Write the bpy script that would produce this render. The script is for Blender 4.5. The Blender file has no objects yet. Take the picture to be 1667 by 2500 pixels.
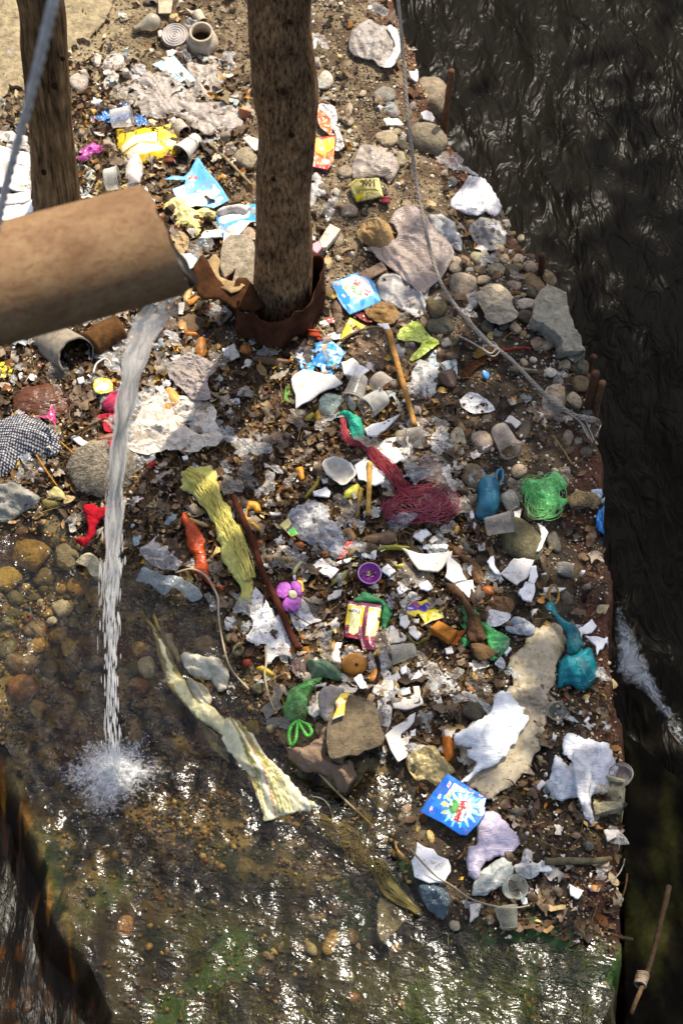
import bpy, bmesh, math, random
import numpy as np
from mathutils import Vector, Matrix
from mathutils.geometry import delaunay_2d_cdt

sc = bpy.context.scene
R = math.radians
random.seed(7)
rng = np.random.default_rng(11)

# ------------------------------------------------------------------ camera, sky, sun, exposure
CAM_H, PITCH, VFOV = 6.3, 57.0, 26.0
cam_data = bpy.data.cameras.new('camera')
cam = bpy.data.objects.new('camera', cam_data)
sc.collection.objects.link(cam)
cam.location = (0, 0, CAM_H)
cam.rotation_euler = (R(90 - PITCH), 0, 0)
cam_data.sensor_fit = 'VERTICAL'
cam_data.sensor_height = 36
cam_data.lens = 18 / math.tan(R(VFOV / 2))
cam_data.clip_end = 500
cam_data.dof.use_dof = True
cam_data.dof.focus_distance = 7.3
cam_data.dof.aperture_fstop = 5.0
sc.camera = cam

SUN_AZ, SUN_EL = 27.0, 56.0          # from straight ahead towards the right; height above the horizon
sdir = Vector((math.sin(R(SUN_AZ)) * math.cos(R(SUN_EL)), math.cos(R(SUN_AZ)) * math.cos(R(SUN_EL)), math.sin(R(SUN_EL))))
world = bpy.data.worlds.new('World')
sc.world = world
world.use_nodes = True
wn = world.node_tree
sky = wn.nodes.new('ShaderNodeTexSky')
sky.sky_type = 'NISHITA'
sky.sun_disc = False
sky.sun_elevation = R(SUN_EL)
sky.sun_rotation = R(SUN_AZ)
sky.air_density = 0.8
sky.dust_density = 3.0
sky.ozone_density = 0.4
bg = wn.nodes['Background']
bg.inputs['Strength'].default_value = 0.14
wn.links.new(sky.outputs['Color'], bg.inputs['Color'])
sun_data = bpy.data.lights.new('sun', 'SUN')
sun_data.energy = 3.8
sun_data.angle = R(0.6)
sun_data.color = (1.0, 0.91, 0.77)
sun = bpy.data.objects.new('sun', sun_data)
sc.collection.objects.link(sun)
sun.rotation_euler = (-sdir).to_track_quat('-Z', 'Y').to_euler()
sc.view_settings.view_transform = 'Standard'
sc.view_settings.look = 'None'
sc.view_settings.exposure = 0.78
sc.view_settings.gamma = 1.0
sc.view_settings.use_curve_mapping = False
sc.render.engine = 'CYCLES'
sc.cycles.max_bounces = 8
sc.cycles.transparent_max_bounces = 16

# ------------------------------------------------------------------ photograph coordinates -> rays (used to find where things stand)
W, H = 1667.0, 2500.0
FPX = (H / 2) / math.tan(R(VFOV / 2))
CT, ST = math.cos(R(90 - PITCH)), math.sin(R(90 - PITCH))

def ray(sx, sy):
    xc = (sx - W / 2) / FPX
    yc = (H / 2 - sy) / FPX
    return np.array([xc, yc * CT + ST, yc * ST - CT])

def proj(x, y, z):
    z = z - CAM_H
    yc = y * CT + z * ST
    d = y * ST - z * CT
    return W / 2 + x / d * FPX, H / 2 - yc / d * FPX

def at_z(sx, sy, z):
    d = ray(sx, sy)
    t = (z - CAM_H) / d[2]
    return np.array([d[0] * t, d[1] * t, z])

def at_y(sx, sy, y):
    d = ray(sx, sy)
    t = y / d[1]
    return np.array([d[0] * t, y, CAM_H + d[2] * t])

def depth(p):
    return p[1] * ST - (p[2] - CAM_H) * CT

TO = {'0': (0, 550, 1100), '1': 0}
def T(tile, x, y):
    return ((0, 550, 1100)[int(tile[0])] + x / 2.8, int(tile[1]) * 500 + y / 2.8)

def PP(x, y):
    return x * 1.06314, y * 1.06314

def pts(tile, s):
    out = []
    for w in s.split():
        a, b = w.split(',')
        if tile == 'P':
            out.append(PP(float(a), float(b)))
        else:
            out.append(T(tile, float(a), float(b)))
    return out

# ------------------------------------------------------------------ numpy noise
_h = np.random.default_rng(3).random((256, 256))
def vn(x, y, seed=0):
    x = np.asarray(x, float) + seed * 17.31
    y = np.asarray(y, float) + seed * 9.77
    xi = np.floor(x).astype(int); yi = np.floor(y).astype(int)
    fx = x - xi; fy = y - yi
    fx = fx * fx * (3 - 2 * fx); fy = fy * fy * (3 - 2 * fy)
    a = _h[xi % 256, yi % 256]; b = _h[(xi + 1) % 256, yi % 256]
    c = _h[xi % 256, (yi + 1) % 256]; d = _h[(xi + 1) % 256, (yi + 1) % 256]
    return (a * (1 - fx) + b * fx) * (1 - fy) + (c * (1 - fx) + d * fx) * fy

def fbm(x, y, o=4, seed=0):
    v = 0; a = 0.5; s = 0
    for i in range(o):
        v = v + a * vn(x * 2 ** i, y * 2 ** i, seed + i * 5); s += a; a *= 0.5
    return v / s

def sstep(a, b, x):
    t = np.clip((x - a) / (b - a), 0, 1)
    return t * t * (3 - 2 * t)

def sdist(px, py, poly):
    """signed distance to polygon, positive inside"""
    px = np.asarray(px, float); py = np.asarray(py, float)
    d = np.full(px.shape, 1e9); ins = np.zeros(px.shape, bool)
    n = len(poly)
    for i in range(n):
        ax, ay = poly[i][0], poly[i][1]; bx, by = poly[(i + 1) % n][0], poly[(i + 1) % n][1]
        ex, ey = bx - ax, by - ay
        t = np.clip(((px - ax) * ex + (py - ay) * ey) / (ex * ex + ey * ey + 1e-12), 0, 1)
        d = np.minimum(d, (px - ax - t * ex) ** 2 + (py - ay - t * ey) ** 2)
        cond = (ay > py) != (by > py)
        xx = ax + (py - ay) * ex / (ey if abs(ey) > 1e-12 else 1e-12)
        ins ^= cond & (px < xx)
    return np.where(ins, 1, -1) * np.sqrt(d)

def gpoly(s, z=0.0):
    return [tuple(at_z(*q, z)[:2]) for q in pts('P', s)]

POOL = gpoly('-500,1190 0,1190 120,1205 200,1255 300,1270 330,1300 400,1330 470,1380 540,1490 590,1570 630,1660 690,1760 790,1800 840,1745 930,1770 950,1850 900,1900 930,1970 960,2040 1030,2110 1130,2150 1240,2135 1330,2170 1430,2190 1440,2500 -500,2500')
CHUTE = gpoly('-900,1500 -100,1640 0,1690 60,1800 125,2000 195,2180 275,2352 330,2520 -900,2520')
BANK = gpoly('820,-420 890,-120 935,60 968,130 1012,250 1050,330 1102,400 1160,470 1205,540 1262,610 1305,690 1347,780 1378,860 1386,960 1388,1100 1404,1250 1412,1400 1425,1600 1440,1750 1440,1900 1432,2050 1430,2200 1425,2420 1420,2700 -3000,2700 -3000,-420')
WATER_Z, RIVER_Z = -0.05, -0.85

def hlow(x, y):
    """ground height without the small bumps"""
    z = 0.05 * (fbm(x * 1.7, y * 1.7, 3, 2) - 0.5)
    z = z + 0.02 * (fbm(x * 6, y * 6, 2, 8) - 0.5)
    dp = sdist(x, y, POOL)
    z = z - 0.10 * sstep(-0.03, 0.12, dp) - 0.035 * sstep(-0.25, 0.02, dp)
    z = z - 0.40 * sstep(0.0, 0.14, sdist(x, y, CHUTE) + .16 * (fbm(x * 5, y * 5, 4, 19) - .55))
    db = sdist(x, y, BANK) + .12 * (fbm(x * 5 + 3, y * 5, 4, 23) - .5)
    z = z - 0.05 * sstep(0.22, 0.02, db) - 1.2 * sstep(0.02, -0.05, db)
    return z

def hgt(x, y):
    z = hlow(x, y)
    z = z + 0.016 * (fbm(x * 22, y * 22, 3, 21) - 0.5) + 0.010 * (fbm(x * 60, y * 60, 2, 33) - 0.5)
    return z

# the low ground heights on a lattice, for quick look-up
LX0, LY0, LS = -2.6, 1.4, 0.0125
_lx = np.arange(LX0, 1.6, LS); _ly = np.arange(LY0, 8.2, LS)
LOW = hlow(*np.meshgrid(_lx, _ly))
def hq(x, y):
    u = np.clip((np.asarray(x, float) - LX0) / LS, 0, len(_lx) - 1.001); v = np.clip((np.asarray(y, float) - LY0) / LS, 0, len(_ly) - 1.001)
    i = u.astype(int); j = v.astype(int); u = u - i; v = v - j
    return (LOW[j, i] * (1 - u) + LOW[j, i + 1] * u) * (1 - v) + (LOW[j + 1, i] * (1 - u) + LOW[j + 1, i + 1] * u) * v

def hit(sx, sy, lift=0.0):
    z = lift
    for _ in range(7):
        p = at_z(sx, sy, z)
        z = 0.5 * z + 0.5 * (max(float(hq(p[0], p[1])), -0.2) + lift)
    p[2] = z
    return p

def PXM(sx, sy):
    """metres on the ground plane per photograph pixel there"""
    return depth(hit(sx, sy)) / FPX

# ------------------------------------------------------------------ object helpers
COL = sc.collection
def link(o, parent=None):
    COL.objects.link(o)
    if parent is not None:
        o.parent = parent
    return o

def lin(hexs, a=1.0):
    hexs = hexs.lstrip('#')
    r = []
    for i in (0, 2, 4):
        c = int(hexs[i:i + 2], 16) / 255
        r.append(c / 12.92 if c <= 0.04045 else ((c + 0.055) / 1.055) ** 2.4)
    return (r[0], r[1], r[2], a)

def tag(o, label, cat, group=None):
    o['label'] = label; o['category'] = cat
    if group: o['group'] = group
    return o

def struct(o):
    o['kind'] = 'structure'; return o

def stuff(o, label, cat=None):
    o['kind'] = 'stuff'; o['label'] = label
    if cat: o['category'] = cat
    return o

def mesh_obj(name, verts, faces, mat, parent=None, loc=None, smooth=True, col=None, cols=None):
    me = bpy.data.meshes.new(name)
    if isinstance(verts, np.ndarray): verts = verts.tolist()
    me.from_pydata(verts, [], faces)
    if smooth:
        me.polygons.foreach_set('use_smooth', [True] * len(me.polygons))
    if cols is not None:
        ca = me.color_attributes.new('Col', 'FLOAT_COLOR', 'POINT')
        c4 = np.ones((len(verts), 4)); c4[:, :3] = np.asarray(cols)[:, :3]
        ca.data.foreach_set('color', c4.ravel())
    me.materials.append(mat)
    o = bpy.data.objects.new(name, me)
    if loc is not None: o.location = loc
    if col is not None: o.color = col
    return link(o, parent)

def fast_mesh(name, verts, quads, mat, cols=None, smooth=False, parent=None, loc=None):
    """verts (n,3), quads (m,k) numpy"""
    me = bpy.data.meshes.new(name)
    n, (m, k) = len(verts), quads.shape
    me.vertices.add(n); me.vertices.foreach_set('co', np.ascontiguousarray(verts, dtype=np.float32).ravel())
    me.loops.add(m * k); me.loops.foreach_set('vertex_index', np.ascontiguousarray(quads, dtype=np.int32).ravel())
    me.polygons.add(m); me.polygons.foreach_set('loop_start', np.arange(0, m * k, k, dtype=np.int32))
    if smooth: me.polygons.foreach_set('use_smooth', np.ones(m, bool))
    me.update(calc_edges=True)
    if cols is not None:
        ca = me.color_attributes.new('Col', 'FLOAT_COLOR', 'POINT')
        c4 = np.ones((n, 4), np.float32); c4[:, :cols.shape[1]] = cols
        ca.data.foreach_set('color', c4.ravel())
    me.materials.append(mat)
    o = bpy.data.objects.new(name, me)
    if loc is not None: o.location = loc
    return link(o, parent)

def empty(name, loc):
    o = bpy.data.objects.new(name, None)
    o.empty_display_size = 0.02
    o.location = loc
    return link(o)

# ------------------------------------------------------------------ materials
def nn(nt, t, **kw):
    n = nt.nodes.new(t)
    for k, v in kw.items(): setattr(n, k, v)
    return n

MATS = {}
def material(name, base=None, use='object', rough=0.6, spec=0.3, var=0.3, vscale=40, dirt=None, dirt_amt=0.45, dscale=14, bump=0.3, bscale=120,
             bdist=0.004, crinkle=0.0, cscale=25, transl=0.0, film=False, metal=0.0, sheen=0.0, speck=None, speck_t=0.66, speck_s=160, wet=False, facet=0.0, fscale=26, cdet=3, wrinkle=0.0):
    m = bpy.data.materials.new(name); m.use_nodes = True
    nt = m.node_tree; N = nt.nodes; L = nt.links
    bsdf = N['Principled BSDF']; out = N['Material Output']
    tc = nn(nt, 'ShaderNodeTexCoord'); oi = nn(nt, 'ShaderNodeObjectInfo')
    add = nn(nt, 'ShaderNodeVectorMath', operation='ADD')
    sca = nn(nt, 'ShaderNodeVectorMath', operation='SCALE'); sca.inputs[3].default_value = 37.0
    comb = nn(nt, 'ShaderNodeCombineXYZ')
    for i in range(3): L.new(oi.outputs['Random'], comb.inputs[i])
    L.new(comb.outputs[0], sca.inputs[0])
    L.new(tc.outputs['Object'], add.inputs[0]); L.new(sca.outputs[0], add.inputs[1])
    vec = add.outputs[0]
    if use == 'object': colsock = oi.outputs['Color']
    elif use == 'attr':
        at = nn(nt, 'ShaderNodeVertexColor', layer_name='Col'); colsock = at.outputs['Color']
    else:
        rgb = nn(nt, 'ShaderNodeRGB'); rgb.outputs[0].default_value = base; colsock = rgb.outputs[0]
    def noise(s, det=6, rough_=0.6, typ=None):
        n = nn(nt, 'ShaderNodeTexNoise'); n.inputs['Scale'].default_value = s
        if typ: n.noise_type = typ
        n.inputs['Detail'].default_value = det; n.inputs['Roughness'].default_value = rough_
        L.new(vec, n.inputs['Vector']); return n
    if var:
        n1 = noise(vscale)
        mr = nn(nt, 'ShaderNodeMapRange'); mr.inputs[1].default_value = 0.3; mr.inputs[2].default_value = 0.7
        mr.inputs[3].default_value = 1 - var; mr.inputs[4].default_value = 1 + var * 0.6
        L.new(n1.outputs['Fac'], mr.inputs[0])
        mul = nn(nt, 'ShaderNodeVectorMath', operation='SCALE')
        L.new(colsock, mul.inputs[0]); L.new(mr.outputs[0], mul.inputs[3]); colsock = mul.outputs[0]
    if dirt:
        n2 = noise(dscale, 8, 0.72)
        ra = nn(nt, 'ShaderNodeMapRange'); ra.inputs[1].default_value = 0.5; ra.inputs[2].default_value = 0.72
        ra.inputs[3].default_value = 0; ra.inputs[4].default_value = dirt_amt
        L.new(n2.outputs['Fac'], ra.inputs[0])
        mx = nn(nt, 'ShaderNodeMix', data_type='RGBA')
        L.new(ra.outputs[0], mx.inputs['Factor']); L.new(colsock, mx.inputs['A']); mx.inputs['B'].default_value = dirt
        colsock = mx.outputs['Result']
    if speck:
        n3 = noise(speck_s, 2, 0.5)
        ra = nn(nt, 'ShaderNodeMapRange'); ra.inputs[1].default_value = speck_t; ra.inputs[2].default_value = speck_t + 0.05
        L.new(n3.outputs['Fac'], ra.inputs[0])
        mx = nn(nt, 'ShaderNodeMix', data_type='RGBA')
        L.new(ra.outputs[0], mx.inputs['Factor']); L.new(colsock, mx.inputs['A']); mx.inputs['B'].default_value = speck
        colsock = mx.outputs['Result']
    L.new(colsock, bsdf.inputs['Base Color'])
    bsdf.inputs['Roughness'].default_value = rough
    bsdf.inputs['Specular IOR Level'].default_value = spec
    bsdf.inputs['Metallic'].default_value = metal
    nsock = None
    if bump:
        n4 = noise(bscale, 5, 0.6)
        b = nn(nt, 'ShaderNodeBump'); b.inputs['Strength'].default_value = bump; b.inputs['Distance'].default_value = bdist
        L.new(n4.outputs['Fac'], b.inputs['Height']); nsock = b.outputs[0]
    if crinkle:
        n5 = noise(cscale, cdet, 0.5)
        ab = nn(nt, 'ShaderNodeMath', operation='SUBTRACT'); ab.inputs[1].default_value = 0.5
        L.new(n5.outputs['Fac'], ab.inputs[0])
        aa = nn(nt, 'ShaderNodeMath', operation='ABSOLUTE'); L.new(ab.outputs[0], aa.inputs[0])
        b = nn(nt, 'ShaderNodeBump'); b.inputs['Strength'].default_value = crinkle; b.inputs['Distance'].default_value = 0.03
        L.new(aa.outputs[0], b.inputs['Height'])
        if nsock: L.new(nsock, b.inputs['Normal'])
        nsock = b.outputs[0]
    if wrinkle:
        for k_, (rz_, sc_) in enumerate(((.4, (9, 62, 20)), (1.9, (12, 80, 20)))):
            mp_ = nn(nt, 'ShaderNodeMapping'); mp_.inputs['Scale'].default_value = sc_; mp_.inputs['Rotation'].default_value = (0, 0, rz_); L.new(vec, mp_.inputs[0])
            nz_ = nn(nt, 'ShaderNodeTexNoise'); nz_.inputs['Scale'].default_value = 1.0; nz_.inputs['Detail'].default_value = 2; nz_.inputs['Distortion'].default_value = 1.6; L.new(mp_.outputs[0], nz_.inputs['Vector'])
            s_ = nn(nt, 'ShaderNodeMath', operation='SUBTRACT'); s_.inputs[1].default_value = .5; L.new(nz_.outputs['Fac'], s_.inputs[0])
            ab_ = nn(nt, 'ShaderNodeMath', operation='ABSOLUTE'); L.new(s_.outputs[0], ab_.inputs[0])
            b = nn(nt, 'ShaderNodeBump'); b.inputs['Strength'].default_value = wrinkle * (1 if k_ == 0 else .7); b.inputs['Distance'].default_value = .018
            L.new(ab_.outputs[0], b.inputs['Height'])
            if nsock: L.new(nsock, b.inputs['Normal'])
            nsock = b.outputs[0]
    if facet:
        wn_ = noise(fscale * .5, 2, .5)
        wm = nn(nt, 'ShaderNodeVectorMath', operation='SCALE'); wm.inputs[3].default_value = 0.9 / fscale; L.new(wn_.outputs['Color'], wm.inputs[0])
        wa = nn(nt, 'ShaderNodeVectorMath', operation='ADD'); L.new(vec, wa.inputs[0]); L.new(wm.outputs[0], wa.inputs[1])
        hs_ = []
        for s_, k_ in ((fscale, 1.0), (fscale * 2.3, .5)):
            v_ = nn(nt, 'ShaderNodeTexVoronoi'); v_.inputs['Scale'].default_value = s_; L.new(wa.outputs[0], v_.inputs['Vector'])
            k2 = nn(nt, 'ShaderNodeMath', operation='MULTIPLY'); k2.inputs[1].default_value = k_; L.new(v_.outputs['Distance'], k2.inputs[0]); hs_.append(k2)
        sm2 = nn(nt, 'ShaderNodeMath', operation='ADD'); L.new(hs_[0].outputs[0], sm2.inputs[0]); L.new(hs_[1].outputs[0], sm2.inputs[1])
        b = nn(nt, 'ShaderNodeBump'); b.inputs['Strength'].default_value = facet; b.inputs['Distance'].default_value = 0.5 / fscale
        L.new(sm2.outputs[0], b.inputs['Height'])
        if nsock: L.new(nsock, b.inputs['Normal'])
        nsock = b.outputs[0]
    if nsock: L.new(nsock, bsdf.inputs['Normal'])
    sh = bsdf.outputs[0]
    if transl:
        tr = nn(nt, 'ShaderNodeBsdfTranslucent'); L.new(colsock, tr.inputs['Color'])
        if nsock: L.new(nsock, tr.inputs['Normal'])
        ms = nn(nt, 'ShaderNodeMixShader'); ms.inputs[0].default_value = transl
        L.new(sh, ms.inputs[1]); L.new(tr.outputs[0], ms.inputs[2]); sh = ms.outputs[0]
    if film:
        tp = nn(nt, 'ShaderNodeBsdfTransparent')
        lw = nn(nt, 'ShaderNodeLayerWeight'); lw.inputs['Blend'].default_value = 0.35
        if nsock: L.new(nsock, lw.inputs['Normal'])
        mth = nn(nt, 'ShaderNodeMath', operation='MULTIPLY_ADD', use_clamp=True)
        L.new(lw.outputs['Facing'], mth.inputs[0]); mth.inputs[1].default_value = 0.55; L.new(oi.outputs['Alpha'], mth.inputs[2])
        ms = nn(nt, 'ShaderNodeMixShader'); L.new(mth.outputs[0], ms.inputs[0])
        L.new(tp.outputs[0], ms.inputs[1]); L.new(sh, ms.inputs[2]); sh = ms.outputs[0]
    L.new(sh, out.inputs['Surface'])
    MATS[name] = m
    return m

MUD = lin('#2e2418')
material('stone_dry', rough=0.85, spec=0.2, var=0.45, vscale=40, dirt=lin('#3a3226'), dirt_amt=0.5, dscale=18, bump=0.9, bscale=75, bdist=0.008, speck=lin('#2a2620'), speck_t=0.64)
material('stone_wet', rough=0.22, spec=0.5, var=0.5, vscale=45, dirt=lin('#241a0c'), dirt_amt=0.7, dscale=20, bump=0.8, bscale=70, bdist=0.008)
material('foam', rough=0.75, spec=0.2, var=0.10, vscale=30, dirt=lin('#7a6a50'), dirt_amt=0.75, dscale=16, bump=0.15, bscale=200, bdist=0.002, speck=lin('#3a2c1c'), speck_t=0.70, speck_s=90)
material('bag', rough=0.3, spec=0.5, var=0.12, vscale=25, dirt=lin('#6a5a44'), dirt_amt=0.5, dscale=12, bump=0, crinkle=0.4, cscale=15, cdet=1.5, transl=0.25, facet=0.2, fscale=24, wrinkle=0.42)
material('clear', rough=0.13, spec=0.9, var=0.2, vscale=30, dirt=lin('#5a4a34'), dirt_amt=0.6, dscale=12, bump=0, transl=0.3, film=True, facet=0.75, fscale=28)
material('cup_plastic', rough=0.2, spec=0.7, var=0.2, vscale=30, dirt=lin('#6a5a44'), dirt_amt=0.5, dscale=16, bump=0, crinkle=0.15, cscale=30, transl=0.5, film=True)
material('paper', rough=0.85, spec=0.12, var=0.18, vscale=28, dirt=lin('#5c4a34'), dirt_amt=0.55, dscale=13, bump=0.4, bscale=80, bdist=0.006, crinkle=0.7, cscale=34, transl=0.08)
material('cloth', rough=0.95, spec=0.05, var=0.3, vscale=40, dirt=lin('#4a3a28'), dirt_amt=0.5, dscale=10, bump=0.5, bscale=260, bdist=0.002, crinkle=0.7, cscale=20, transl=0.08)
material('printed', use='attr', rough=0.3, spec=0.5, var=0.12, vscale=30, dirt=lin('#7a6a54'), dirt_amt=0.6, dscale=15, bump=0, facet=0.07, fscale=18)
material('printed_wet', use='attr', rough=0.32, spec=0.45, var=0.3, vscale=25, dirt=lin('#6a5a2c'), dirt_amt=0.5, dscale=12, bump=0.4, bscale=60, bdist=0.005, transl=0.1)
material('printed_matte', use='attr', rough=0.8, spec=0.15, var=0.2, vscale=40, dirt=lin('#4a3a28'), dirt_amt=0.45, dscale=12, bump=0.3, bscale=200, bdist=0.002, crinkle=0.3, cscale=24)
material('packet', rough=0.3, spec=0.55, var=0.15, vscale=25, dirt=lin('#6a5a44'), dirt_amt=0.6, dscale=13, bump=0, facet=0.45, fscale=30)
material('hard_plastic', rough=0.35, spec=0.5, var=0.12, vscale=25, dirt=lin('#4a3c2a'), dirt_amt=0.55, dscale=18, bump=0.1, bscale=100)
material('leaf', rough=0.55, spec=0.3, var=0.4, vscale=40, dirt=lin('#2a1e10'), dirt_amt=0.5, dscale=16, bump=0.4, bscale=90, bdist=0.004, crinkle=0.4, cscale=30, transl=0.15)
material('peel', rough=0.45, spec=0.4, var=0.25, vscale=50, dirt=lin('#4a2c0e'), dirt_amt=0.6, dscale=22, bump=0.4, bscale=160)
material('wet_leaf', rough=0.3, spec=0.5, var=0.35, vscale=25, dirt=lin('#4a3a1a'), dirt_amt=0.6, dscale=11, bump=0.4, bscale=70, bdist=0.005, crinkle=0.5, cscale=22, transl=0.15)
material('wood', rough=0.85, spec=0.15, var=0.4, vscale=50, dirt=lin('#1e140a'), dirt_amt=0.6, dscale=22, bump=0.6, bscale=110, bdist=0.005)
material('fibre', rough=0.8, spec=0.2, var=0.35, vscale=25, bump=0.0)
material('wire', rough=0.55, spec=0.4, var=0.3, vscale=60, dirt=lin('#3a2c1e'), dirt_amt=0.5, dscale=25, bump=0.3, bscale=200)
material('cardboard', rough=0.9, spec=0.1, var=0.45, vscale=22, dirt=lin('#1c120a'), dirt_amt=0.8, dscale=14, bump=0.4, bscale=80, bdist=0.004, crinkle=0.35, cscale=14)
material('litter', use='attr', rough=0.55, spec=0.25, var=0.3, vscale=60, bump=0.3, bscale=200)
material('litter_wet', use='attr', rough=0.3, spec=0.5, var=0.4, vscale=60, bump=0.4, bscale=150)
material('litter_film', use='attr', rough=0.13, spec=0.9, var=0.2, vscale=30, dirt=lin('#5a4a34'), dirt_amt=0.5, dscale=14, bump=0, transl=0.25, film=True, facet=0.7, fscale=34)
material('ceramic', rough=0.6, spec=0.35, var=0.25, vscale=30, dirt=lin('#5a4a34'), dirt_amt=0.65, dscale=14, bump=0.3, bscale=90)
material('fur', use='attr', rough=0.9, spec=0.05, var=0.4, vscale=60, bump=0)
M = MATS
# ------------------------------------------------------------------ the setting: ground
def axis(lo, flo, fhi, hi, fine, coarse):
    a = list(np.arange(flo, fhi, fine))
    s, v = fine, flo
    left = []
    while v > lo:
        s = min(s * 1.25, coarse); v -= s; left.append(v)
    s, v = fine, a[-1]
    while v < hi:
        s = min(s * 1.25, coarse); v += s; a.append(v)
    return np.array(left[::-1] + a)

def ground_material():
    m = bpy.data.materials.new('soil'); m.use_nodes = True
    nt = m.node_tree; L = nt.links; bsdf = nt.nodes['Principled BSDF']
    tc = nn(nt, 'ShaderNodeTexCoord'); vc = nn(nt, 'ShaderNodeVertexColor', layer_name='Col')
    def noise(s, d=6, r=0.65):
        n = nn(nt, 'ShaderNodeTexNoise'); n.inputs['Scale'].default_value = s; n.inputs['Detail'].default_value = d
        n.inputs['Roughness'].default_value = r; L.new(tc.outputs['Object'], n.inputs['Vector']); return n
    n1 = noise(60, 8, 0.75)
    mr = nn(nt, 'ShaderNodeMapRange'); mr.inputs[1].default_value = 0.3; mr.inputs[2].default_value = 0.7
    mr.inputs[3].default_value = 0.35; mr.inputs[4].default_value = 1.6
    L.new(n1.outputs['Fac'], mr.inputs[0])
    mul = nn(nt, 'ShaderNodeVectorMath', operation='SCALE'); L.new(vc.outputs['Color'], mul.inputs[0]); L.new(mr.outputs[0], mul.inputs[3])
    L.new(mul.outputs[0], bsdf.inputs['Base Color'])
    rr = nn(nt, 'ShaderNodeMapRange'); rr.inputs[3].default_value = 0.95; rr.inputs[4].default_value = 0.28
    L.new(vc.outputs['Alpha'], rr.inputs[0]); L.new(rr.outputs[0], bsdf.inputs['Roughness'])
    bsdf.inputs['Specular IOR Level'].default_value = 0.35
    n2 = noise(150, 6, 0.7)
    b = nn(nt, 'ShaderNodeBump'); b.inputs['Strength'].default_value = 0.9; b.inputs['Distance'].default_value = 0.008
    L.new(n2.outputs['Fac'], b.inputs['Height']); L.new(b.outputs[0], bsdf.inputs['Normal'])
    return m

def lerp(a, b, t):
    return a + (b - a) * t[..., None]

def c3(h): return np.array(lin(h)[:3])

def soil_colour(x, y):
    """ground colour, place by place (rgb, wetness)"""
    sx, sy = proj(x, y, np.zeros_like(x)); px, py = sx / 1.06314, sy / 1.06314
    f1 = fbm(x * 5, y * 5, 4, 40); f2 = fbm(x * 14, y * 14, 4, 50); f3 = fbm(x * 3, y * 3, 3, 61)
    c = lerp(np.broadcast_to(c3('#5a4a36'), x.shape + (3,)), np.broadcast_to(c3('#86755a'), x.shape + (3,)), sstep(0.35, 0.65, f2))
    wet = np.zeros_like(x)
    m = sstep(420, 200, px) * sstep(420, 200, py + (f1 - .5) * 200)
    c = lerp(c, np.broadcast_to(c3('#9c8c6c'), c.shape), m * 0.8)
    m = sstep(0, 130, sdist(px + (f1 - .5) * 160, py + (f2 - .5) * 160, [(300, 700), (700, 780), (980, 900), (1100, 1150), (1150, 1500), (900, 1650), (640, 1600), (420, 1300), (0, 1150), (-400, 1150), (-400, 760)]))
    c = lerp(c, lerp(np.broadcast_to(c3('#38291a'), c.shape), np.broadcast_to(c3('#6e5236'), c.shape), sstep(.35, .7, f2)), m * .9); wet += m * .35
    m = sstep(960, 1120, px + (f1 - .5) * 200) * sstep(540, 760, py + (f3 - .5) * 200)
    c = lerp(c, lerp(np.broadcast_to(c3('#2b2116'), c.shape), np.broadcast_to(c3('#57462f'), c.shape), sstep(.35, .75, f2)), m * .9); wet += m * .3
    m = sstep(1080, 1220, px + (f1 - .5) * 150) * sstep(1180, 1380, py + (f2 - .5) * 160)
    c = lerp(c, lerp(np.broadcast_to(c3('#211a0f'), c.shape), np.broadcast_to(c3('#4a3c20'), c.shape), sstep(.35, .75, f2)), m * .9); wet += m * .4
    db = sdist(x, y, BANK)
    m = sstep(.16, .03, db + (f2 - .5) * .12) * sstep(.4, .62, f1 + .12)
    c = lerp(c, np.broadcast_to(c3('#5e3014'), c.shape), m * .75)
    dp = sdist(x, y, POOL)
    m = sstep(-.10, .03, dp + (f2 - .5) * .06)
    bed = lerp(np.broadcast_to(c3('#241b0e'), c.shape), np.broadcast_to(c3('#8a7648'), c.shape), sstep(.40, .66, fbm(x * 22, y * 22, 4, 51)))
    bed = lerp(bed, np.broadcast_to(c3('#6b4318'), c.shape), sstep(.55, .7, f1) * .6)
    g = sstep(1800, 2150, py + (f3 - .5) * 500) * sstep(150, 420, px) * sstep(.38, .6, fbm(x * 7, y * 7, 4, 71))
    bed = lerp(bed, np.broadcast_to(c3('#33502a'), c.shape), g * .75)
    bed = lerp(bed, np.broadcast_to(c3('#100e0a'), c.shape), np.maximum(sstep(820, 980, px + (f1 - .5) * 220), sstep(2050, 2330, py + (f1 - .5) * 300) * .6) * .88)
    dk = sstep(1780, 2120, py + (f1 - .5) * 260)  # bed gets darker and greener towards the near end of the stream
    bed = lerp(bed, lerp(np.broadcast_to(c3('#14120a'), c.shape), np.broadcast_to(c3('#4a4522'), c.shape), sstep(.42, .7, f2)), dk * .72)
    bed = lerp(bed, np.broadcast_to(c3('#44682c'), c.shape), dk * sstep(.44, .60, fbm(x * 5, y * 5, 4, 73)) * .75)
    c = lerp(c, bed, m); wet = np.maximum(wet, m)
    m = sstep(0, .06, sdist(x, y, CHUTE))
    c = lerp(c, lerp(np.broadcast_to(c3('#140d05'), c.shape), np.broadcast_to(c3('#a86e1c'), c.shape), sstep(.56, .68, fbm(x * 30, y * 11, 3, 91))), m); wet = np.maximum(wet, m)
    return c, np.clip(wet, 0, 1)

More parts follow.
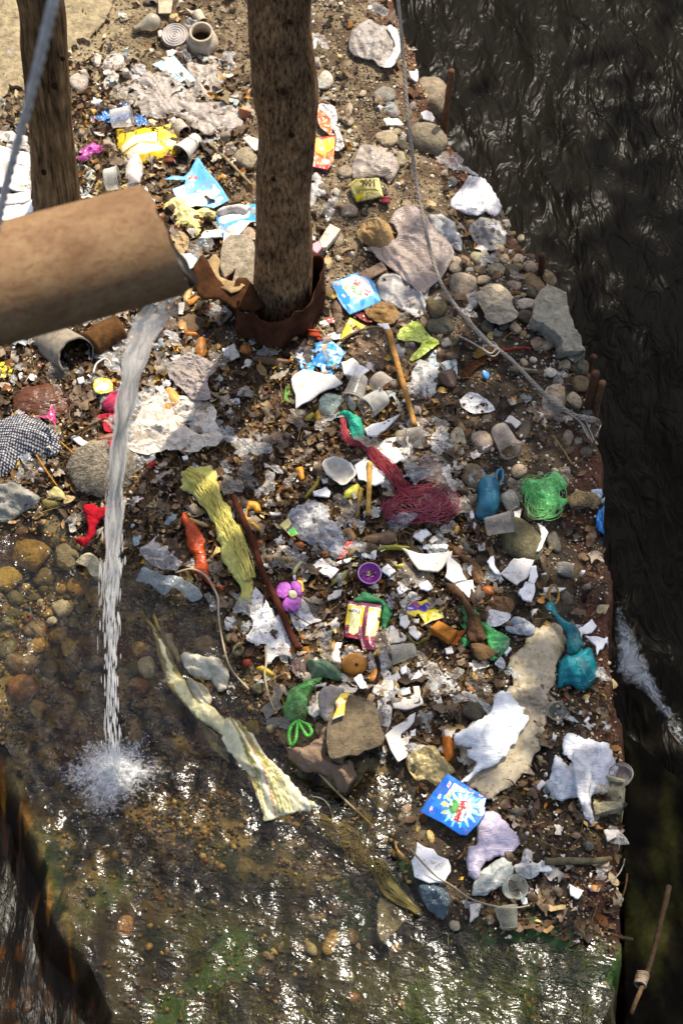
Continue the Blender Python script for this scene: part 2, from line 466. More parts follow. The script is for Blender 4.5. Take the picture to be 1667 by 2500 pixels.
gx = axis(-6, -1.25, 1.15, 1.5, 0.0085, 0.4)
gy = axis(-1, 2.15, 6.75, 14, 0.0085, 0.5)
GX, GY = np.meshgrid(gx, gy)
GZ = hgt(GX, GY)
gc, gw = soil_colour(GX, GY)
nxg, nyg = len(gx), len(gy)
ii = np.arange(nxg * nyg).reshape(nyg, nxg)
gq = np.stack([ii[:-1, :-1], ii[:-1, 1:], ii[1:, 1:], ii[1:, :-1]], -1).reshape(-1, 4)
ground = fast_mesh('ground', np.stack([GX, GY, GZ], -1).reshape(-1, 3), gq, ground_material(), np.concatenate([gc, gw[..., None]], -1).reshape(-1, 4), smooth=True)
struct(ground)

# ------------------------------------------------------------------ water
def water_material(name, tint, alpha, rough, scale, strength, stretch=(1, 1, 1), rot=0.0, foam=None, dist=0.02, spec=0.5, detail=3, clear=(.70, .66, .52, 1), ior=1.33):
    m = bpy.data.materials.new(name); m.use_nodes = True
    nt = m.node_tree; L = nt.links; bsdf = nt.nodes['Principled BSDF']; out = nt.nodes['Material Output']
    tc = nn(nt, 'ShaderNodeTexCoord'); mp = nn(nt, 'ShaderNodeMapping')
    mp.inputs['Scale'].default_value = stretch; mp.inputs['Rotation'].default_value = (0, 0, rot)
    L.new(tc.outputs['Object'], mp.inputs[0])
    n1 = nn(nt, 'ShaderNodeTexNoise'); n1.inputs['Scale'].default_value = scale; n1.inputs['Detail'].default_value = detail
    n1.inputs['Roughness'].default_value = 0.5; n1.inputs['Distortion'].default_value = 1.2
    L.new(mp.outputs[0], n1.inputs['Vector'])
    b = nn(nt, 'ShaderNodeBump'); b.inputs['Strength'].default_value = strength; b.inputs['Distance'].default_value = dist
    L.new(n1.outputs['Fac'], b.inputs['Height']); L.new(b.outputs[0], bsdf.inputs['Normal'])
    bsdf.inputs['Base Color'].default_value = tint
    bsdf.inputs['Roughness'].default_value = rough
    bsdf.inputs['IOR'].default_value = 1.33
    bsdf.inputs['Specular IOR Level'].default_value = spec
    sh = bsdf.outputs[0]
    if alpha < 1:
        tp = nn(nt, 'ShaderNodeBsdfTransparent'); tp.inputs['Color'].default_value = clear
        fr = nn(nt, 'ShaderNodeFresnel'); fr.inputs['IOR'].default_value = ior; L.new(b.outputs[0], fr.inputs['Normal'])
        ad = nn(nt, 'ShaderNodeMath', operation='ADD', use_clamp=True); ad.inputs[1].default_value = alpha
        L.new(fr.outputs[0], ad.inputs[0])
        gl = nn(nt, 'ShaderNodeBsdfGlossy'); gl.inputs['Roughness'].default_value = rough; L.new(b.outputs[0], gl.inputs['Normal'])
        m0 = nn(nt, 'ShaderNodeMixShader'); m0.inputs[0].default_value = alpha; L.new(tp.outputs[0], m0.inputs[1]); L.new(sh, m0.inputs[2])
        ms = nn(nt, 'ShaderNodeMixShader'); L.new(fr.outputs[0], ms.inputs[0])
        L.new(m0.outputs[0], ms.inputs[1]); L.new(gl.outputs[0], ms.inputs[2]); sh = ms.outputs[0]
    L.new(sh, out.inputs['Surface'])
    return m

def poly_grid(poly, step):
    """triangulated sheet inside a 2D polygon"""
    P = np.array(poly)
    bv = []
    n = len(P)
    for i in range(n):
        a, b = P[i], P[(i + 1) % n]
        k = max(1, int(np.linalg.norm(b - a) / step))
        for j in range(k): bv.append(a + (b - a) * j / k)
    bv = np.array(bv)
    lo, hi = P.min(0), P.max(0)
    xs = np.arange(lo[0], hi[0], step); ys = np.arange(lo[1], hi[1], step * 0.87)
    X, Y = np.meshgrid(xs, ys); X = X + (np.arange(len(ys)) % 2)[:, None] * step * 0.5
    X = X.ravel() + (rng.random(X.size) - .5) * step * .3; Y = Y.ravel() + (rng.random(Y.size) - .5) * step * .3
    k = sdist(X, Y, P) > step * 0.55
    av = np.concatenate([bv, np.stack([X[k], Y[k]], -1)])
    nb = len(bv)
    res = delaunay_2d_cdt([Vector(v) for v in av.tolist()], [(i, (i + 1) % nb) for i in range(nb)], [], 1, 1e-6)
    return np.array([(v.x, v.y) for v in res[0]]), [tuple(f) for f in res[2]]

def ripples(x, y, spots):
    z = 0
    for (cx, cy, rad, amp) in spots:
        r = np.hypot(x - cx, y - cy)
        z = z + amp * np.cos(r / rad * 2 * np.pi * 3.2) * np.exp(-(r / rad) ** 2)
    return z

spl = at_z(*PP(262, 1775), WATER_Z)
rip = [(*at_z(*PP(*q), WATER_Z)[:2], r, a) for q, r, a in (((140, 1310), .10, .0025), ((905, 1880), .07, .002), ((855, 1770), .07, .003), ((330, 2230), .05, .002), ((450, 2150), .08, .0015), ((480, 2335), .05, .002), ((700, 2030), .06, .0015))]
stream_poly = gpoly('-5,1180 120,1190 200,1240 300,1255 340,1280 410,1310 490,1370 560,1480 610,1560 650,1650 710,1745 790,1780 840,1725 940,1750 970,1850 930,1900 950,1960 985,2040 1050,2090 1130,2125 1240,2110 1330,2140 1400,2165 1415,2200 1388,2240 1408,2290 1380,2352 1400,2440 295,2440 268,2352 190,2180 122,2000 57,1800 3,1690', WATER_Z)
sv, sf = poly_grid(stream_poly, 0.016)
sz = 0.015 * (fbm(sv[:, 0] * 14, sv[:, 1] * 9, 3, 5) - .5) + ripples(sv[:, 0], sv[:, 1], rip)
near = np.exp(-(np.hypot(sv[:, 0] - spl[0], sv[:, 1] - spl[1]) / .38) ** 2)
sz = sz + near * 0.022 * (fbm(sv[:, 0] * 38, sv[:, 1] * 30, 2, 6) - .5)
stream = mesh_obj('stream_water', np.stack([sv[:, 0], sv[:, 1], WATER_Z + sz], -1), sf, water_material('shallow_water', (0.05, 0.045, 0.03, 1), 0.02, 0.14, 17, 0.5, (1, 1.9, 1), .4, dist=.012))
struct(stream)

rx = np.arange(0.15, 3.2, 0.035); ry = np.arange(-0.5, 13, 0.05)
RX, RY = np.meshgrid(rx, ry)
RZ = RIVER_Z + 0.05 * (fbm(RX * 5 + RY, RY * 2.5, 3, 14) - .5) + 0.025 * (fbm(RX * 11, RY * 5, 2, 15) - .5)
ii = np.arange(RX.size).reshape(RX.shape)
rq = np.stack([ii[:-1, :-1], ii[:-1, 1:], ii[1:, 1:], ii[1:, :-1]], -1).reshape(-1, 4)
river = fast_mesh('river', np.stack([RX, RY, RZ], -1).reshape(-1, 3), rq, water_material('river_water', (0.007, 0.006, 0.004, 1), 1.0, 0.22, 7, 0.6, (2.0, .9, 1), -.5, dist=0.026, spec=0.04, detail=2.5), smooth=True)
struct(river)

# thin sheet of water running down the drop at the lower left
cp = gpoly('-420,1560 -100,1640 0,1694 58,1804 120,2004 190,2184 268,2356 300,2450 -420,2450', -0.3)
cv, cf = poly_grid(cp, 0.02)
cz = -0.30 + 0.05 * (fbm(cv[:, 0] * 16, cv[:, 1] * 3.5, 3, 44) - .5)
chute = mesh_obj('weir_water', np.stack([cv[:, 0], cv[:, 1], cz], -1), cf, water_material('weir_sheet', (0.012, 0.008, 0.003, 1), 0.25, 0.3, 22, 0.5, (2.2, .5, 1), .35, dist=.01, clear=(.85, .75, .55, 1), ior=1.12))
struct(chute)

# foam on the river
def foam_material():
    m = bpy.data.materials.new('river_foam'); m.use_nodes = True
    nt = m.node_tree; L = nt.links; bsdf = nt.nodes['Principled BSDF']; out = nt.nodes['Material Output']
    bsdf.inputs['Base Color'].default_value = (.72, .79, .82, 1); bsdf.inputs['Roughness'].default_value = .6
    tc = nn(nt, 'ShaderNodeTexCoord')
    n = nn(nt, 'ShaderNodeTexNoise'); n.inputs['Scale'].default_value = 13; n.inputs['Detail'].default_value = 9; n.inputs['Roughness'].default_value = .78; n.inputs['Distortion'].default_value = 3.0
    L.new(tc.outputs['Object'], n.inputs['Vector'])
    vc = nn(nt, 'ShaderNodeVertexColor', layer_name='Col')
    s = nn(nt, 'ShaderNodeMath', operation='ADD'); L.new(n.outputs['Fac'], s.inputs[0]); L.new(vc.outputs['Color'], s.inputs[1])
    mr = nn(nt, 'ShaderNodeMapRange'); mr.inputs[1].default_value = .92; mr.inputs[2].default_value = 1.5; mr.inputs[4].default_value = .95
    L.new(s.outputs[0], mr.inputs[0])
    tp = nn(nt, 'ShaderNodeBsdfTransparent'); ms = nn(nt, 'ShaderNodeMixShader')
    L.new(mr.outputs[0], ms.inputs[0]); L.new(tp.outputs[0], ms.inputs[1]); L.new(bsdf.outputs[0], ms.inputs[2]); L.new(ms.outputs[0], out.inputs['Surface'])
    return m
fpl = gpoly('1400,1330 1440,1370 1480,1450 1530,1560 1600,1690 1600,1800 1530,1720 1470,1640 1430,1600 1380,1560 1380,1330', RIVER_Z)
fv, ff = poly_grid(fpl, 0.02)
fz = RIVER_Z + 0.07 * (fbm(fv[:, 0] * 5 + fv[:, 1], fv[:, 1] * 2.5, 3, 14) - .5) + 0.05 * (fbm(fv[:, 0] * 11, fv[:, 1] * 5, 2, 15) - .5) + .025
fd = np.clip(sdist(fv[:, 0], fv[:, 1], fpl) / .13, 0, 1)
foamo = mesh_obj('river_foam', np.stack([fv[:, 0], fv[:, 1], fz], -1), ff, foam_material(), cols=np.stack([fd] * 3, -1))
stuff(foamo, 'white foam drifting on the dark river', 'foam')

# mossy retaining wall that slopes into the river at the lower right
wp = gpoly('1436,1672 1470,1690 1530,1735 1575,1765 1640,1800 1800,1900 1800,2600 1436,2600', -0.62)
wv, wf = poly_grid(wp, 0.02)
wz = -0.62 - 0.25 * (wv[:, 0] - .8) + 0.09 * (fbm(wv[:, 0] * 9, wv[:, 1] * 5, 5, 77) - .5)
wc = lerp(np.broadcast_to(c3('#0e0b06'), (len(wv), 3)), np.broadcast_to(c3('#2e2d12'), (len(wv), 3)), sstep(.5, .7, fbm(wv[:, 0] * 9, wv[:, 1] * 3, 4, 81)))
wall = mesh_obj('mossy_wall', np.stack([wv[:, 0], wv[:, 1], wz], -1), wf, M['fur'], cols=wc)
wmod = wall.modifiers.new('thickness', 'SOLIDIFY'); wmod.thickness = 0.3; wmod.offset = -1
tag(wall, 'dark mossy masonry wall sloping into the river at the lower right corner', 'wall')

# ------------------------------------------------------------------ swept tubes
def tube(path, rad, n=8, closed=True, noise=0.0, seed=0):
    """verts, faces of a tube along path (k,3) with radii (k,)"""
    path = np.asarray(path, float); k = len(path)
    rad = np.broadcast_to(np.asarray(rad, float), (k,))
    tg = np.gradient(path, axis=0); tg /= np.linalg.norm(tg, axis=1)[:, None] + 1e-12
    up = np.array([0, 0, 1.0]) if abs(tg[0][2]) < .9 else np.array([0, 1.0, 0])
    a = np.cross(tg[0], up); a /= np.linalg.norm(a)
    vs = []
    th = np.arange(n) / n * 2 * np.pi
    for i in range(k):
        a = a - tg[i] * np.dot(a, tg[i]); a /= np.linalg.norm(a)
        b = np.cross(tg[i], a)
        r = rad[i]
        if noise:
            r = r * (1 + noise * (vn(th * 1.3 + i * .37, i * .31, seed) - .5)[:, None])
        vs.append(path[i] + (np.cos(th)[:, None] * a + np.sin(th)[:, None] * b) * r)
    V = np.concatenate(vs)
    F = []
    for i in range(k - 1):
        for j in range(n):
            F.append((i * n + j, i * n + (j + 1) % n, (i + 1) * n + (j + 1) % n, (i + 1) * n + j))
    if closed:
        F.append(tuple(range(n))[::-1]); F.append(tuple((k - 1) * n + j for j in range(n)))
    return V, F

def spline(P, m=8):
    """Catmull-Rom through points"""
    P = np.asarray(P, float)
    Q = np.concatenate([[2 * P[0] - P[1]], P, [2 * P[-1] - P[-2]]])
    out = []
    for i in range(1, len(Q) - 2):
        for j in range(m):
            t = j / m
            out.append(.5 * (2 * Q[i] + (Q[i + 1] - Q[i - 1]) * t + (2 * Q[i - 1] - 5 * Q[i] + 4 * Q[i + 1] - Q[i + 2]) * t * t + (3 * Q[i] - Q[i - 1] - 3 * Q[i + 1] + Q[i + 2]) * t ** 3))
    out.append(P[-1])
    return np.array(out)

def multi(tubes):
    V, F, o = [], [], 0
    for v, f in tubes:
        V.append(v); F += [tuple(i + o for i in q) for q in f]; o += len(v)
    return np.concatenate(V), F

# ------------------------------------------------------------------ tree, post, pipe
def bark_material(name, c_dark, c_light, ridge, vs):
    m = bpy.data.materials.new(name); m.use_nodes = True
    nt = m.node_tree; L = nt.links; bsdf = nt.nodes['Principled BSDF']
    tc = nn(nt, 'ShaderNodeTexCoord'); mp = nn(nt, 'ShaderNodeMapping'); mp.inputs['Scale'].default_value = vs
    L.new(tc.outputs['Object'], mp.inputs[0])
    n1 = nn(nt, 'ShaderNodeTexNoise'); n1.inputs['Scale'].default_value = ridge; n1.inputs['Detail'].default_value = 7; n1.inputs['Roughness'].default_value = .7
    L.new(mp.outputs[0], n1.inputs['Vector'])
    cr = nn(nt, 'ShaderNodeValToRGB'); cr.color_ramp.elements[0].position = .36; cr.color_ramp.elements[1].position = .66
    cr.color_ramp.elements[0].color = lin(c_dark); cr.color_ramp.elements[1].color = lin(c_light)
    L.new(n1.outputs['Fac'], cr.inputs[0])
    n2 = nn(nt, 'ShaderNodeTexNoise'); n2.inputs['Scale'].default_value = 7; n2.inputs['Detail'].default_value = 6
    L.new(tc.outputs['Object'], n2.inputs['Vector'])
    mr = nn(nt, 'ShaderNodeMapRange'); mr.inputs[1].default_value = .35; mr.inputs[2].default_value = .65; mr.inputs[3].default_value = .55; mr.inputs[4].default_value = 1.25
    L.new(n2.outputs['Fac'], mr.inputs[0])
    mu = nn(nt, 'ShaderNodeVectorMath', operation='SCALE'); L.new(cr.outputs[0], mu.inputs[0]); L.new(mr.outputs[0], mu.inputs[3])
    L.new(mu.outputs[0], bsdf.inputs['Base Color'])
    bsdf.inputs['Roughness'].default_value = .9; bsdf.inputs['Specular IOR Level'].default_value = .15
    b = nn(nt, 'ShaderNodeBump'); b.inputs['Strength'].default_value = 1; b.inputs['Distance'].default_value = .012
    L.new(n1.outputs['Fac'], b.inputs['Height']); L.new(b.outputs[0], bsdf.inputs['Normal'])
    return m

bark = bark_material('tree_bark', '#352010', '#b08a60', 95, (1, 1, .3))
post_mat = bark_material('weathered_wood', '#33230f', '#9a7c56', 60, (1, 1, .10))

def upright(prof, y0, extra, seed, amp, nseg=48, per=14, ridges=None):
    """standing round timber from (centre s-pixel, half width s-pixel) pairs, bottom first"""
    C, Rr = [], []
    for (sx, sy, hw) in prof:
        p = at_y(sx, sy, y0); C.append(p); Rr.append(hw / FPX * depth(p))
    for e in extra: C.append(np.array(e[:3])); Rr.append(e[3])
    C4 = spline(np.concatenate([np.array(C), np.array(Rr)[:, None]], 1), per)
    k = len(C4); th = np.arange(nseg) / nseg * 2 * np.pi
    TH, ZZ = np.meshgrid(th, C4[:, 2])
    cx, cy = np.cos(TH), np.sin(TH)
    r = C4[:, 3][:, None] * (1 + amp * (fbm(cx * 1.5 + 5, cy * 1.5 + ZZ * 2.2, 3, seed) - .5) + amp * .5 * (fbm(cx * 6 + 9, cy * 6 + ZZ * 7, 2, seed + 3) - .5))
    if ridges: r = r * (1 + ridges * (fbm(TH * 0 + cx * 9, cy * 9 + ZZ * .8, 2, seed + 7) - .5))
    V = np.stack([C4[:, 0][:, None] + cx * r, C4[:, 1][:, None] + cy * r, ZZ], -1).reshape(-1, 3)
    ii = np.arange(k * nseg).reshape(k, nseg); nx = np.roll(ii, -1, 1)
    Q = np.stack([ii[:-1], nx[:-1], nx[1:], ii[1:]], -1).reshape(-1, 4)
    return V, Q

tb = hit(*T('11', 390, 690))
TREE_Y = tb[1]
prof = [(T('11', 392, 760) + (74,)), (T('11', 395, 560) + (72,)), (T('11', 398, 250) + (70,)), (T('10', 392, 1400) + (66,)), (T('10', 402, 1180) + (68,)), (T('10', 424, 900) + (69,)), (T('10', 412, 620) + (79,)), (T('10', 380, 300) + (77,)), (T('10', 370, 0) + (78,))]
top = at_y(*T('10', 370, 0), TREE_Y)
V, Q = upright(prof, TREE_Y, [(top[0] + .02, TREE_Y + .02, 2.0, .115), (top[0] + .05, TREE_Y + .05, 2.6, .11), (top[0] + .12, TREE_Y + .1, 3.1, .10)], 5, .10)
tree = empty('tree', (tb[0], TREE_Y, 0))
def rel(o, root):
    """parent keeping world position (roots are unrotated empties)"""
    o.parent = root; o.location = Vector(o.location) - Vector(root.location); return o
trunk = rel(fast_mesh('trunk', V, Q, bark, smooth=True), tree)
for i, (tx, ty, r) in enumerate(((440, 160, .010), (400, 640, .016), (450, 930, .011), (330, 1230, .009))):
    p = at_y(*T('10', tx, ty), TREE_Y - .118)
    rel(mesh_obj('scar', np.array([(math.cos(k * .5236) * r * (1 + .3 * math.sin(k * 2 + i)), 0, math.sin(k * .5236) * r * 1.5) for k in range(12)] + [(math.cos(k * .5236) * r * .5, .012, math.sin(k * .5236) * r * .8) for k in range(12)]), [(k, (k + 1) % 12, 12 + (k + 1) % 12, 12 + k) for k in range(12)] + [tuple(range(12, 24))], bark_material('bark_scar', '#2a1a0e', '#7a5c3e', 90, (1, 1, .5)) if i == 0 else bpy.data.materials['bark_scar'], loc=tuple(p)), tree)
tag(tree, 'rough brown tree trunk rising from the cardboard collar in the middle of the trash', 'tree')
# limbs and crown, unseen above the frame, added to shade the river
shade_crown_c = np.array([3.25, 7.6, 4.7])
fork = np.array([top[0] + .12, TREE_Y + .1, 3.05])
leaf_pos = []
limbs = []
for i in range(9):
    e = shade_crown_c + (rng.random(3) - .5) * np.array([1.3, 3.6, .9])
    mid = (fork + e) / 2 + np.array([-.2, -.1, .35]) + (rng.random(3) - .5) * .3
    p = spline([fork, mid, e], 8)
    v, f = tube(p, np.linspace(.07, .012, len(p)), 7, noise=.2, seed=i)
    rel(mesh_obj('limb', v, f, bark), tree)
    for j in range(120):
        q = p[rng.integers(len(p) * 2 // 3, len(p))] + rng.normal(0, .22, 3); leaf_pos.append(q)
    for j in range(190):
        leaf_pos.append(shade_crown_c + rng.normal(0, 1, 3) * np.array([.42, 1.35, .3]))
# ------------------------------------------------------------------ scattering small pieces into one mesh
def rotmats(n, flat=0.0):
    """random rotations; flat -> mostly lying (only spun about z, tilted by up to flat radians)"""
    a = rng.random(n) * 2 * np.pi
    tx = rng.normal(0, flat, n); ty = rng.normal(0, flat, n)
    ca, sa = np.cos(a), np.sin(a)
    Rz = np.zeros((n, 3, 3)); Rz[:, 0, 0] = ca; Rz[:, 0, 1] = -sa; Rz[:, 1, 0] = sa; Rz[:, 1, 1] = ca; Rz[:, 2, 2] = 1
    Rx = np.zeros((n, 3, 3)); Rx[:, 0, 0] = 1; Rx[:, 1, 1] = np.cos(tx); Rx[:, 1, 2] = -np.sin(tx); Rx[:, 2, 1] = np.sin(tx); Rx[:, 2, 2] = np.cos(tx)
    Ry = np.zeros((n, 3, 3)); Ry[:, 1, 1] = 1; Ry[:, 0, 0] = np.cos(ty); Ry[:, 0, 2] = np.sin(ty); Ry[:, 2, 0] = -np.sin(ty); Ry[:, 2, 2] = np.cos(ty)
    return Rz @ Rx @ Ry

def scatter(name, templates, pos, scale, cols, mat, flat=0.4, smooth=False, rots=None):
    """templates: list of (verts, faces[k]); pos (n,3); scale (n,) or (n,3); cols (n,3)"""
    n = len(pos); t = rng.integers(0, len(templates), n)
    Rm = rotmats(n, flat) if rots is None else rots
    scale = np.asarray(scale)
    if scale.ndim == 1: scale = np.repeat(scale[:, None], 3, 1)
    VV, FF, CC, off = [], [], [], 0
    for k, (tv, tf) in enumerate(templates):
        s = np.where(t == k)[0]
        if len(s) == 0: continue
        v = np.einsum('nij,nvj->nvi', Rm[s], tv[None] * scale[s][:, None, :]) + pos[s][:, None, :]
        f = np.asarray(tf)[None] + (np.arange(len(s)) * len(tv))[:, None, None] + off
        VV.append(v.reshape(-1, 3)); FF.append(f.reshape(-1, f.shape[-1])); CC.append(np.repeat(cols[s], len(tv), 0))
        off += len(s) * len(tv)
    return fast_mesh(name, np.concatenate(VV), np.concatenate(FF), mat, np.concatenate(CC), smooth)

def ico(sub):
    bm = bmesh.new(); bmesh.ops.create_icosphere(bm, subdivisions=sub, radius=1)
    bm.verts.ensure_lookup_table()
    v = np.array([x.co[:] for x in bm.verts]); f = np.array([[q.index for q in x.verts] for x in bm.faces])
    bm.free(); return v, f
ICO1, ICO2, ICO3 = ico(1), ico(2), ico(3)

def faceted(base, seed, k=10, lo=.62, hi=1.0, soft=14):
    r = np.random.default_rng(seed)
    D = r.normal(0, 1, (k, 3)); D /= np.linalg.norm(D, axis=1)[:, None]
    O = r.uniform(lo, hi, k)
    v = base[0]
    dot = np.clip(v @ D.T, 1e-3, None)
    rr = O[None] / dot
    rr = np.concatenate([rr, np.ones((len(v), 1)) * 1.02], 1)
    w = (rr ** -soft).sum(1) ** (-1 / soft)
    return v * w[:, None]

PEBBLES = [(faceted(ICO1, 100 + i, 7) * np.array([1, r_, h_]), ICO1[1]) for i, (r_, h_) in enumerate(((.8, .6), (.9, .7), (.65, .5), (.75, .75), (.95, .55), (.6, .6)))]
def chip_templates(n, seed, curl=.35):
    out = []; r = np.random.default_rng(seed)
    for i in range(n):
        u = np.linspace(-1, 1, 5); w = np.array([.12, .75, 1, .7, .1]) * r.uniform(.35, .75) * r.uniform(.7, 1.2, 5)
        c = r.uniform(-curl, curl); c2 = r.uniform(.1, .45)
        V = []
        for k in range(5):
            for s in (-1, 0, 1):
                V.append((u[k], s * w[k] + r.normal(0, .04), c * u[k] ** 2 + c2 * s * s * w[k] + r.normal(0, .05)))
        F = []
        for k in range(4):
            for s in range(2):
                a = k * 3 + s; F.append((a, a + 3, a + 4, a + 1))
        out.append((np.array(V), np.array(F)))
    return out
def scrap_templates(n, seed):
    out = []; r = np.random.default_rng(seed)
    for i in range(n):
        th = np.arange(6) / 6 * 2 * np.pi + r.uniform(-.3, .3, 6)
        rad = r.uniform(.55, 1.1, 6)
        top_ = np.stack([np.cos(th) * rad, np.sin(th) * rad * r.uniform(.5, .9), r.normal(0, .10, 6)], -1)
        V = np.concatenate([top_, top_ - np.array([0, 0, .13])])
        F = [(0, 1, 2, 3), (0, 3, 4, 5), (9, 8, 7, 6), (11, 10, 9, 6)] + [(j, j + 6, (j + 1) % 6 + 6, (j + 1) % 6) for j in range(6)]
        out.append((V, np.array(F)))
    return out
def straw_templates(n, seed):
    out = []; r = np.random.default_rng(seed)
    for i in range(n):
        k = 5; u = np.linspace(-1, 1, k)
        path = np.stack([u, r.uniform(-.25, .25) * u ** 2 + r.uniform(-.1, .1) * np.sin(u * 3), r.uniform(-.06, .1) * u ** 2], -1)
        v, f = tube(path, np.linspace(.022, .012, k), 4, closed=False)
        out.append((v, np.array(f)))
    return out
LEAVES = chip_templates(8, 1); SCRAPS = scrap_templates(8, 2); STRAWS = straw_templates(8, 3)

# crown leaves, out of view, placed for the shade they cast
lp = np.array(leaf_pos)
lc = np.array([c3('#3d5a22') * u for u in rng.uniform(.6, 1.3, len(lp))])
cr = scatter('shade_crown', chip_templates(4, 9), lp, rng.uniform(.06, .11, len(lp)), lc, M['litter'], flat=.9)
rel(cr, tree)

def dens_points(n, wfun, z0=0.0, region=None):
    """n random ground points with acceptance weight wfun(px,py in 1568-space, x, y)"""
    out = []
    tot = 0
    while tot < n:
        k_ = max(n, 3000); x = rng.uniform(-1.3, 1.1, k_); y = rng.uniform(2.1, 7.0, k_)
        sx, sy = proj(x, y, np.zeros_like(x))
        w = wfun(sx / 1.06314, sy / 1.06314, x, y)
        k = rng.random(len(x)) < w
        out.append(np.stack([x[k], y[k]], -1)); tot += k.sum()
    p = np.concatenate(out)[:n]
    return np.concatenate([p, (hq(p[:, 0], p[:, 1]) + .016 * (fbm(p[:, 0] * 22, p[:, 1] * 22, 3, 21) - .5) + .010 * (fbm(p[:, 0] * 60, p[:, 1] * 60, 2, 33) - .5) + z0)[:, None]], 1)

_ML = np.meshgrid(_lx, _ly)
L_POOL, L_BANK, L_CHUTE = sdist(*_ML, POOL), sdist(*_ML, BANK), sdist(*_ML, CHUTE)
def lat(A, x, y):
    i = np.clip(((x - LX0) / LS).astype(int), 0, len(_lx) - 1); j = np.clip(((y - LY0) / LS).astype(int), 0, len(_ly) - 1)
    return A[j, i]
def land(x, y): return (lat(L_POOL, x, y) < -.0) & (lat(L_BANK, x, y) > .02) & (lat(L_CHUTE, x, y) < -.02)
def wet_in(x, y): return (lat(L_POOL, x, y) > .01) & (lat(L_BANK, x, y) > .04) & (lat(L_CHUTE, x, y) < -.02)
ORG = [(330, 560), (470, 560), (500, 720), (700, 800), (980, 880), (1080, 1020), (1120, 1250), (1150, 1500), (950, 1750), (640, 1600), (420, 1300), (0, 1180), (-300, 1180), (-300, 800)]
ORG2 = [(0, 180), (560, 120), (580, 600), (0, 620), (-300, 600), (-300, 180)]
def pal(n, hexes, p=None, j=.35):
    c = np.array([c3(h) for h in hexes]); k = rng.choice(len(hexes), n, p=p)
    return c[k] * rng.uniform(1 - j, 1 + j, (n, 1))
def band(v, a, b, s=90): return sstep(a - s, a + s, v) * sstep(b + s, b - s, v)

def w_gravel(px, py, x, y):
    w = .25 + .75 * sstep(700, 780, px) * sstep(760, 560, py) + .6 * sstep(1000, 1100, px) + .35 * sstep(560, 300, py) * sstep(.4, .6, fbm(x * 8, y * 8, 3, 7))
    return np.clip(w, 0, 1) * land(x, y) * (.3 + .7 * sstep(.38, .55, fbm(x * 12, y * 12, 3, 17)))
def w_org(px, py, x, y):
    d = np.maximum(sdist(px, py, ORG), sdist(px, py, ORG2) - 30)
    return (sstep(-70, 60, d) * .95 + .08 + .25 * sstep(1080, 1180, px) * sstep(1400, 1700, py)) * land(x, y)
n = 9000
g = scatter('gravel', PEBBLES, dens_points(n, w_gravel, .001), rng.uniform(.003, .0075, n) * rng.choice([1, 1.6], n, p=[.85, .15]), pal(n, ['#8d7f68', '#b4a68c', '#6d6150', '#9a8c7c', '#c9bda6', '#75603f']), M['litter'], flat=.6)
stuff(g, 'fine grey and tan gravel strewn over the bank soil', 'gravel')
n = 22000
g = scatter('soil_crumbs', [(faceted(ICO1, 200 + i, 6), ICO1[1]) for i in range(4)] if False else [(np.array([(1, 0, 0), (-.5, .8, 0), (-.5, -.8, 0), (0, 0, .9), (.1, .1, -.8)]), np.array([(0, 1, 3), (1, 2, 3), (2, 0, 3), (1, 0, 4), (2, 1, 4), (0, 2, 4)]))], dens_points(n, lambda px, py, x, y: land(x, y) * (.5 + .5 * sstep(.4, .6, fbm(x * 9, y * 9, 3, 27))), .001), rng.uniform(.0025, .0075, n), pal(n, ['#4a3a28', '#6e5c44', '#34281a', '#8a785c', '#5a4430']), M['litter'], flat=.8)
stuff(g, 'loose brown soil crumbs all over the bank', 'soil')
n = 17000
g = scatter('leaf_litter', LEAVES, dens_points(n, w_org, .006) + np.array([0, 0, 1]) * rng.uniform(0, .012, (n, 1)), (.0045 + .022 * rng.random(n) ** 2.6), pal(n, ['#5a4026', '#7a6040', '#3e2a18', '#8f7046', '#2b1c10', '#a08a62', '#6a4420', '#bfa97c', '#97651f'], [.2, .15, .22, .08, .2, .05, .05, .03, .02]), M['litter'], flat=.55, smooth=True)
stuff(g, 'rotting brown leaf bits and vegetable scraps covering the heap', 'leaf litter')
n = 3600
g = scatter('straw', STRAWS, dens_points(n, w_org, .012) + np.array([0, 0, 1]) * rng.uniform(0, .012, (n, 1)), rng.uniform(.012, .05, n), pal(n, ['#7a5c34', '#4a3218', '#a98a54', '#2c1c0e', '#8e6426']), M['litter'], flat=.25)
stuff(g, 'dry straw and thin twigs strewn over the heap', 'straw')
n = 1500
g = scatter('small_scraps', SCRAPS, dens_points(n, lambda px, py, x, y: w_org(px, py, x, y) * sstep(.40, .62, fbm(x * 7, y * 7, 3, 37)), .012) + np.array([0, 0, 1]) * rng.uniform(0, .012, (n, 1)), rng.uniform(.003, .011, n), pal(n, ['#dcd6ca', '#b8ab98', '#efece6', '#9c8a70', '#c9a45c', '#7d8a94', '#8a3430', '#d2be8e'], [.10, .24, .05, .28, .14, .05, .04, .10], .2), M['litter'], flat=.5)
stuff(g, 'tiny crumbs of white foam, paper and plastic among the litter', 'litter')
n = 5500
g = scatter('stream_gravel', PEBBLES, dens_points(n, lambda px, py, x, y: wet_in(x, y) * (.25 + .75 * sstep(.42, .6, fbm(x * 6, y * 6, 3, 47))) * (1 - .75 * sstep(1800, 2100, py)) * (1 - .6 * sstep(820, 980, px)), .002), rng.uniform(.004, .011, n) * rng.choice([1, 1.8], n, p=[.85, .15]), pal(n, ['#5a4726', '#8a7040', '#3a2e18', '#6e4a1c', '#a38c58', '#4a4a2c']), M['litter_wet'], flat=.6, smooth=True)
stuff(g, 'wet brown pebbles on the bed of the shallow stream', 'gravel')
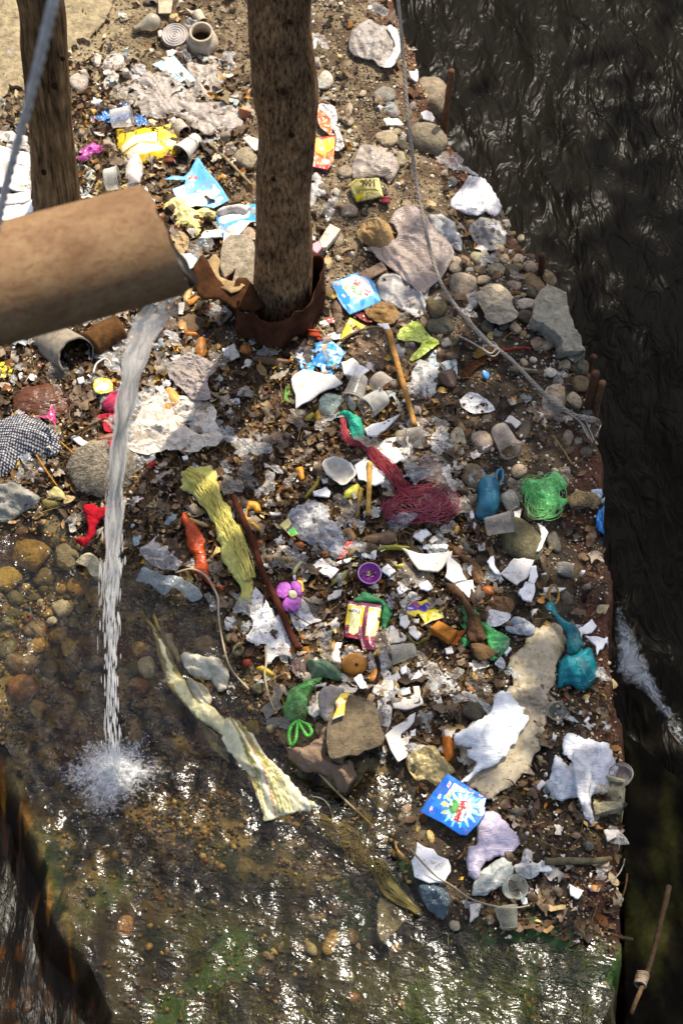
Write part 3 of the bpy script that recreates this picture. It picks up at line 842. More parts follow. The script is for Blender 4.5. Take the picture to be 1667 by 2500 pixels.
# green weed combed out by the current
def w_weed(px, py, x, y):
    a = np.exp(-(((px - 1100) / 150) ** 2 + ((py - 2270) / 75) ** 2)) + .8 * np.exp(-(((px - 1370) / 60) ** 2 + ((py - 2260) / 60) ** 2)) + .12 * band(py, 2150, 2400, 60) * sstep(300, 500, px) * sstep(.5, .62, fbm(x * 6, y * 6, 3, 57)) * (px < 1430)
    return np.clip(a, 0, 1) * (lat(L_BANK, x, y) > .07)
n = 6500
wp_ = dens_points(n, w_weed, .02)
wp_[:, 2] = np.minimum(wp_[:, 2] + rng.uniform(0, .06, n), WATER_Z + rng.uniform(-.01, .005, n))
a = (fbm(wp_[:, 0] * 3, wp_[:, 1] * 3, 2, 67) - .5) * 5 - .6 + rng.normal(0, .18, n)
Rw = np.zeros((n, 3, 3)); Rw[:, 0, 0] = np.cos(a); Rw[:, 0, 1] = -np.sin(a); Rw[:, 1, 0] = np.sin(a); Rw[:, 1, 1] = np.cos(a); Rw[:, 2, 2] = 1
g = scatter('water_weed', STRAWS, wp_, np.stack([rng.uniform(.004, .011, n), np.full(n, .03), np.full(n, .03)], 1), pal(n, ['#54802a', '#8c9a34', '#34561e', '#a8a440', '#5e5a20']), M['litter_wet'], rots=Rw)
stuff(g, 'green thread weed combed out by the shallow current', 'water weed')

def crumpled_templates(n, seed):
    out = []; r = np.random.default_rng(seed)
    for i in range(n):
        k = 6; u = np.linspace(-1, 1, k); X, Y = np.meshgrid(u, u)
        ang = np.arctan2(Y, X); rad = np.maximum(abs(X), abs(Y)) * (r.uniform(.75, 1.1, X.shape)) * (1 + .3 * np.sin(ang * r.integers(2, 5) + r.random() * 6))
        nr = np.hypot(X, Y) + 1e-6
        Xc, Yc = X / nr * rad, Y / nr * rad * r.uniform(.5, .95)
        Z = crumple_simple(Xc, Yc, r) * .45
        ii = np.arange(k * k).reshape(k, k)
        out.append((np.stack([Xc, Yc, Z], -1).reshape(-1, 3), np.stack([ii[:-1, :-1], ii[:-1, 1:], ii[1:, 1:], ii[1:, :-1]], -1).reshape(-1, 4)))
    return out
def crumple_simple(x, y, r):
    z = 0
    for i in range(5):
        a = r.random() * np.pi; f = r.uniform(.5, 1.5); t = (x * np.cos(a) + y * np.sin(a)) * f + r.random() * 4
        z = z + np.abs((t % 2) - 1) * r.uniform(.4, 1)
    return z - 1.2
CRUMPLED = crumpled_templates(12, 5)
n = 2600
g = scatter('film_scraps', CRUMPLED, dens_points(n, lambda px, py, x, y: np.clip(w_org(px, py, x, y) + .12 * land(x, y), 0, 1) * sstep(.36, .6, fbm(x * 6, y * 6, 3, 137)), .016), .006 + .022 * rng.random(n) ** 2.2, pal(n, ['#7d6a52', '#a89a86', '#5a4632', '#c9c0b2', '#8a7a68', '#b59a6a', '#4a3a2a', '#dedad2', '#9aa29e'], [.2, .14, .16, .1, .14, .06, .12, .05, .03], .25), M['litter'], flat=.4)
stuff(g, 'crumpled bits of dirty film, paper and rag all through the heap', 'litter')
n = 520
g = scatter('peelings', chip_templates(8, 21, .9), dens_points(n, lambda px, py, x, y: w_org(px, py, x, y) * sstep(.42, .62, fbm(x * 5, y * 5, 3, 147)), .014) + np.array([0, 0, 1]) * rng.uniform(0, .01, (n, 1)), .008 + .016 * rng.random(n) ** 1.6, pal(n, ['#b5781e', '#c99a3c', '#8e5418', '#d2b468', '#7a4a14', '#a88a2c'], None, .25), M['litter_wet'], flat=.6, smooth=True)
stuff(g, 'orange and yellow fruit peelings mixed into the heap', 'peelings')
n = 230
g = scatter('foam_crumbs', SCRAPS, dens_points(n, lambda px, py, x, y: land(x, y) * (.12 + np.exp(-(((px - 950) / 260) ** 2 + ((py - 1350) / 330) ** 2)) + .5 * np.exp(-(((px - 1250) / 160) ** 2 + ((py - 1900) / 250) ** 2))).clip(0, 1), .018), .005 + .010 * rng.random(n) ** 1.8, pal(n, ['#e6e4de', '#d2cec4', '#c4beb2'], None, .1), M['litter'], flat=.35)
stuff(g, 'small white foam crumbs scattered over the heap', 'foam')

def crumpled_big(n, seed, k=9):
    out = []; r = np.random.default_rng(seed)
    for i in range(n):
        u = np.linspace(-1, 1, k); X, Y = np.meshgrid(u, u)
        ang = np.arctan2(Y, X); m_ = np.maximum(abs(X), abs(Y)); nr = np.hypot(X, Y) + 1e-6
        prof_ = 1 + .35 * np.sin(ang * 2 + r.random() * 6) + .25 * np.sin(ang * 3 + r.random() * 6) + .15 * np.sin(ang * 7 + r.random() * 6)
        Xc, Yc = X / nr * m_ * prof_, Y / nr * m_ * prof_ * r.uniform(.45, .9)
        Z = crumple_simple(Xc * 1.6, Yc * 1.6, r) * .28 + r.normal(0, .03, X.shape)
        ii = np.arange(k * k).reshape(k, k)
        out.append((np.stack([Xc, Yc, Z], -1).reshape(-1, 3), np.stack([ii[:-1, :-1], ii[:-1, 1:], ii[1:, 1:], ii[1:, :-1]], -1).reshape(-1, 4)))
    return out
n = 520
g = scatter('rag_scraps', crumpled_big(14, 15), dens_points(n, lambda px, py, x, y: np.clip(w_org(px, py, x, y) * .9 + .10 * land(x, y), 0, 1) * sstep(.34, .56, fbm(x * 5, y * 5, 3, 157)), .016), .014 + .026 * rng.random(n) ** 1.8, pal(n, ['#6e5c46', '#8f8270', '#4a3826', '#a89c88', '#5c4a38', '#3a2c1e', '#c4bcae', '#7a6a4a'], [.2, .14, .2, .08, .14, .14, .04, .06], .25), M['litter'], flat=.3)
stuff(g, 'muddy shreds of rag, film and paper matted into the heap', 'litter')

def clear_of(px, py):
    w = np.ones_like(px)
    for (u, v, r) in ((847, 1318, 55), (815, 670, 80), (1040, 1850, 90), (835, 1430, 75), (665, 1370, 60), (740, 820, 75), (340, 320, 90), (450, 420, 80), (960, 1400, 60), (1020, 1455, 50), (480, 1220, 60), (540, 1340, 40)):
        w = w * (np.hypot(px - u, py - v) > r)
    return w
n = 380
g = scatter('film_shreds', crumpled_big(14, 25, 10), dens_points(n, lambda px, py, x, y: np.clip(w_org(px, py, x, y) * .95 + .10 * land(x, y), 0, 1) * sstep(.34, .54, fbm(x * 4, y * 4, 3, 167)) * clear_of(px, py), .024), .018 + .034 * rng.random(n) ** 1.6, pal(n, ['#d8d2c8', '#c4bcae', '#e8e6e2', '#b0a48e', '#c9d0d0'], None, .15), M['litter_film'], flat=.22)
g.color = (1, 1, 1, .3)
stuff(g, 'translucent shreds of plastic film spread through the heap', 'film')
# ------------------------------------------------------------------ labels that single things out
MARKS = [('the tree trunk', 690, 800), ('the wooden post', 140, 505), ('the light bulb', 370, 55), ('the yellow mailer bag', 363, 340), ('the faded blue packet', 480, 450), ('the orange sachet', 790, 380),
         ('the big oval boulder', 1052, 228), ('the rusty stake', 1090, 245), ('the wedge boulder', 1040, 340), ('the faded newspaper pack', 893, 460), ('the upper blue soap packet', 868, 712), ('the dirty plastic sheet', 1010, 610),
         ('the white knotted bag', 1165, 465), ('the large flat slab', 1370, 780), ('the cable knot', 1203, 838), ('the folded paper bag', 1215, 735), ('the loose cable end', 1450, 1060), ('the brown twin stakes', 1450, 960),
         ('the torn blue wrapper', 785, 870), ('the bamboo stick', 978, 920), ('the lime green wrapper', 1020, 835), ('the turquoise plastic', 860, 1035), ('the maroon netting', 1045, 1235), ('the blue knotted bag', 1192, 1207),
         ('the green net bag', 1325, 1210), ('the blue sachet at the edge', 1478, 1255), ('the mossy boulder', 1265, 1320), ('the purple lid', 901, 1402), ('the purple petals', 705, 1455), ('the maroon sachets', 888, 1520), ('the orange carton', 1085, 1545),
         ('the teal bag', 1410, 1610), ('the woven sack', 1310, 1800), ('the lower blue soap packet', 1106, 1965), ('the lavender bag', 1200, 2065), ('the petri dish', 1515, 1890), ('the torn clear bag', 1420, 1880), ('the log', 1430, 2100),
         ('the grey triangular slab', 950, 2240), ('the wilted leek', 700, 1850), ('the green knotted bag', 730, 1720), ('the flat brown boulder', 855, 1775), ('the peeled orange', 868, 1625), ('the yellow rag', 540, 1300), ('the orange rag', 485, 1340), ('the wad of grey fur', 250, 1150),
         ('the checked cloth', 70, 1060), ('the red rag', 225, 1265), ('the splash', 265, 1870), ('the cream paper', 420, 1030), ('the clay pipe mouth', 178, 870), ('the clear crackling bag', 790, 1290), ('the stick with the rag', 1590, 2280), ('the round golden stone', 307, 2260), ('the dark drop of the weir', 180, 2350), ('the porous tan rock', 1545, 1940)]
USED = {}
AUTO = []
def place_words(sx, sy, skip=None):
    best = sorted(MARKS, key=lambda m: math.hypot(m[1] - sx, m[2] - sy))[0]
    dx, dy = sx - best[1], sy - best[2]
    d = math.hypot(dx, dy)
    if d < 26: return 'right beside ' + best[0], best[0], d
    a = math.degrees(math.atan2(-dy, dx))
    k = int(((a + 22.5) % 360) // 45)
    return ('right of', 'above and right of', 'above', 'above and left of', 'left of', 'below and left of', 'below', 'below and right of')[k] + ' ' + best[0], best[0], d
def auto(o, look, cat, sx, sy, group=None):
    w, m, d = place_words(sx, sy)
    AUTO.append((o, look, w, d)); o['category'] = cat
    if group: o['group'] = group
ORD = ['nearest', 'second nearest', 'third nearest', 'fourth nearest', 'fifth nearest', 'sixth nearest', 'seventh nearest', 'eighth nearest', 'ninth nearest', 'tenth nearest']
def finish_labels():
    by = {}
    for e in AUTO: by.setdefault(e[1] + e[2], []).append(e)
    for es in by.values():
        es.sort(key=lambda e: e[3])
        for i, (o, look, w, d) in enumerate(es):
            if len(es) == 1: o['label'] = look + ' ' + w
            else: o['label'] = look + ' ' + w + ', ' + ORD[i]

# ------------------------------------------------------------------ print: flat colours laid on a sheet's own vertices
GLY = {'W': ([[(0, 1), (.22, 0), (.45, .7), (.68, 0), (.9, 1)]], 1.05), 'h': ([[(0, 1), (0, 0)], [(0, .45), (.25, .62), (.48, .5), (.5, 0)]], .68), 'e': ([[(0, .32), (.5, .32), (.45, .55), (.25, .64), (.05, .52), (0, .28), (.12, .05), (.3, 0), (.5, .1)]], .68), 'l': ([[(0, 1), (0, 0)]], .25),
       'a': ([[(.45, .6), (.45, 0)], [(.45, .5), (.2, .62), (0, .32), (.2, 0), (.45, .15)]], .62), 'c': ([[(.42, .5), (.22, .62), (0, .32), (.22, 0), (.42, .1)]], .55), 't': ([[(.15, .9), (.15, .1), (.3, 0)], [(0, .6), (.35, .6)]], .45), 'i': ([[(.05, .6), (.05, 0)], [(.05, .85), (.05, .9)]], .25), 'v': ([[(0, .6), (.22, 0), (.44, .6)]], .55),
       'M': ([[(0, 0), (0, 1), (.35, .3), (.7, 1), (.7, 0)]], .9), 'o': ([[(.22, .62), (0, .32), (.22, 0), (.45, .32), (.22, .62)]], .6), 'T': ([[(0, 1), (.7, 1)], [(.35, 1), (.35, 0)]], .8), 'B': ([[(0, 0), (0, 1), (.4, .95), (.45, .7), (0, .52), (.5, .4), (.5, .1), (0, 0)]], .7), 'N': ([[(0, 0), (0, 1), (.55, 0), (.55, 1)]], .75), 'U': ([[(0, 1), (0, .2), (.25, 0), (.5, .2), (.5, 1)]], .7), 's': ([[(.4, .52), (.2, .63), (.03, .48), (.38, .2), (.2, 0), (0, .1)]], .55), 'r': ([[(0, .62), (0, 0)], [(0, .4), (.15, .6), (.32, .58)]], .45), 'n': ([[(0, .62), (0, 0)], [(0, .42), (.22, .62), (.42, .5), (.42, 0)]], .6), '9': ([[(.45, .7), (.22, .5), (0, .75), (.22, 1), (.45, .75), (.35, 0)]], .6), '0': ([[(.22, 1), (0, .5), (.22, 0), (.45, .5), (.22, 1)]], .6), '1': ([[(.1, .8), (.25, 1), (.25, 0)]], .45), ' ': ([], .4)}
def painter(off, scale, base, ops):
    """ops in the pixels of an enlarged view: top-left photograph corner off, enlargement scale"""
    def fn(SX, SY):
        X = (SX - off[0]) * scale; Y = (SY - off[1]) * scale
        C = np.tile(c3(base), (len(X), 1))
        for op in ops:
            k = op[0]; col = c3(op[-1])
            if k == 'poly': m = sdist(X, Y, op[1]) > 0
            elif k == 'ell':
                _, cx, cy, a, b, rot, _c = op
                c_, s_ = math.cos(R(rot)), math.sin(R(rot)); u = (X - cx) * c_ + (Y - cy) * s_; v = -(X - cx) * s_ + (Y - cy) * c_
                m = (u / a) ** 2 + (v / b) ** 2 < 1
            elif k == 'rays':
                _, cx, cy, r1, n_, ph, _c = op
                r = np.hypot(X - cx, Y - cy); th = np.arctan2(Y - cy, X - cx)
                m = r < r1 * (.45 + .55 * np.abs(np.cos(th * n_ / 2 + ph)) ** 3)
            elif k == 'line':
                _, path, w, _c = op
                m = np.zeros(len(X), bool)
                for (ax, ay), (bx, by) in zip(path[:-1], path[1:]):
                    ex, ey = bx - ax, by - ay; t = np.clip(((X - ax) * ex + (Y - ay) * ey) / (ex * ex + ey * ey + 1e-9), 0, 1)
                    m |= np.hypot(X - ax - t * ex, Y - ay - t * ey) < w
            elif k == 'text':
                _, s_, ox, oy, dx, dy, ux, uy, h, w, _c = op
                m = np.zeros(len(X), bool); cur = 0
                for ch in s_:
                    strokes, adv = GLY[ch]
                    for st in strokes:
                        q = [(ox + (dx * (cur + a)) * h + ux * b * h, oy + (dy * (cur + a)) * h + uy * b * h) for a, b in st]
                        for (ax, ay), (bx, by) in zip(q[:-1], q[1:]):
                            ex, ey = bx - ax, by - ay; t = np.clip(((X - ax) * ex + (Y - ay) * ey) / (ex * ex + ey * ey + 1e-9), 0, 1)
                            m |= np.hypot(X - ax - t * ex, Y - ay - t * ey) < w
                    cur += adv
            elif k == 'noise':
                _, s_, thr, seed, _c = op
                m = fbm(X * s_, Y * s_, 4, seed) > thr
            elif k == 'check':
                _, dx, dy, pu, _c = op
                u = (X * dx + Y * dy) / pu; v = (-X * dy + Y * dx) / pu
                m = ((np.floor(u) % 2) == 0) | ((np.floor(v) % 2) == 0)
            C[m] = col
        return C
    return fn

# ------------------------------------------------------------------ sheets: bags, paper, cloth, foam pieces, leaves
SEED = [0]
def crumple(x, y, seed, freq, amp):
    r = np.random.default_rng(seed)
    wx = x + .35 / freq * (vn(x * freq * .8, y * freq * .8, seed % 97) - .5) * 2
    wy = y + .35 / freq * (vn(x * freq * .8 + 31, y * freq * .8, seed % 89) - .5) * 2
    z = 0
    for i in range(6):
        a = r.random() * np.pi; f = freq * (.5 + .35 * i) * r.uniform(.7, 1.2); ph = r.random() * 10
        t = (wx * np.cos(a) + wy * np.sin(a)) * f + ph
        z = z + np.abs((t % 2) - 1) * (1 / (1 + .55 * i)) * r.uniform(.5, 1)
    return amp * (z - 1.3)

def creases(x, y, seed, amp, ang, size, n, spread=.4, rand=.4):
    """random sharp folds, mostly along ang"""
    r = np.random.default_rng(seed)
    wx = x + .10 * size * (vn(x * 5 / size, y * 5 / size, seed % 83) - .5); wy = y + .10 * size * (vn(x * 5 / size + 7, y * 5 / size, seed % 79) - .5)
    z = np.zeros_like(x)
    for i in range(n):
        a = r.random() * np.pi if r.random() < rand else ang + r.normal(0, spread)
        cx, cy = r.uniform(-.5, .5, 2) * size
        u = -(wx - cx) * np.sin(a) + (wy - cy) * np.cos(a); t = (wx - cx) * np.cos(a) + (wy - cy) * np.sin(a)
        w = r.uniform(.05, .14) * size ** .5 * .09 + .002; L_ = r.uniform(.15, .6) * size
        z = z + r.choice([-1, 1], p=[.4, .6]) * r.uniform(.4, 1) * np.exp(-np.abs(u) / w) * np.exp(-(t / L_) ** 2)
    return amp * z

def smooth_poly(P, m):
    P = np.array(P); n = len(P); out = []
    for i in range(n):
        p0, p1, p2, p3 = P[i - 1], P[i], P[(i + 1) % n], P[(i + 2) % n]
        for j in range(m):
            t = j / m
            out.append(.5 * (2 * p1 + (p2 - p0) * t + (2 * p0 - 5 * p1 + 4 * p2 - p3) * t * t + (3 * p1 - p0 - 3 * p2 + p3) * t ** 3))
    return out

def sheet(name, tile, s, col, mat, label=None, cat=None, group=None, puff=0.0, amp=.006, freq=28, lift=.012, th=.0016, soft=True, res=None, tilt=0.0, tdir=0.0, bend=0.0, jag=0.0, paint=None, alpha=None, parent=None, look=None, ridge=None, edge=.35, crease=None):
    SEED[0] += 1; sd = SEED[0] * 7 + 3
    if mat in ('bag', 'clear') and puff > 0: puff *= .8 if cat == 'bag' and puff > .07 else .6
    sp = pts(tile, s) if isinstance(s, str) else s
    if soft:
        sp = np.array(smooth_poly(sp, 5)); ext = np.ptp(sp, axis=0).max(); kx = np.arange(len(sp))
        wob = .045 * ext * np.stack([vn(kx * .45, kx * 0 + 3, sd % 70) - .5, vn(kx * .45, kx * 0 + 9, sd % 71) - .5], -1) + .02 * ext * (np.random.default_rng(sd).random(sp.shape) - .5)
        sp = (sp + wob).tolist()
    G = np.array([hit(q[0], q[1], lift + puff * .35) for q in sp])
    c = G.mean(0)
    poly = G[:, :2] - c[:2]
    size = max(np.ptp(poly[:, 0]), np.ptp(poly[:, 1]))
    if jag:
        r = np.random.default_rng(sd); k = []
        for i in range(len(poly)):
            a, b = poly[i], poly[(i + 1) % len(poly)]
            k.append(a)
            m = max(1, int(np.linalg.norm(b - a) / max(size * .14, .006)))
            for j in range(1, m): k.append(a + (b - a) * j / m + r.normal(0, jag * size, 2))
        poly = np.array(k)
    if res is None: res = min(max(size / 24, .0042), .0065)
    kk = 1.7 if mat in ('bag', 'clear', 'cloth', 'wet_leaf') else 1.5 if mat in ('paper', 'leaf') else 1.0
    flat_ = mat in ('paper',) or (mat == 'packet' and amp > .005)
    V2, F = poly_grid(poly.tolist(), res)
    x, y = V2[:, 0], V2[:, 1]
    d = np.clip(sdist(x, y, poly), 0, None); dm = max(d.max(), 1e-6); q = np.clip(d / dm, 0, 1)
    wx, wy = x + c[0], y + c[1]
    z0 = c[2] - puff * .35
    z = hq(wx, wy) + lift - z0
    zg = z.copy()
    z = z + puff * (1 - (1 - q) ** 2.2) * (.45 + .85 * vn(x * 8 + sd, y * 8, sd % 61))
    if mat in ('bag', 'clear', 'wet_leaf', 'cloth', 'paper', 'leaf', 'printed_wet'):
        cv = np.cov(poly.T); w_, e_ = np.linalg.eigh(cv); ang = math.atan2(e_[1, 1], e_[0, 1])
        lf = mat in ('wet_leaf', 'cloth', 'leaf', 'printed_wet')
        z = z + creases(x, y, sd, amp * (1.1 if lf else 1.35), ang, size, int(np.clip(size / .006, 10, 46)), .18 if lf else .5, .1 if lf else .45) * (.5 + .5 * np.minimum(q * 3, 1))
        kk *= .35 if mat in ('bag', 'clear') else .45
    z = z + (crumple(x, y, sd, freq, amp * kk) + crumple(x, y, sd + 1, freq * 2.3, amp * kk * .45)) * (edge + (1 - edge) * np.minimum(q * 2, 1))
    if crease is not None:
        for (ax, ay, w, hgt_) in crease:
            u = x * math.cos(ax) + y * math.sin(ax) - ay * size
            z = z + hgt_ * np.exp(-(u / (w * size)) ** 2)
    if tilt or bend:
        u = x * math.cos(tdir) + y * math.sin(tdir); v = -x * math.sin(tdir) + y * math.cos(tdir)
        z = z + np.tan(tilt) * (u - u.min()) + bend * (v * v + .5 * u * u) / max(size, 1e-3)
    z = np.maximum(z, zg - lift + .002) if not bend else z
    V = np.stack([x, y, z], -1)
    cols = None
    if paint is not None:
        SX, SY = proj(wx, wy, hq(wx, wy) + lift + puff * .35); cols = paint(SX, SY)
    cc = lin(col) if isinstance(col, str) else col
    if alpha is not None: cc = (min(.9, cc[0] * 1.7), min(.9, cc[1] * 1.7), min(.9, cc[2] * 1.7), alpha * .6)
    o = mesh_obj(name, V, F, M[mat], loc=(c[0], c[1], z0), col=cc, cols=cols, smooth=not flat_)
    md = o.modifiers.new('thickness', 'SOLIDIFY'); md.thickness = th; md.offset = -1 if th > .003 else 0
    if parent is not None: rel(o, parent)
    elif label: tag(o, label, cat, group)
    elif look:
        m = np.mean(np.array(sp), 0); auto(o, look, cat, m[0], m[1], group)
    return o

# ------------------------------------------------------------------ stones
def stone(tile, tx, ty, w, h, col, look, rot=0, wet=False, k=9, group='river stones lying on the bank', rough=.0, lift=0.0, name='stone', lo=.66, label=None, flat=.62):
    SEED[0] += 1; sd = SEED[0]
    sx, sy = T(tile, tx, ty) if tile != 'P' else PP(tx, ty)
    f = 2.8 if tile != 'P' else 1 / 1.06314
    m = PXM(sx, sy)
    g = hit(sx, sy)
    sd_ = math.sin(math.atan2(CAM_H - g[2], g[1]))
    rx = w / f / 2 * m; ry = h / f / 2 * m
    rz = flat * min(rx, ry)
    ry = math.sqrt(max(ry ** 2 - (rz * .8 * math.sqrt(1 - sd_ ** 2)) ** 2, (ry * .6) ** 2)) / sd_
    V = faceted(ICO3, 900 + sd, k, lo, 1.0)
    n1 = np.array([0.0] * len(V))
    n1 = (fbm(V[:, 0] * 2.3 + sd, V[:, 1] * 2.3 + V[:, 2] * 1.7, 3, sd % 50) - .5)
    V = V * (1 + (.10 + rough) * n1)[:, None]
    if rough: V = V * (1 + rough * .9 * (fbm(V[:, 0] * 7 + sd, V[:, 1] * 7 + V[:, 2] * 5, 2, sd % 40) - .5))[:, None]
    V = V * np.array([rx, ry, rz]) * 1.06
    a = R(rot); c_, s_ = math.cos(a), math.sin(a)
    V = np.stack([V[:, 0] * c_ - V[:, 1] * s_, V[:, 0] * s_ + V[:, 1] * c_, V[:, 2]], -1)
    p = hit(sx, sy, rz * .45 + lift)
    o = mesh_obj(name, V, [tuple(t) for t in ICO3[1].tolist()], M['stone_wet' if wet else 'stone_dry'], loc=tuple(p), col=lin(col))
    if label: tag(o, label, 'stone', group)
    else: auto(o, look, 'stone', sx, sy, group)
    return o

# ------------------------------------------------------------------ cups, bottles, lathe work
def lathe(profile, n=28):
    """profile list of (r, h) -> verts around +Z"""
    th = np.arange(n) / n * 2 * np.pi
    V = np.concatenate([np.stack([np.cos(th) * r, np.sin(th) * r, np.full(n, h)], -1) for r, h in profile])
    F = []
    for i in range(len(profile) - 1):
        for j in range(n): F.append((i * n + j, i * n + (j + 1) % n, (i + 1) * n + (j + 1) % n, (i + 1) * n + j))
    return V, F

def frame(axis_):
    z = np.array(axis_, float); z /= np.linalg.norm(z)
    x = np.cross([0, 0, 1.0], z)
    if np.linalg.norm(x) < 1e-3: x = np.array([1.0, 0, 0])
    x /= np.linalg.norm(x); y = np.cross(z, x)
    return np.stack([x, y, z], 1)

def cup(name, tile, b, m, rb, rm, col, label, cat='cup', alpha=.25, mat='cup_plastic', rimcol=None, upz=0.0, group=None, dent=.12, lift=0.0, mess=None, lid=None):
    """lying (or tipped) cup: base centre b and mouth centre m in view pixels, radii in view pixels"""
    SEED[0] += 1; sd = SEED[0]
    sb, sm = T(tile, *b), T(tile, *m)
    px = PXM(*sm) / 2.8
    r0, r1 = rb * px, rm * px
    p0, p1 = hit(*sb, r0 * .9 + lift), hit(*sm, r1 * .9 + lift + upz)
    ax = p1 - p0; L_ = np.linalg.norm(ax)
    Fm = frame(ax)
    t = .0015
    prof = [(.001, 0), (r0 * .92, 0), (r0, .004)] + [(r0 + (r1 - r0) * u, .004 + (L_ - .004) * u) for u in (.12, .14, .3, .5, .7, .86, .88, 1)]
    inner = [(r - t, max(h, .003)) for r, h in prof[::-1]]
    V, F = lathe(prof + inner)
    th = np.arctan2(V[:, 1], V[:, 0]); hh = V[:, 2] / L_
    de = 1 - dent * vn(np.cos(th) * 1.2 + sd, np.sin(th) * 1.2 + hh * 2, sd % 30) * hh
    V[:, :2] *= de[:, None]
    o = empty(name, tuple(p0)); 
    cc = lin(col, alpha); k_ = 1.6 if alpha < .6 else 1; cc = tuple(min(.92, q * k_) for q in cc[:3]) + (alpha * .55 if alpha < .6 else alpha,)
    bo = mesh_obj('body', V @ Fm.T, F, M[mat], parent=o, col=cc)
    th = np.arange(40) / 40 * 2 * np.pi
    de = 1 - dent * vn(np.cos(th) * 1.2 + sd, np.sin(th) * 1.2 + 2, sd % 30)
    ring = np.stack([np.cos(th) * r1 * de, np.sin(th) * r1 * de, np.full(40, L_)], -1)
    v, f = tube(np.concatenate([ring, ring[:1]]) @ Fm.T, .0026, 6, closed=False)
    mesh_obj('rim', v, f, M[mat], parent=bo, col=lin(rimcol or col, min(1, alpha + .35)))
    if mess:
        disc = np.stack([np.cos(th) * r1 * .8, np.sin(th) * r1 * .8, L_ * .35 + .004 * np.sin(th * 5)], -1)
        mesh_obj('sludge', disc @ Fm.T, [tuple(range(40))], M['leaf'], parent=o, col=lin(mess))
    if label: tag(o, label, cat, group)
    return o

# ------------------------------------------------------------------ sticks, wires, fibres
def stick(name, tile, path, w, col, mat, label=None, cat='stick', lift=.02, taper=.75, group=None, look=None, heights=None, n=8, noise=.25, m=7, parent=None):
    SEED[0] += 1
    q = pts(tile, path) if isinstance(path, str) else path
    px = PXM(*q[0]) / (2.8 if tile != 'P' else 1 / 1.06314)
    P3 = []
    for i, s_ in enumerate(q):
        hh = lift if heights is None else heights[i]
        P3.append(hit(s_[0], s_[1], hh))
    P3 = np.array(P3); c = P3[0].copy()
    sp = spline(P3 - c, m)
    r = w * px / 2
    v, f = tube(sp, np.linspace(r, r * taper, len(sp)), n, noise=noise, seed=SEED[0])
    o = mesh_obj(name, v, f, M[mat], loc=tuple(c), col=lin(col))
    if parent is not None: rel(o, parent)
    elif label: tag(o, label, cat, group)
    elif look: mm = np.mean(np.array(q), 0); auto(o, look, cat, mm[0], mm[1], group)
    return o

def fibres(name, guide, spread, count, r, col, mat='fibre', loc=None, parent=None, seg=10, wig=.25, sides=4, flat=.5, twist=0.0):
    """bundle of thin strands round a guide path (k,3)"""
    g = spline(guide, seg); tubes = []
    spread = np.interp(np.linspace(0, 1, len(g)), np.linspace(0, 1, len(spread)), spread) if np.ndim(spread) else np.full(len(g), spread)
    tg = np.gradient(g, axis=0); tg /= np.linalg.norm(tg, axis=1)[:, None]
    side = np.cross(tg, [0, 0, 1.0]); side /= np.linalg.norm(side, axis=1)[:, None] + 1e-9
    for i in range(count):
        ph, ph2 = rng.random() * 6.28, rng.random() * 6.28; rad = math.sqrt(rng.random())
        u = np.linspace(0, 1, len(g)); fr = rng.uniform(1, 3)
        off = np.cos(ph + u * fr * 2 + twist * u) * rad + wig * np.sin(u * rng.uniform(8, 20) + ph2)
        offz = np.abs(np.sin(ph + u * fr * 2 + twist * u)) * rad * flat + wig * .4 * np.sin(u * rng.uniform(8, 20) + ph)
        a, b = sorted(rng.integers(0, len(g), 2)); 
        if b - a < len(g) * .4: a, b = 0, len(g)
        p = g + side * (off * spread)[:, None] + np.array([0, 0, 1.0]) * (np.clip(offz, -.1, 3) * spread)[:, None]
        tubes.append(tube(p[a:b], r * rng.uniform(.7, 1.3), sides, closed=False))
    v, f = multi(tubes)
    c = v.mean(0)
    o = mesh_obj(name, v - c, f, M[mat], loc=tuple(c), col=lin(col))
    if parent is not None: rel(o, parent)
    return o
# ------------------------------------------------------------------ wooden post, collar, pipes, cable
pb = hit(*PP(132, 492))
prof = [T('01', 395, 120) + (60,), T('00', 388, 1400) + (58,), T('00', 375, 1200) + (58,), T('00', 350, 900) + (54,), T('00', 325, 600) + (56,), T('00', 300, 300) + (58,), T('00', 275, 0) + (57,)]
ptop = at_y(*T('00', 275, 0), pb[1])
V, Q = upright(prof, pb[1], [(ptop[0] - .03, pb[1], ptop[2] + .5, .085), (ptop[0] - .05, pb[1], ptop[2] + .9, .083)], 15, .08, ridges=.16)
post = empty('wooden_post', (pb[0], pb[1], 0))
rel(fast_mesh('shaft', V, Q, post_mat, smooth=True), post)
for i, (tx, ty, r) in enumerate(((375, 590, .012), (300, 1180, .010), (430, 400, .009))):
    p = at_y(*T('00', tx, ty), pb[1] - .085)
    rel(mesh_obj('knot', ICO2[0] * np.array([r, .006, r * 1.5]), [tuple(f) for f in ICO2[1].tolist()], M['wood'], loc=tuple(p), col=lin('#2a1a0c')), post)
tag(post, 'weathered brown wooden post standing at the upper left', 'post')

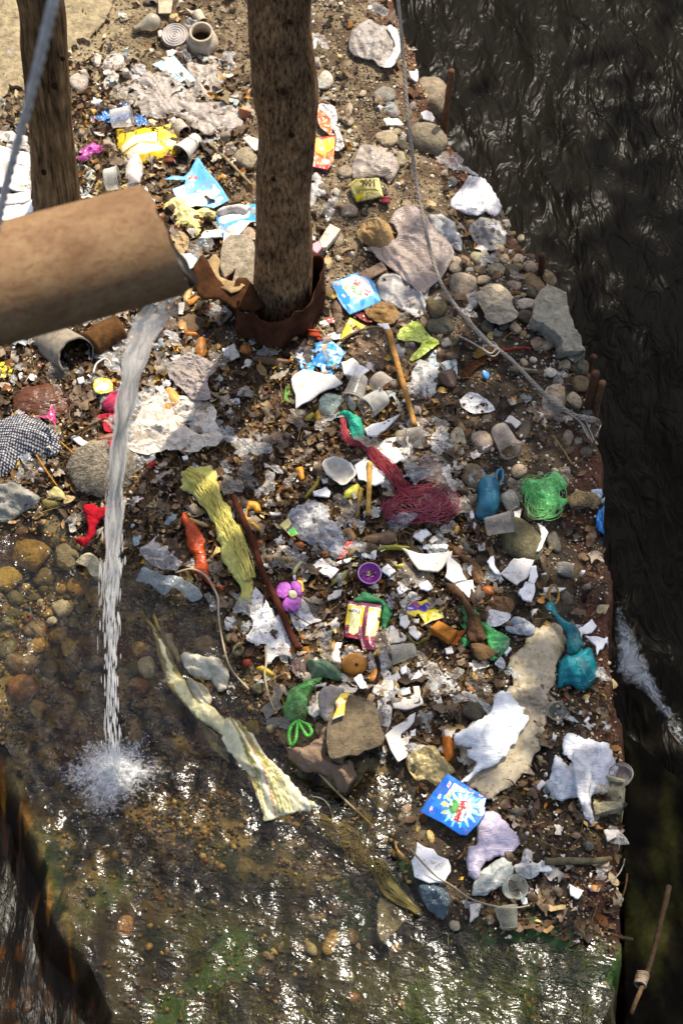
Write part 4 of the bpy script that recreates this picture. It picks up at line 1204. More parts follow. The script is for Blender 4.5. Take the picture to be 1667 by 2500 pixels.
collar = empty('cardboard_collar', (tb[0], tb[1], 0))
tc_ = hit(*T('11', 392, 720))
nA, nH = 72, 16
Vc = []
for j in range(nH):
    for i in range(nA):
        a = i / nA * 2 * math.pi; u = j / (nH - 1)
        front = .5 - .5 * math.sin(a)                      # 1 towards the camera
        right = .5 + .5 * math.cos(a)
        hh = .11 + .045 * front + .09 * right * (1 - front * .6) + .06 * (float(vn(math.cos(a) * 2.5 + 9, math.sin(a) * 2.5, 12)) - .5) + .03 * (float(vn(i * .9, 3.3, 13)) - .5)
        r = .165 + .012 * math.sin(a * 3 + .5) + .012 * math.sin(a * 7) - .02 * u + .02 * right * u
        r += .022 * (float(vn(i * .33, j * .12, 4)) - .5) + .008 * (float(vn(i * .9, j * .4, 6)) - .5)
        Vc.append((r * math.cos(a) * 1.03, r * math.sin(a), -.02 + (hh + .02) * u))
Fc = []
for j in range(nH - 1):
    for i in range(nA):
        if 21 < i < 30 and j > 6: continue
        Fc.append((j * nA + i, j * nA + (i + 1) % nA, (j + 1) * nA + (i + 1) % nA, (j + 1) * nA + i))
co = mesh_obj('skirt', Vc, Fc, M['cardboard'], parent=collar, loc=(tc_[0] - tb[0] - .03, tc_[1] - tb[1] - .01, tc_[2]), col=lin('#45291a'))
co.modifiers.new('thickness', 'SOLIDIFY').thickness = .0035
tag(collar, 'brown cardboard collar wrapped round the foot of the tree trunk', 'cardboard')
sheet('flap', None, [(460 + a / 4.61, 600 + b / 4.61) for a, b in ((70, 410), (180, 285), (330, 450), (480, 530), (640, 440), (760, 560), (860, 690), (600, 740), (390, 670), (160, 640))], '#4a2e1a', 'cardboard', parent=collar, lift=.11, amp=.006, freq=9, th=.005, tilt=.35, tdir=1.9, res=.012)
sheet('torn_edge', None, [(460 + a / 4.61, 600 + b / 4.61) for a, b in ((190, 250), (280, 110), (360, 150), (350, 330), (480, 390), (620, 430), (600, 480), (480, 520), (330, 440), (200, 300))], '#a58a62', 'cardboard', parent=collar, lift=.15, amp=.006, freq=14, th=.004, res=.01)

def rust_material():
    m = bpy.data.materials.new('rusty_pipe'); m.use_nodes = True
    nt = m.node_tree; L = nt.links; bsdf = nt.nodes['Principled BSDF']
    tc = nn(nt, 'ShaderNodeTexCoord')
    def noise(s, d, r):
        n = nn(nt, 'ShaderNodeTexNoise'); n.inputs['Scale'].default_value = s; n.inputs['Detail'].default_value = d; n.inputs['Roughness'].default_value = r
        L.new(sub.outputs[0], n.inputs['Vector']); return n
    dt = nn(nt, 'ShaderNodeVectorMath', operation='DOT_PRODUCT'); dt.inputs[1].default_value = (.9, .424, -.114); L.new(tc.outputs['Object'], dt.inputs[0])
    sc_ = nn(nt, 'ShaderNodeVectorMath', operation='SCALE'); sc_.inputs[0].default_value = (.3, .14, -.04); L.new(dt.outputs['Value'], sc_.inputs[3])
    sub = nn(nt, 'ShaderNodeVectorMath', operation='SUBTRACT'); L.new(tc.outputs['Object'], sub.inputs[0]); L.new(sc_.outputs[0], sub.inputs[1])
    a = noise(11, 7, .72); b = noise(75, 6, .75)
    cr = nn(nt, 'ShaderNodeValToRGB'); cr.color_ramp.elements[0].position = .3; cr.color_ramp.elements[1].position = .7
    cr.color_ramp.elements[0].color = lin('#634629'); cr.color_ramp.elements[1].color = lin('#8f7350')
    L.new(a.outputs['Fac'], cr.inputs[0])
    r2 = nn(nt, 'ShaderNodeMapRange'); r2.inputs[1].default_value = .50; r2.inputs[2].default_value = .62; r2.inputs[4].default_value = .5
    L.new(b.outputs['Fac'], r2.inputs[0])
    mx = nn(nt, 'ShaderNodeMix', data_type='RGBA'); mx.inputs['B'].default_value = lin('#5e3214')
    L.new(r2.outputs[0], mx.inputs['Factor']); L.new(cr.outputs[0], mx.inputs['A'])
    L.new(mx.outputs['Result'], bsdf.inputs['Base Color']); bsdf.inputs['Roughness'].default_value = .75; bsdf.inputs['Specular IOR Level'].default_value = .3
    bp = nn(nt, 'ShaderNodeBump'); bp.inputs['Strength'].default_value = .6; bp.inputs['Distance'].default_value = .004
    L.new(b.outputs['Fac'], bp.inputs['Height']); L.new(bp.outputs[0], bsdf.inputs['Normal'])
    return m
rust = rust_material()
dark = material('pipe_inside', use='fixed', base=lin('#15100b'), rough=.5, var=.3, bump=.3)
PD = 4.4
pe = np.array([0, 0, CAM_H]) + ray(*T('01', 1030, 262)) * PD
pdir = np.array([.9, .424, -.114]); pdir /= np.linalg.norm(pdir)
PR = .1165
def pipe(name, end, d, rad, length, wall, cut, mat_out, nseg=72, nl=40):
    Fm = frame(d); th = np.arange(nseg) / nseg * 2 * np.pi
    root = empty(name, tuple(end - d * length))
    upn = Fm.T @ np.array([0, 0, 1.0])
    def ringset(r, a, b, k):
        V = []
        for u in np.linspace(a, b, k):
            rr = r * (1 + .006 * (vn(np.cos(th) * 2 + u * 9, np.sin(th) * 2, 3) - .5))
            e = (cut * (.5 - .5 * (np.cos(th) * upn[0] + np.sin(th) * upn[1])) + .014 * (vn(np.cos(th) * 5, np.sin(th) * 5, 7) - .5)) * (u / length)
            V.append(np.stack([np.cos(th) * rr, np.sin(th) * rr, u + e], -1))
        V = np.concatenate(V); F = []
        for i in range(k - 1):
            for j in range(nseg): F.append((i * nseg + j, i * nseg + (j + 1) % nseg, (i + 1) * nseg + (j + 1) % nseg, (i + 1) * nseg + j))
        return V, F
    v, f = ringset(rad, 0, length, nl); mesh_obj('barrel', v @ Fm.T, f, mat_out, parent=root)
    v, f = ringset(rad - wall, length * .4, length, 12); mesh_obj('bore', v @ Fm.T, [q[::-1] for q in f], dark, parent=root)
    v1, _ = ringset(rad, 0, length, 2); v2, _ = ringset(rad - wall, 0, length, 2)
    v = np.concatenate([v1[nseg:], v2[nseg:]]); f = [(j, (j + 1) % nseg, nseg + (j + 1) % nseg, nseg + j) for j in range(nseg)]
    mesh_obj('lip', v @ Fm.T, f, mat_out, parent=root)
    return root
big = pipe('rusty_pipe', pe, pdir, PR, 1.7, .008, .05, rust)
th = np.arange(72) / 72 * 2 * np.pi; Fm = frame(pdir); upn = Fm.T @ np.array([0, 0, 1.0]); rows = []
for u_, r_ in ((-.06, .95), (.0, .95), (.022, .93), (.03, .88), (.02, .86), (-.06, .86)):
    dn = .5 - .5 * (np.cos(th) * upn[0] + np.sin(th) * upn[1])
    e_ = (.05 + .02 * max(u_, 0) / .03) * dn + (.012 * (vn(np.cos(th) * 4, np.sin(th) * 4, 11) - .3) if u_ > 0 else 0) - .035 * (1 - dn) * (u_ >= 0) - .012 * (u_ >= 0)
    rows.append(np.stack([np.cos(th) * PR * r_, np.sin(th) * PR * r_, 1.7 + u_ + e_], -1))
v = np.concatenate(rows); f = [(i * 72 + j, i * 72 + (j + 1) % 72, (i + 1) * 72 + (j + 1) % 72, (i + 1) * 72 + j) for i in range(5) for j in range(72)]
mesh_obj('dark_lip', v @ Fm.T, f, dark, parent=big)  # dark sleeve showing as a crescent past the lower rim
tag(big, 'thick rusty steel pipe pouring water from the left', 'pipe')
# clay pipe on the ground
ce = hit(*T('01', 525, 1035), .06)
view = ray(*T('01', 500, 1040)); view /= np.linalg.norm(view)
cd = -(view * .80 + np.array([-.55, .30, .12])); cd /= np.linalg.norm(cd)
cpipe = pipe('clay_pipe', ce, cd, 137 / 2.8 * PXM(*T('01', 500, 1040)), .45, .006, 0.0, material('old_clay', use='fixed', base=lin('#8f8370'), rough=.85, var=.35, dirt=lin('#3a3022'), bump=.4), 48, 12)
tag(cpipe, 'small dark mouth of a grey clay pipe under the rusty pipe', 'pipe')
stump = stick('wooden_stump', '01', '820,840 700,900 620,960', 190, '#5a3c1e', 'wood', 'short brown wooden log lying behind the clay pipe mouth', 'log', lift=.05, taper=1, n=20, noise=.15)

# pale cable hanging close to the camera at the upper left
c0 = np.array([0, 0, CAM_H])
rp = [c0 + ray(*PP(140, -60)) * 3.0, c0 + ray(*PP(122, 10)) * 3.05, c0 + ray(*PP(72, 215)) * 3.35, c0 + ray(*PP(20, 410)) * 3.8, c0 + ray(*PP(-15, 560)) * 4.1, c0 + ray(*PP(-60, 740)) * 4.5]
sp = spline(rp, 30)
tubes = []
for k in range(3):
    u = np.arange(len(sp)) * .55 + k * 2.094
    tubes.append((sp + np.stack([np.cos(u), np.sin(u) * .7, np.sin(u) * .7], -1) * .0038))
cord = empty('pale_rope', tuple(sp[0]))
for p in tubes:
    v, f = tube(p, .0045, 8); rel(mesh_obj('strand', v, f, M['fibre'], col=lin('#dcd6cc')), cord)
tag(cord, 'pale grey rope slanting past the wooden post, out of focus', 'rope')

# steel cable that ties the bank
cab_pts = [(898, -90, .80), (907, -40, .72), (916, 20, .66), (927, 150, .52), (940, 300, .38), (965, 470, .24), (1008, 640, .13), (1078, 742, .075), (1125, 790, .06), (1172, 825, .05), (1250, 906, .045), (1310, 950, .05), (1345, 962, .055), (1372, 970, .04)]
CP = np.array([hit(*PP(a, b), h_) for a, b, h_ in cab_pts])
cs = spline(CP, 40)
cable = empty('steel_cable', tuple(CP[7]))
seglen = np.concatenate([[0], np.cumsum(np.linalg.norm(np.diff(cs, axis=0), axis=1))])
fine = np.arange(0, seglen[-1], .006)
cs = np.stack([np.interp(fine, seglen, cs[:, i]) for i in range(3)], -1)
tg = np.gradient(cs, axis=0); tg /= np.linalg.norm(tg, axis=1)[:, None]
s1 = np.cross(tg, [0, 0, 1.0]); s1 /= np.linalg.norm(s1, axis=1)[:, None]; s2 = np.cross(s1, tg)
loose = sstep(seglen[-1] * .72, seglen[-1], fine)
for k in range(4):
    u = fine / .07 * 2 * np.pi + k * 2 * np.pi / 4
    rr = .0042 + .004 * loose * (.4 + vn(fine * 6, np.full(len(fine), k * 3.3), 2))
    p = cs + s1 * (np.cos(u) * rr)[:, None] + s2 * (np.sin(u) * rr)[:, None]
    v, f = tube(p, .0030, 7); rel(mesh_obj('strand', v, f, M['wire'], col=lin('#9c9080')), cable)
for k, q in enumerate(('1060,712 1075,740 1100,765 1122,800 1135,792', '1072,722 1085,745 1110,770 1128,790 1140,800', '1050,770 1080,785 1105,800 1125,812 1140,800', '1108,800 1128,812 1142,800 1130,785 1112,790 1108,802', '1112,810 1134,818 1146,802 1126,790 1112,796', '1300,945 1330,968 1342,990 1352,1008', '1305,948 1335,970 1348,992 1360,1016', '1312,950 1340,962 1352,985 1364,1012', '1330,957 1362,962 1374,972 1372,990 1366,1002', '1325,953 1366,960 1378,974 1368,996')):
    stick('frayed_wire', 'P', q, 4.2, '#9a8f80', 'wire', parent=cable, lift=.05 + .006 * (k % 3), taper=.9, n=6, noise=0)
tag(cable, 'twisted steel cable running down the bank with a frayed knotted end', 'cable')

def stake(tile, base, top_, w, col, label=None, look=None, back=0.02, parts=True):
    SEED[0] += 1
    b = hit(*T(tile, *base)); t = at_y(*T(tile, *top_), b[1] + back)
    b = b - np.array([0, 0, .06])
    px = depth(t) / FPX / 2.8
    sp_ = spline([b, (b + t) / 2 + (rng.random(3) - .5) * .012, t], 9)
    v, f = tube(sp_ - b, np.linspace(w * px / 2, w * px / 2 * .92, len(sp_)), 14, noise=.3, seed=SEED[0])
    o = mesh_obj('wooden_stake', v, f, M['wood'], loc=tuple(b), col=lin(col))
    if label: tag(o, label, 'stake', 'brown stakes driven in along the bank edge')
    return o
stake('10', (1490, 910), (1545, 480), 44, '#6e4a30', 'tall rusty brown stake beside the big oval boulder at the river edge')
stake('21', (614, 490), (622, 340), 48, '#523420', 'short brown stake at the edge above the large flat slab')
stake('21', (960, 1120), (975, 1035), 50, '#5c402a', 'stub of a brown stake, uppermost of the three below the large flat slab')
stake('21', (925, 1400), (988, 1148), 62, '#543824', 'middle brown stake of the three below the large flat slab')
stake('22', (985, 40), (1035, -185), 56, '#624630', 'outermost brown stake beside the frayed cable end at the river')

# ------------------------------------------------------------------ falling water and its splash
def jet_material(name, diff, tr):
    m = bpy.data.materials.new(name); m.use_nodes = True
    nt = m.node_tree; L = nt.links; bsdf = nt.nodes['Principled BSDF']; out = nt.nodes['Material Output']
    bsdf.inputs['Base Color'].default_value = diff; bsdf.inputs['Roughness'].default_value = .05; bsdf.inputs['IOR'].default_value = 1.33; bsdf.inputs['Specular IOR Level'].default_value = .8
    tl = nn(nt, 'ShaderNodeBsdfTranslucent'); tl.inputs['Color'].default_value = diff
    m1 = nn(nt, 'ShaderNodeMixShader'); m1.inputs[0].default_value = .6; L.new(bsdf.outputs[0], m1.inputs[1]); L.new(tl.outputs[0], m1.inputs[2])
    tp = nn(nt, 'ShaderNodeBsdfTransparent'); ms = nn(nt, 'ShaderNodeMixShader')
    lw = nn(nt, 'ShaderNodeLayerWeight'); lw.inputs['Blend'].default_value = .4
    ma = nn(nt, 'ShaderNodeMath', operation='MULTIPLY_ADD', use_clamp=True); ma.inputs[1].default_value = .42; ma.inputs[2].default_value = tr
    L.new(lw.outputs['Facing'], ma.inputs[0]); L.new(ma.outputs[0], ms.inputs[0]); L.new(tp.outputs[0], ms.inputs[1]); L.new(m1.outputs[0], ms.inputs[2])
    L.new(ms.outputs[0], out.inputs['Surface'])
    return m
jm = jet_material('jet_water', (.85, .83, .78, 1), .06); sm_ = jet_material('splash_water', (.9, .9, .88, 1), .22)
j0 = np.array([0, 0, CAM_H]) + ray(*T('01', 1150, 690)) * (PD + .06)
def jpos(u):
    u = np.asarray(u, float)
    hx = np.stack([j0[0] + (spl[0] - j0[0]) * u, j0[1] + (spl[1] - j0[1]) * u], -1)
    z = j0[2] + (spl[2] - j0[2]) * (.22 * u + .78 * u * u)
    return np.concatenate([hx, z[..., None]], -1)
jet = empty('falling_water', tuple(spl))
parts_ = []
u = np.linspace(0, .62, 60); c = jpos(u)
rad = np.interp(u, [0, .1, .3, .5, .62], [.034, .030, .019, .012, .004])
def ribbon(c, rad, seed, n=18):
    th = np.arange(n) / n * 2 * np.pi; V = []
    for i in range(len(c)):
        r = rad[i] * (.75 + .55 * vn(np.cos(th) * 2.2 + seed, np.sin(th) * 2.2 + i * .16, seed % 20))
        V.append(c[i] + np.stack([np.cos(th) * r, np.sin(th) * r * .55, np.zeros(n)], -1))
    V = np.concatenate(V); F = []
    for i in range(len(c) - 1):
        for j in range(n): F.append((i * n + j, i * n + (j + 1) % n, (i + 1) * n + (j + 1) % n, (i + 1) * n + j))
    return V, F
rel(mesh_obj('core', *ribbon(c, rad, 3), jm), jet)
tubes = []
for i in range(170):
    a = rng.uniform(0, .55); b = min(a + rng.uniform(.08, .3), .97)
    uu = np.linspace(a, b, 14); p = jpos(uu)
    w = np.interp(uu, [0, .15, .45, .6, .85, 1], [.034, .028, .017, .02, .022, .016])
    ph = rng.random() * 6.28; rr_ = rng.uniform(.5, 1.05)
    p[:, 0] += w * rr_ * np.cos(ph + uu * 3) + .004 * np.sin(uu * 60 + ph); p[:, 1] += w * rr_ * .6 * np.sin(ph + uu * 3)
    r = rng.uniform(.001, .0034) * np.sin(np.linspace(.15, 3.0, 14))
    tubes.append(tube(p, r, 5))
v, f = multi(tubes); rel(mesh_obj('strands', v, f, jm), jet)['kind'] = 'stuff'
tubes = []
for cu, wd, cnt in ((.53, .034, 34), (.60, .03, 26), (.66, .042, 44), (.71, .036, 30), (.755, .04, 34), (.80, .03, 26), (.845, .032, 26), (.88, .03, 22), (.925, .03, 22), (.965, .03, 24)):
    for i in range(int(cnt * 1.5)):
        uu0 = cu + rng.normal(0, .013); L_ = rng.uniform(.008, .032)
        uu = np.linspace(uu0, min(uu0 + L_, .995), 7); p = jpos(uu)
        p[:, 0] += rng.normal(0, wd * .36); p[:, 1] += rng.normal(0, wd * .4)
        tubes.append(tube(p, rng.uniform(.0008, .0026) * np.sin(np.linspace(.2, 2.94, 7)), 5))
v, f = multi(tubes); rel(mesh_obj('drops', v, f, sm_), jet)['kind'] = 'stuff'
tag(jet, 'stream of water falling from the rusty pipe and breaking into drops', 'water')
splash = empty('splash', tuple(spl))
tubes = []
for i in range(230):
    a = rng.random() * 6.28; r0 = abs(rng.normal(.03, .045)); L_ = rng.uniform(.006, .026); da = rng.normal(0, .5)
    if i < 9: r0 = rng.uniform(.06, .11); L_ = rng.uniform(.03, .06); da = rng.normal(0, .15)
    hh = rng.uniform(.004, .028) + .035 * math.exp(-(r0 / .05) ** 2) * rng.random()
    t = np.linspace(0, 1, 7)
    p = np.stack([spl[0] + 1.1 * (np.cos(a) * r0 + np.cos(a + da) * L_ * t), spl[1] + np.sin(a) * r0 * .95 + np.sin(a + da) * L_ * t, spl[2] + .004 + hh * (.5 + 1.6 * t * (1.1 - t))], -1)
    tubes.append(tube(p, rng.uniform(.0012, .0042) * np.sin(np.linspace(.3, 2.9, 7)) * (.6 + .5 * np.sin(t * 9 + a)) , 6))
v, f = multi(tubes); rel(mesh_obj('jets', v, f, sm_), splash)['kind'] = 'stuff'
n = 700
a = rng.random(n) * 6.28; rr_ = np.abs(rng.normal(0, .085, n))
pos = np.stack([spl[0] + np.cos(a) * rr_, spl[1] + np.sin(a) * rr_, spl[2] + .004 + np.abs(rng.normal(0, .035, n)) * np.exp(-(rr_ / .12) ** 2)], -1)
dr = scatter('droplets', [ICO1], pos, rng.uniform(.0012, .0036, n), np.ones((n, 3)), sm_, smooth=True); rel(dr, splash); dr['kind'] = 'stuff'
fr = bpy.data.materials.new('froth'); fr.use_nodes = True
nt = fr.node_tree; L = nt.links; bs = nt.nodes['Principled BSDF']; bs.inputs['Base Color'].default_value = (.72, .72, .70, 1); bs.inputs['Roughness'].default_value = .3
tc = nn(nt, 'ShaderNodeTexCoord'); nz = nn(nt, 'ShaderNodeTexNoise'); nz.inputs['Scale'].default_value = 45; nz.inputs['Detail'].default_value = 6; nz.inputs['Roughness'].default_value = .7; nz.inputs['Distortion'].default_value = 1.5
L.new(tc.outputs['Object'], nz.inputs['Vector']); vc = nn(nt, 'ShaderNodeVertexColor', layer_name='Col')
ad = nn(nt, 'ShaderNodeMath', operation='ADD'); L.new(nz.outputs['Fac'], ad.inputs[0]); L.new(vc.outputs['Color'], ad.inputs[1])
mr = nn(nt, 'ShaderNodeMapRange'); mr.inputs[1].default_value = .66; mr.inputs[2].default_value = 1.12; mr.inputs[4].default_value = .9; L.new(ad.outputs[0], mr.inputs[0])
tp = nn(nt, 'ShaderNodeBsdfTransparent'); ms = nn(nt, 'ShaderNodeMixShader'); L.new(mr.outputs[0], ms.inputs[0]); L.new(tp.outputs[0], ms.inputs[1]); L.new(bs.outputs[0], ms.inputs[2]); L.new(ms.outputs[0], nt.nodes['Material Output'].inputs['Surface'])
nr_, na_ = 34, 110
th = np.arange(na_) / na_ * 2 * np.pi; rings, fc = [], []
for k, rr in enumerate(np.linspace(0.003, .165, nr_)):
    r = rr * (1 + .5 * (vn(np.cos(th) * 3, np.sin(th) * 3 + 4, 8) - .5) + .25 * (vn(np.cos(th) * 9, np.sin(th) * 9 + 4, 18) - .5))
    x_, y_ = np.cos(th) * r * 1.1, np.sin(th) * r
    rings.append(np.stack([x_, y_, .006 + (.02 + .03 * math.exp(-(rr / .06) ** 2)) * fbm(x_ * 45 + 7, y_ * 45, 3, 19) * math.exp(-(rr / .13) ** 2)], -1)); fc += [[max(0, .62 - rr / .165 * .62)] * 3] * na_
V = np.concatenate(rings); F = [(i * na_ + j, i * na_ + (j + 1) % na_, (i + 1) * na_ + (j + 1) % na_, (i + 1) * na_ + j) for i in range(nr_ - 1) for j in range(na_)]
mesh_obj('froth', V, F, fr, parent=splash, cols=np.array(fc))
tag(splash, 'white splash where the falling water hits the shallow stream', 'splash')
# ------------------------------------------------------------------ stones
SC = {'t': ('#a39379', 'tan'), 'g': ('#8b857b', 'grey'), 'p': ('#c2b8a2', 'pale'), 'd': ('#5c5446', 'dark'), 'b': ('#7d6a4e', 'brown'), 'o': ('#9a6a34', 'orange brown'), 'm': ('#6c6446', 'mossy'), 'y': ('#a98e50', 'yellowish'), 'w': ('#cfc6b4', 'whitish')}
def stones(tile, s, wet=False, rough=0.0, group='river stones lying on the bank', **kw):
    for e in s.split():
        q = e.split(',')
        tx, ty, w, h = map(float, q[:4]); c = q[4]; rot = float(q[5]) if len(q) > 5 else random.uniform(-25, 25)
        hexc, word = SC[c]
        big_ = max(w, h)
        size = 'pebble-sized' if big_ < 66 else 'small' if big_ < 100 else 'fist-sized' if big_ < 160 else 'large'
        shape = 'elongated' if max(w, h) / min(w, h) > 1.5 else 'rough' if rough else 'rounded'
        cc = lin(hexc); k = random.uniform(.8, 1.2)
        o = stone(tile, tx, ty, w, h, hexc, f'{size} {"wet " if wet else ""}{word} {shape} stone', rot, wet, rough=rough, group=group, **kw)
        o.color = tuple(min(1, c_ * k * random.uniform(.94, 1.06)) for c_ in cc[:3]) + (1,)
stones('00', '540,570,140,150,p 905,480,70,40,t 850,130,60,50,t 60,790,90,60,t 590,665,40,36,p')
stones('00', '1025,15,90,50,d 30,850,120,60,b', rough=.1)
stones('10', '680,550,115,125,p 1090,650,155,105,g 1100,945,150,115,t 1200,982,80,100,d 140,1092,165,155,t 835,830,90,85,t 845,745,55,80,t 850,897,34,36,p 1280,722,45,60,g 1240,790,70,90,b 1150,775,90,60,g 1140,750,80,70,g 710,660,55,60,t 600,237,28,26,p 630,240,30,30,p 660,390,40,22,p 940,640,46,50,t 1195,1090,90,110,t 1165,900,70,60,t 890,992,50,32,p 830,965,34,36,p 1310,985,70,120,g,30 820,1180,100,90,t 690,1310,60,60,g 760,1310,50,60,p 800,770,34,30,t 1545,1240,90,80,g 1375,830,130,60,d 860,130,70,60,b 850,175,50,50,o 860,640,36,30,t')
stone('10', 1412, 642, 215, 300, '#8f8069', '', 4, label='big upright oval brown boulder beside the tall rusty stake', flat=.7)
stone('10', 1375, 952, 320, 215, '#7f745e', '', -24, label='big wedge boulder leaning below the oval boulder by the cable', lo=.6, flat=.8)
stones('11', '770,240,80,100,t 655,330,50,36,p 770,360,40,50,p 690,430,40,30,p 720,400,26,26,p 650,365,34,30,p 830,380,40,40,t 700,510,24,36,t 625,680,22,22,p 700,45,110,70,t 850,45,110,100,t 950,50,60,60,d 720,600,80,100,b 1440,700,150,160,b 1500,630,180,90,b 1460,830,200,130,d 1510,945,80,80,g 1480,890,30,40,b 690,815,50,50,w 160,215,110,120,t 1460,1190,100,80,d 1420,910,50,40,d')
stones('21', '320,300,100,62,t 190,358,142,95,t 95,390,85,100,b 30,412,110,120,t 370,370,70,66,t 455,366,115,64,t,-10 290,378,90,70,g 200,442,80,66,b 130,446,64,40,g 312,446,125,95,t 412,446,105,95,d 540,425,115,105,t 572,540,120,180,b,35 535,592,80,115,d,25 82,540,185,165,t 222,512,110,60,t,25 456,500,44,36,g 430,552,105,62,t 102,632,120,92,b 155,682,85,72,b 515,682,155,80,p 512,772,125,100,d 440,842,85,82,t 320,880,72,52,g 550,842,60,75,d 500,892,60,62,b 600,920,95,34,t 642,965,150,70,t,25 562,1060,50,50,p 497,1078,60,58,t 772,1092,92,80,t 872,1110,145,112,d 680,1147,92,72,p 735,1206,74,70,g 877,1226,142,112,b 832,1342,115,130,t 445,604,60,34,o 495,615,45,34,t 335,512,50,30,t 460,630,36,24,t 610,880,46,34,g 360,830,70,60,d 250,830,110,100,d 80,690,80,40,b 600,820,60,40,p 940,1310,50,90,d 480,225,50,50,t 270,890,46,80,y 420,180,60,40,b 545,350,70,40,b 460,430,60,60,b 700,960,40,30,t 570,1360,40,36,p 540,1140,90,36,b 945,1392,60,40,g 500,1340,40,30,b')
stones('21', '672,500,92,112,b', k=6)
stones('22', '50,222,115,205,t 215,222,165,145,t 500,142,112,135,d 465,420,115,92,t 800,192,72,125,t 862,222,64,64,g 785,1092,155,102,g 540,712,110,110,b 850,872,52,64,d 960,762,32,66,d 790,1292,90,90,d 920,292,90,90,d 690,340,40,30,g 930,15,70,50,g 60,120,60,110,b 40,325,60,50,g 770,790,30,60,d 905,1010,80,60,b 280,270,30,34,w 980,160,60,90,d 610,440,40,36,t 575,330,40,40,b')
stones('22', '152,462,160,180,b', k=6)
stone('22', 700, 902, 95, 155, '#6e685a', '', 12, label='upright speckled oval stone right of the mossy boulder')
stone('22', 468, 895, 300, 330, '#6a6246', '', 20, label='mossy boulder under the clear cup and the curved foam shard', flat=.5)
stones('23', '1030,432,64,74,p 165,660,170,190,d 560,1330,60,50,g 1075,1195,60,50,y 300,1250,40,40,w', rough=.06)
stones('12', '1520,240,90,90,g 1500,160,60,60,d 1530,60,50,50,t 690,130,110,50,t 340,230,80,70,b', rough=.05)
stones('13', '230,492,105,105,m 100,242,92,105,m 60,490,130,44,t 80,60,100,90,m 40,160,80,70,m 1000,575,70,70,t 130,70,80,70,m', rough=.15)
SG = 'stones in and beside the shallow stream'
stones('02', '205,990,260,240,y 460,1002,155,185,m 312,1152,165,135,m 540,1202,155,145,y 420,1192,105,125,y 662,1272,155,135,y 432,1362,135,135,w 60,1152,170,155,y 542,1132,85,64,t 400,1075,70,70,m 230,1290,80,60,m 300,1230,60,60,m 350,1290,70,50,m 470,1270,60,60,m 110,1290,120,110,m 330,1390,90,60,y 560,1350,90,80,m 100,1390,130,70,m 280,1320,50,60,w 180,1210,60,60,y', rough=.35, group=SG)
stones('02', '752,1052,125,135,o', rough=.15, wet=True, group=SG)
stones('03', '140,332,235,155,b 340,372,125,145,m 150,522,205,205,o 272,642,135,135,y 470,232,115,135,y 400,142,125,115,y 242,112,185,135,b 250,212,125,125,y 50,232,125,155,m 360,40,80,60,w 500,50,120,90,m 60,60,90,90,m 590,110,80,70,m', rough=.28, group=SG, wet=True)
stones('03', '1020,362,155,155,w 1180,652,165,205,b 650,332,165,145,d 642,602,205,185,d 960,482,145,115,o 905,380,110,110,m 940,230,90,110,y 720,520,120,90,d 520,360,110,90,d', rough=.12, group=SG, wet=True)
stones('03', '1410,212,150,155,t', k=5, group=SG)
stones('03', '1472,1042,155,195,b 1092,1202,160,205,d 1240,1340,130,110,o 1330,840,110,120,b 1120,540,90,110,d 300,960,130,90,b 480,1100,110,80,d 900,880,110,80,d 230,1150,120,90,b', group=SG, wet=True, lift=-.03)
stones('13', '1080,1272,125,155,m 1400,1330,90,90,m 1210,1390,80,70,m 980,1160,50,60,d 1500,1330,100,80,y 1240,1340,80,90,b', group=SG, wet=True)
stones('14', '730,492,62,105,m 772,612,155,112,b 642,672,115,80,b,20 740,712,74,62,m 720,842,110,175,y,-20 852,802,115,122,b 590,882,80,112,t 500,882,105,84,d 1150,872,105,80,y 1190,840,62,62,g 842,1082,95,92,m 880,1222,92,84,o 300,932,95,50,b,-30 380,872,50,80,b 940,392,125,105,m 680,512,80,84,m 585,992,32,62,m 985,522,44,60,y 1320,50,44,90,y 1400,120,60,90,y 905,870,40,60,t 690,405,70,50,b 880,340,60,60,d 100,520,80,70,b 250,700,90,60,d 1030,1020,36,40,b', group=SG, wet=True)
stone('04', 862, 732, 128, 145, '#a3742c', '', 0, wet=True, group=SG, label='round golden brown stone alone in the shallow stream')
stones('04', '1000,610,110,90,b 440,320,140,80,b 650,120,110,80,y 1240,880,80,60,o 1060,1040,70,90,o 1130,740,120,90,d 760,480,110,70,b 1440,80,120,90,b 880,420,60,90,y 350,560,90,60,b 530,560,100,70,m', group=SG, wet=True, lift=-.035)
stones('24', '30,725,80,80,t 500,160,50,40,m 850,110,90,60,b 940,180,90,80,d 270,690,60,80,b', wet=True)
# slabs with traced outlines
def slab(name, tile, s, th_, col, label, mat='stone_dry', lift=.03, tilt=0, tdir=0, amp=.004, group=None, cat='stone', freq=12, wet=False):
    o = sheet(name, tile, s, col, mat, label, cat, group, amp=amp, freq=freq, lift=lift + th_ * .6, th=th_, soft=True, tilt=tilt, tdir=tdir, edge=.6)
    o.modifiers['thickness'].use_even_offset = False
    b = o.modifiers.new('soft_edges', 'BEVEL'); b.width = min(th_ * .35, .012); b.segments = 2; b.limit_method = 'ANGLE'
    return o
slab('flat_slab', '21', '570,690 650,595 780,635 850,740 945,960 900,1000 770,990 750,910 650,830 570,790', .06, '#97907c', 'large flat grey slab leaning over the river edge', tilt=.12, tdir=1.6)
slab('flat_slab', '11', '0,290 90,250 200,300 205,480 150,560 0,500 -30,400', .07, '#a89a82', 'flat sunlit grey slab behind the cardboard flap, left of the trunk', tilt=.2, tdir=1.6, lift=.05)
slab('flat_slab', '14', '1050,540 1140,580 1215,670 1180,750 1060,830 1040,690', .05, '#8d8878', 'grey triangular slab sticking out of the dark shallow water', lift=.04, group=None)
